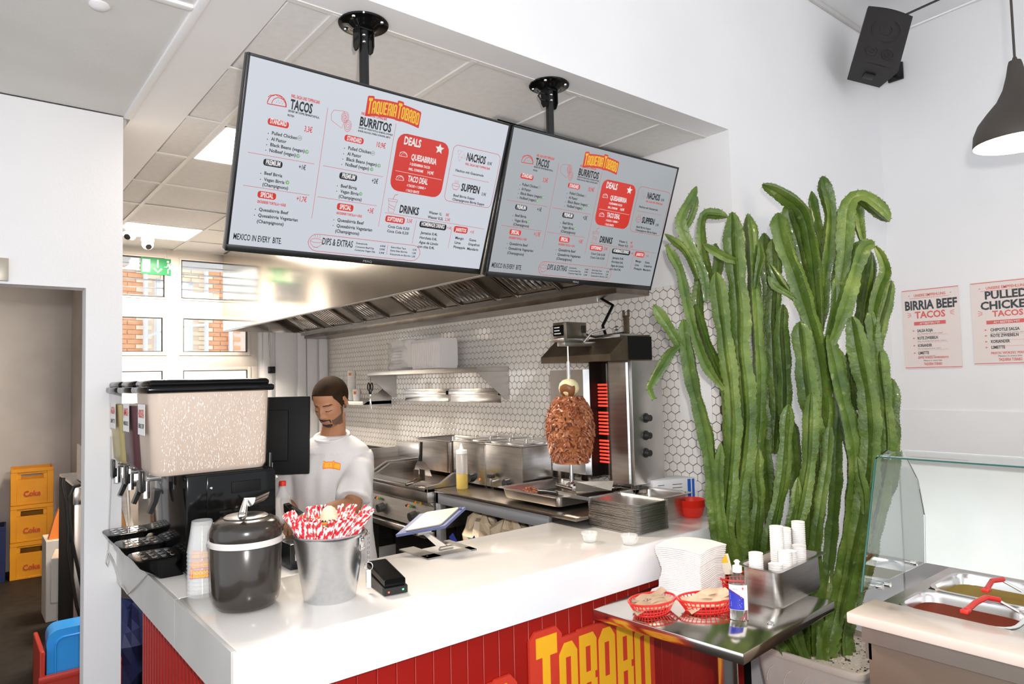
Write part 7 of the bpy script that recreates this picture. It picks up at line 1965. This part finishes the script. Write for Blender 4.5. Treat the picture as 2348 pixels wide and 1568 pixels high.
# chest logo
lp = atd(736, 1072, 2.98)-base
Ml = frame(lp-xb*.0, xb*1.0, Vector((0, 0, 1)))
hit = None
bvh_src = so
from mathutils.bvhtree import BVHTree
bv = BVHTree.FromPolygons([v.co.copy() for v in shm.vertices], [tuple(p.vertices) for p in shm.polygons])
la, lbk = MB(), MB()
class OnShirt:
    def __init__(s, o, x, y, n): s.o, s.x, s.y, s.n = o, x, y, n
    def __matmul__(s, v):
        p = s.o+s.x*v.x+s.y*v.y-s.n*.4
        h = bv.ray_cast(p, s.n)
        return (h[0] if h[0] else p)-s.n*(.0012+v.z)
org = lp-xb*.038-Vector((0, 0, .014)) 
logo(la, lbk, OnShirt(org, (xb+Vector((0, 0, -.10))).normalized(), Vector((0, 0, 1)), -fb), 0, 0, .078, .030, .0, .0016, arc=.5, grow=.4)
mat('print_orange', (.85, .16, .02), .6)
lbk.build('print_backing', 'print_orange', so, fix=False); la.build('print', 'yellow', so, fix=False)
# trousers, watch
tr = MB()
tr.loft([ringe(ctr, .175, .125, .70), ringe(ctr, .185, .13, .90), ringe(ctr, .175, .125, 1.0)])
for hp_ in (hipL, hipR): tr.tube([hp_, Vector((hp_.x, hp_.y, .5)), Vector((hp_.x, hp_.y, .08))], [.105, .085, .075], 18)
tm_ = remeshed(tr, .012, 4, 'trousers'); tm_.materials.append(MATS['trousers'])
to = bpy.data.objects.new('trousers', tm_); COL.objects.link(to); to.parent = pt
for hp_ in (hipL, hipR):
    q = MB(); c = Vector((hp_.x, hp_.y, 0)); q.rbox((-.045, -.09, 0), (.045, .19, .075), .03, 3, M=Matrix((-xb, fb, Vector((0, 0, 1)))).transposed().to_4x4() if False else Matrix.Translation(c) @ Matrix((xb, fb, Vector((0, 0, 1)))).transposed().to_4x4()); q.build('shoe', 'black_matte', pt)
q = MB(); dw = (hL-wrL).normalized(); q.tube([wrL-dw*.030, wrL-dw*.010], [.034, .033], 18, cap=False); q.tube([wrL-dw*.032, wrL-dw*.008], [.0352, .034], 18); q.build('wristwatch', 'black_plastic', pt)
# black handheld in front of the hands
a0, a1, a2, a3 = atd(650, 1155, 2.86), atd(662, 1152, 2.9), atd(722, 1192, 2.86), atd(706, 1206, 2.80)
t = thing('handheld_reader', 'black handheld device held by the worker over the counter', 'device', a3)
q = MB(); q.prism([a0-a3, a1-a3, a2-a3, a3-a3], Vector((.004, .006, -.035))); q.build('housing', 'black_matte', t)
q = MB(); nn = (a1-a0).cross(a3-a0).normalized(); nn = nn if nn.z > 0 else -nn
ct_ = (a0+a1+a2+a3)/4-a3
q.add([ct_+(p-a3-ct_)*.8+nn*.001 for p in (a0, a1, a2, a3)], [(0, 1, 2, 3)], False); q.build('display', 'black_gloss', t)
# ------------------------------------------------------------------ store corner through the doorway
mat('crate_yellow', (.78, .32, .005), .45, var=(.70, .26, .004), vscale=6)
mat('crate_red_print', (.55, .06, .02), .5)
mat('crate_blue', (.008, .015, .075), .6)
mat('crate_red', (.42, .03, .015), .45)
mat('lid_blue', (.02, .26, .68), .35)
mat('carton_white', (.66, .62, .60), .8, var=(.60, .56, .52), vscale=4)
mat('carton_brown', (.52, .40, .30), .85)
cL, cR = at(24, 1331, 'Z', 0), at(101, 1325, 'Z', 0)
cw = .33; chh = .335
xc = Vector((1, -.05, 0)).normalized()
def crate(label, loc, rz, w, d, h, m_, text=None, group=None):
    t = thing('drinks_crate', label, 'crate', loc, rz, group)
    q = MB()
    th = .012
    # front wall with a handle opening
    def wall(o, ux, L_):
        F = frame(o, ux, (0, 0, 1)) 
        x0_, x1_ = L_*.24, L_*.76; z0_, z1_ = h*.70, h*.84
        q.rbox((0, 0, 0), (L_, z0_, th), .003, 1, M=F); q.rbox((0, z1_, 0), (L_, h, th), .003, 1, M=F)
        q.rbox((0, z0_, 0), (x0_, z1_, th), .002, 1, M=F); q.rbox((x1_, z0_, 0), (L_, z1_, th), .002, 1, M=F)
    wall((0, .012, 0), (1, 0, 0), w); wall((w, d-.012, 0), (-1, 0, 0), w); wall((.012, d, 0), (0, -1, 0), d); wall((w-.012, 0, 0), (0, 1, 0), d)
    q.box((.01, .01, 0), (w-.01, d-.01, .012)); q.build('shell', m_, t)
    q = MB()
    for x in (0, w-.05): q.rbox((x, -.006, 0), (x+.05, .004, h), .003, 1)
    q.rbox((0, -.008, h-.035), (w, .002, h), .003, 1); q.rbox((0, -.005, 0), (w, .002, .02), .003, 1); q.build('frame_rib', m_, t)
    if text:
        M = frame((0, -.0035, 0), (1, 0, 0), (0, 0, 1))
        q = MB(); put_text(q, text, M, w*.30, h*.24, w*.40, h*.15, .03, .004); q.build('lettering', 'crate_red_print', t)
    return t
rzc = R_(-3)
pos = cL
for k in range(3):
    crate(['bottom yellow crate of the stack of three, standing on the floor', 'middle yellow crate of the stack of three', 'top yellow crate of the stack of three, open and empty'][k], (pos.x-.01, pos.y-.02, k*(chh+.002)), rzc, cw, .30, chh, 'crate_yellow', 'Coke', 'yellow crates')
crate('dark blue crate left of the yellow crate stack', (pos.x-.37, pos.y-.02, 0), rzc, .33, .30, .50, 'crate_blue')
for k in range(5):
    tag(MB().lathe([(0, 0), (.03, 0), (.032, .01), (.032, .15), (.013, .22), (.013, .26), (0, .262)], n=14).build('drink_bottle', 'juice_dark' if k % 2 else 'red', loc=(pos.x-.20+.05*(k % 3), pos.y+.08+.08*(k//3), .30)), ['dark bottle', 'red topped bottle', 'second dark bottle', 'small red bottle', 'rear bottle'][k]+' standing in the dark blue crate', 'bottle', 'bottles in the blue crate')
# cartons on the right side of the opening
def carton(label, px, py, yy, w, d, h, rz=0, z=None, window=False):
    p = at(px, py, 'Y', yy)
    t = thing('carton', label, 'box', (p.x, yy, p.z if z is None else z), rz)
    q = MB(); q.rbox((0, 0, 0), (w, d, h), .004, 1); q.build('box', 'carton_white', t)
    q = MB(); q.box((0.004, 0.004, h), (w-.004, d-.004, h+.001)); q.box((w*.48, .002, h+.001), (w*.52, d-.002, h+.002)); q.build('tape', 'carton_brown', t)
    if window:
        q = MB(); q.prism([(w*a, -.001, h*b) for a, b in ((.25, .45), (.42, .72), (.75, .68), (.82, .42), (.55, .30))], (0, -.003, 0)); q.build('torn_opening', 'wood_brown', t)
    return t
carton('lowest white carton on the store floor', 130, 1440, 5.9, .36, .35, .24, R_(-8), z=0)
carton('white carton with a torn window, on top of the lowest carton', 116, 1345, 5.88, .38, .33, .31, R_(-10), z=.243, window=True)
carton('small grey carton at the back of the carton pile', 106, 1230, 6.3, .26, .30, .60, R_(0), z=0)
# orange pack on the cartons
p = at(128, 1212, 'Y', 6.3)
t = thing('cleaner_bottle', 'orange wedge shaped pack standing on the rear carton', 'bottle', (p.x-.04, 6.35, .602))
q = MB(); q.loft([[Vector(v) for v in ((0, 0, 0), (.16, 0, 0), (.16, .08, 0), (0, .08, 0))], [Vector(v) for v in ((.04, .0, .16), (.17, 0, .16), (.17, .07, .16), (.04, .07, .16))], [Vector(v) for v in ((.08, .02, .26), (.12, .02, .26), (.12, .05, .26), (.08, .05, .26))]]); q.build('pack', 'orange_print', t)
q = MB(); q.prism([(.08, -.002, .05), (.155, -.002, .05), (.155, -.002, .16), (.10, -.002, .18)], (0, -.002, 0)); q.build('label', 'paper', t)
# steel refrigerator bench seen edge on
x_ = at(152, 1300, 'Y', 5.1).x
t = thing('fridge_bench', 'dark edged steel refrigerator bench behind the partition', 'refrigerator', (x_+.0, 4.75, 0))
q = MB(); q.rbox((0, 0, .03), (.40, .75, 1.16), .006); q.build('body', 'black_matte', t)
q = MB(); q.rbox((-.004, -.012, .05), (.40, 0, 1.14), .004); q.build('door', 'steel_warm', t)
q = MB(); q.rbox((-.006, -.016, 1.07), (.05, .02, 1.17), .003); q.rbox((0, 0, 1.165), (.40, .75, 1.18), .003); q.build('edge', 'steel_bright', t)
t = thing('steel_bin', 'tall narrow steel container on the refrigerator bench', 'container', (x_+.045, 4.85, 1.181))
q = MB(); q.loft([[Vector((a, b_, z)) for a, b_ in ((.0, .0), (.20, 0), (.20, .20), (0, .20))] for z in (0, .22)], cap=False, smooth=False); q.box((0, 0, 0), (.2, .2, .004)); q.build('body', 'steel', t)
q = MB(); q.rbox((.12, -.02, 0), (.17, .22, .25), .004); q.build('insert', 'cabinet_dark', t)
t = thing('power_cable', 'long black cable looping down in front of the refrigerator bench', 'cable', (x_, 4.70, .05))
cb = lambda px, py, y=4.70: at(px, py, 'Y', y)-Vector((x_, 4.70, .05))
q = MB(); q.tube([cb(146, 1095), cb(144, 1110), cb(152, 1150), cb(158, 1210), cb(156, 1260), cb(164, 1320), cb(176, 1390), cb(190, 1432)], .009, 8)
q.tube([cb(185, 1112), cb(170, 1116), cb(159, 1140), cb(158, 1180), cb(165, 1240), cb(180, 1310), cb(192, 1370)], .009, 8); q.build('cable', 'black_plastic', t)
q = MB(); v = cb(196, 1440); q.rbox((v.x-.05, v.y-.03, v.z-.05), (v.x+.05, v.y+.03, v.z+.05), .01); q.build('plug', 'black_plastic', t)
# red crate with blue lid box in the foreground
p0_ = at(84, 1555, 'Y', 4.25)
t = thing('red_crate', 'red open crate near the doorway holding a blue box', 'crate', (p0_.x, 4.10, 0))
zt_ = at(130, 1545, 'Y', 4.10).z
q = MB()
for a, c in (((0, 0, 0), (.33, .02, zt_)), ((0, .0, 0), (.02, .36, zt_+.12)), ((.31, 0, 0), (.33, .36, zt_)), ((0, .34, 0), (.33, .36, zt_))): q.rbox(a, c, .004, 1)
q.box((0, 0, 0), (.33, .36, .02)); q.build('shell', 'crate_red', t)
q = MB(); q.rbox((-.006, -.01, zt_-.03), (.336, .006, zt_), .004); q.rbox((-.006, -.01, zt_-.14), (.336, .004, zt_-.11), .004); q.build('rim', 'crate_red', t)
lt = at(105, 1436, 'Y', 4.18); lr_ = at(215, 1435, 'Y', 4.18)
t = thing('blue_box', 'bright blue plastic box with rounded lid standing in the red crate', 'box', (p0_.x+.02, 4.13, .021))
zb_ = lt.z-.045
q = MB(); q.loft([[Vector((a, y, b_)) for a, b_ in rrect(.02, 0, .28, zb_, .05, 5)] for y in (.03, .19)]); q.build('body', 'lid_blue', t)
q = MB(); q.loft([[Vector((a, y, b_)) for a, b_ in rrect(.01, 0, .285, zb_+.01, .055, 5)] for y in (.0, .03)]); q.build('lid', 'lid_blue', t)
q = MB(); q.tube([Vector((a, -.002, b_)) for a, b_ in rrect(.045, .04, .26, zb_-.03, .04, 5)]+[Vector((.26, -.002, zb_-.07))], .006, 6); q.build('lid_groove', 'lid_blue', t)
# things under the left end of the counter
t = thing('blue_bin', 'dark blue bag on the floor between partition and counter', 'bag', (.84, 4.62, 0))
q = MB(); crumpled(q, (0, 0, .22), (.13, .12, .26), 5); q.build('bag', 'crate_blue', t)
crate('red crate on the floor behind the partition edge', (.60, 4.34, 0), 0, .14, .30, .28, 'crate_red')
# smoke detector and ceiling spot
p = at(228, 14, 'Z', Hc)
tag(MB().lathe([(0, 0), (.030, 0), (.032, -.006), (.018, -.016), (0, -.017)], n=24).build('ceiling_spot', 'white_paint', loc=(p.x, p.y, Hc+.006)), 'small round white fitting on the old plaster ceiling, top left', 'ceiling fitting')
# switch plate on the partition
p = at(5, 618, 'Y', Yp)
tag(MB().rbox((-.03, -.012, -.05), (.022, 0, .05), .003).build('door_sensor', 'tablet_back', loc=(p.x, Yp, p.z)), 'small grey plate on the partition above the doorway, at the left edge', 'plate')
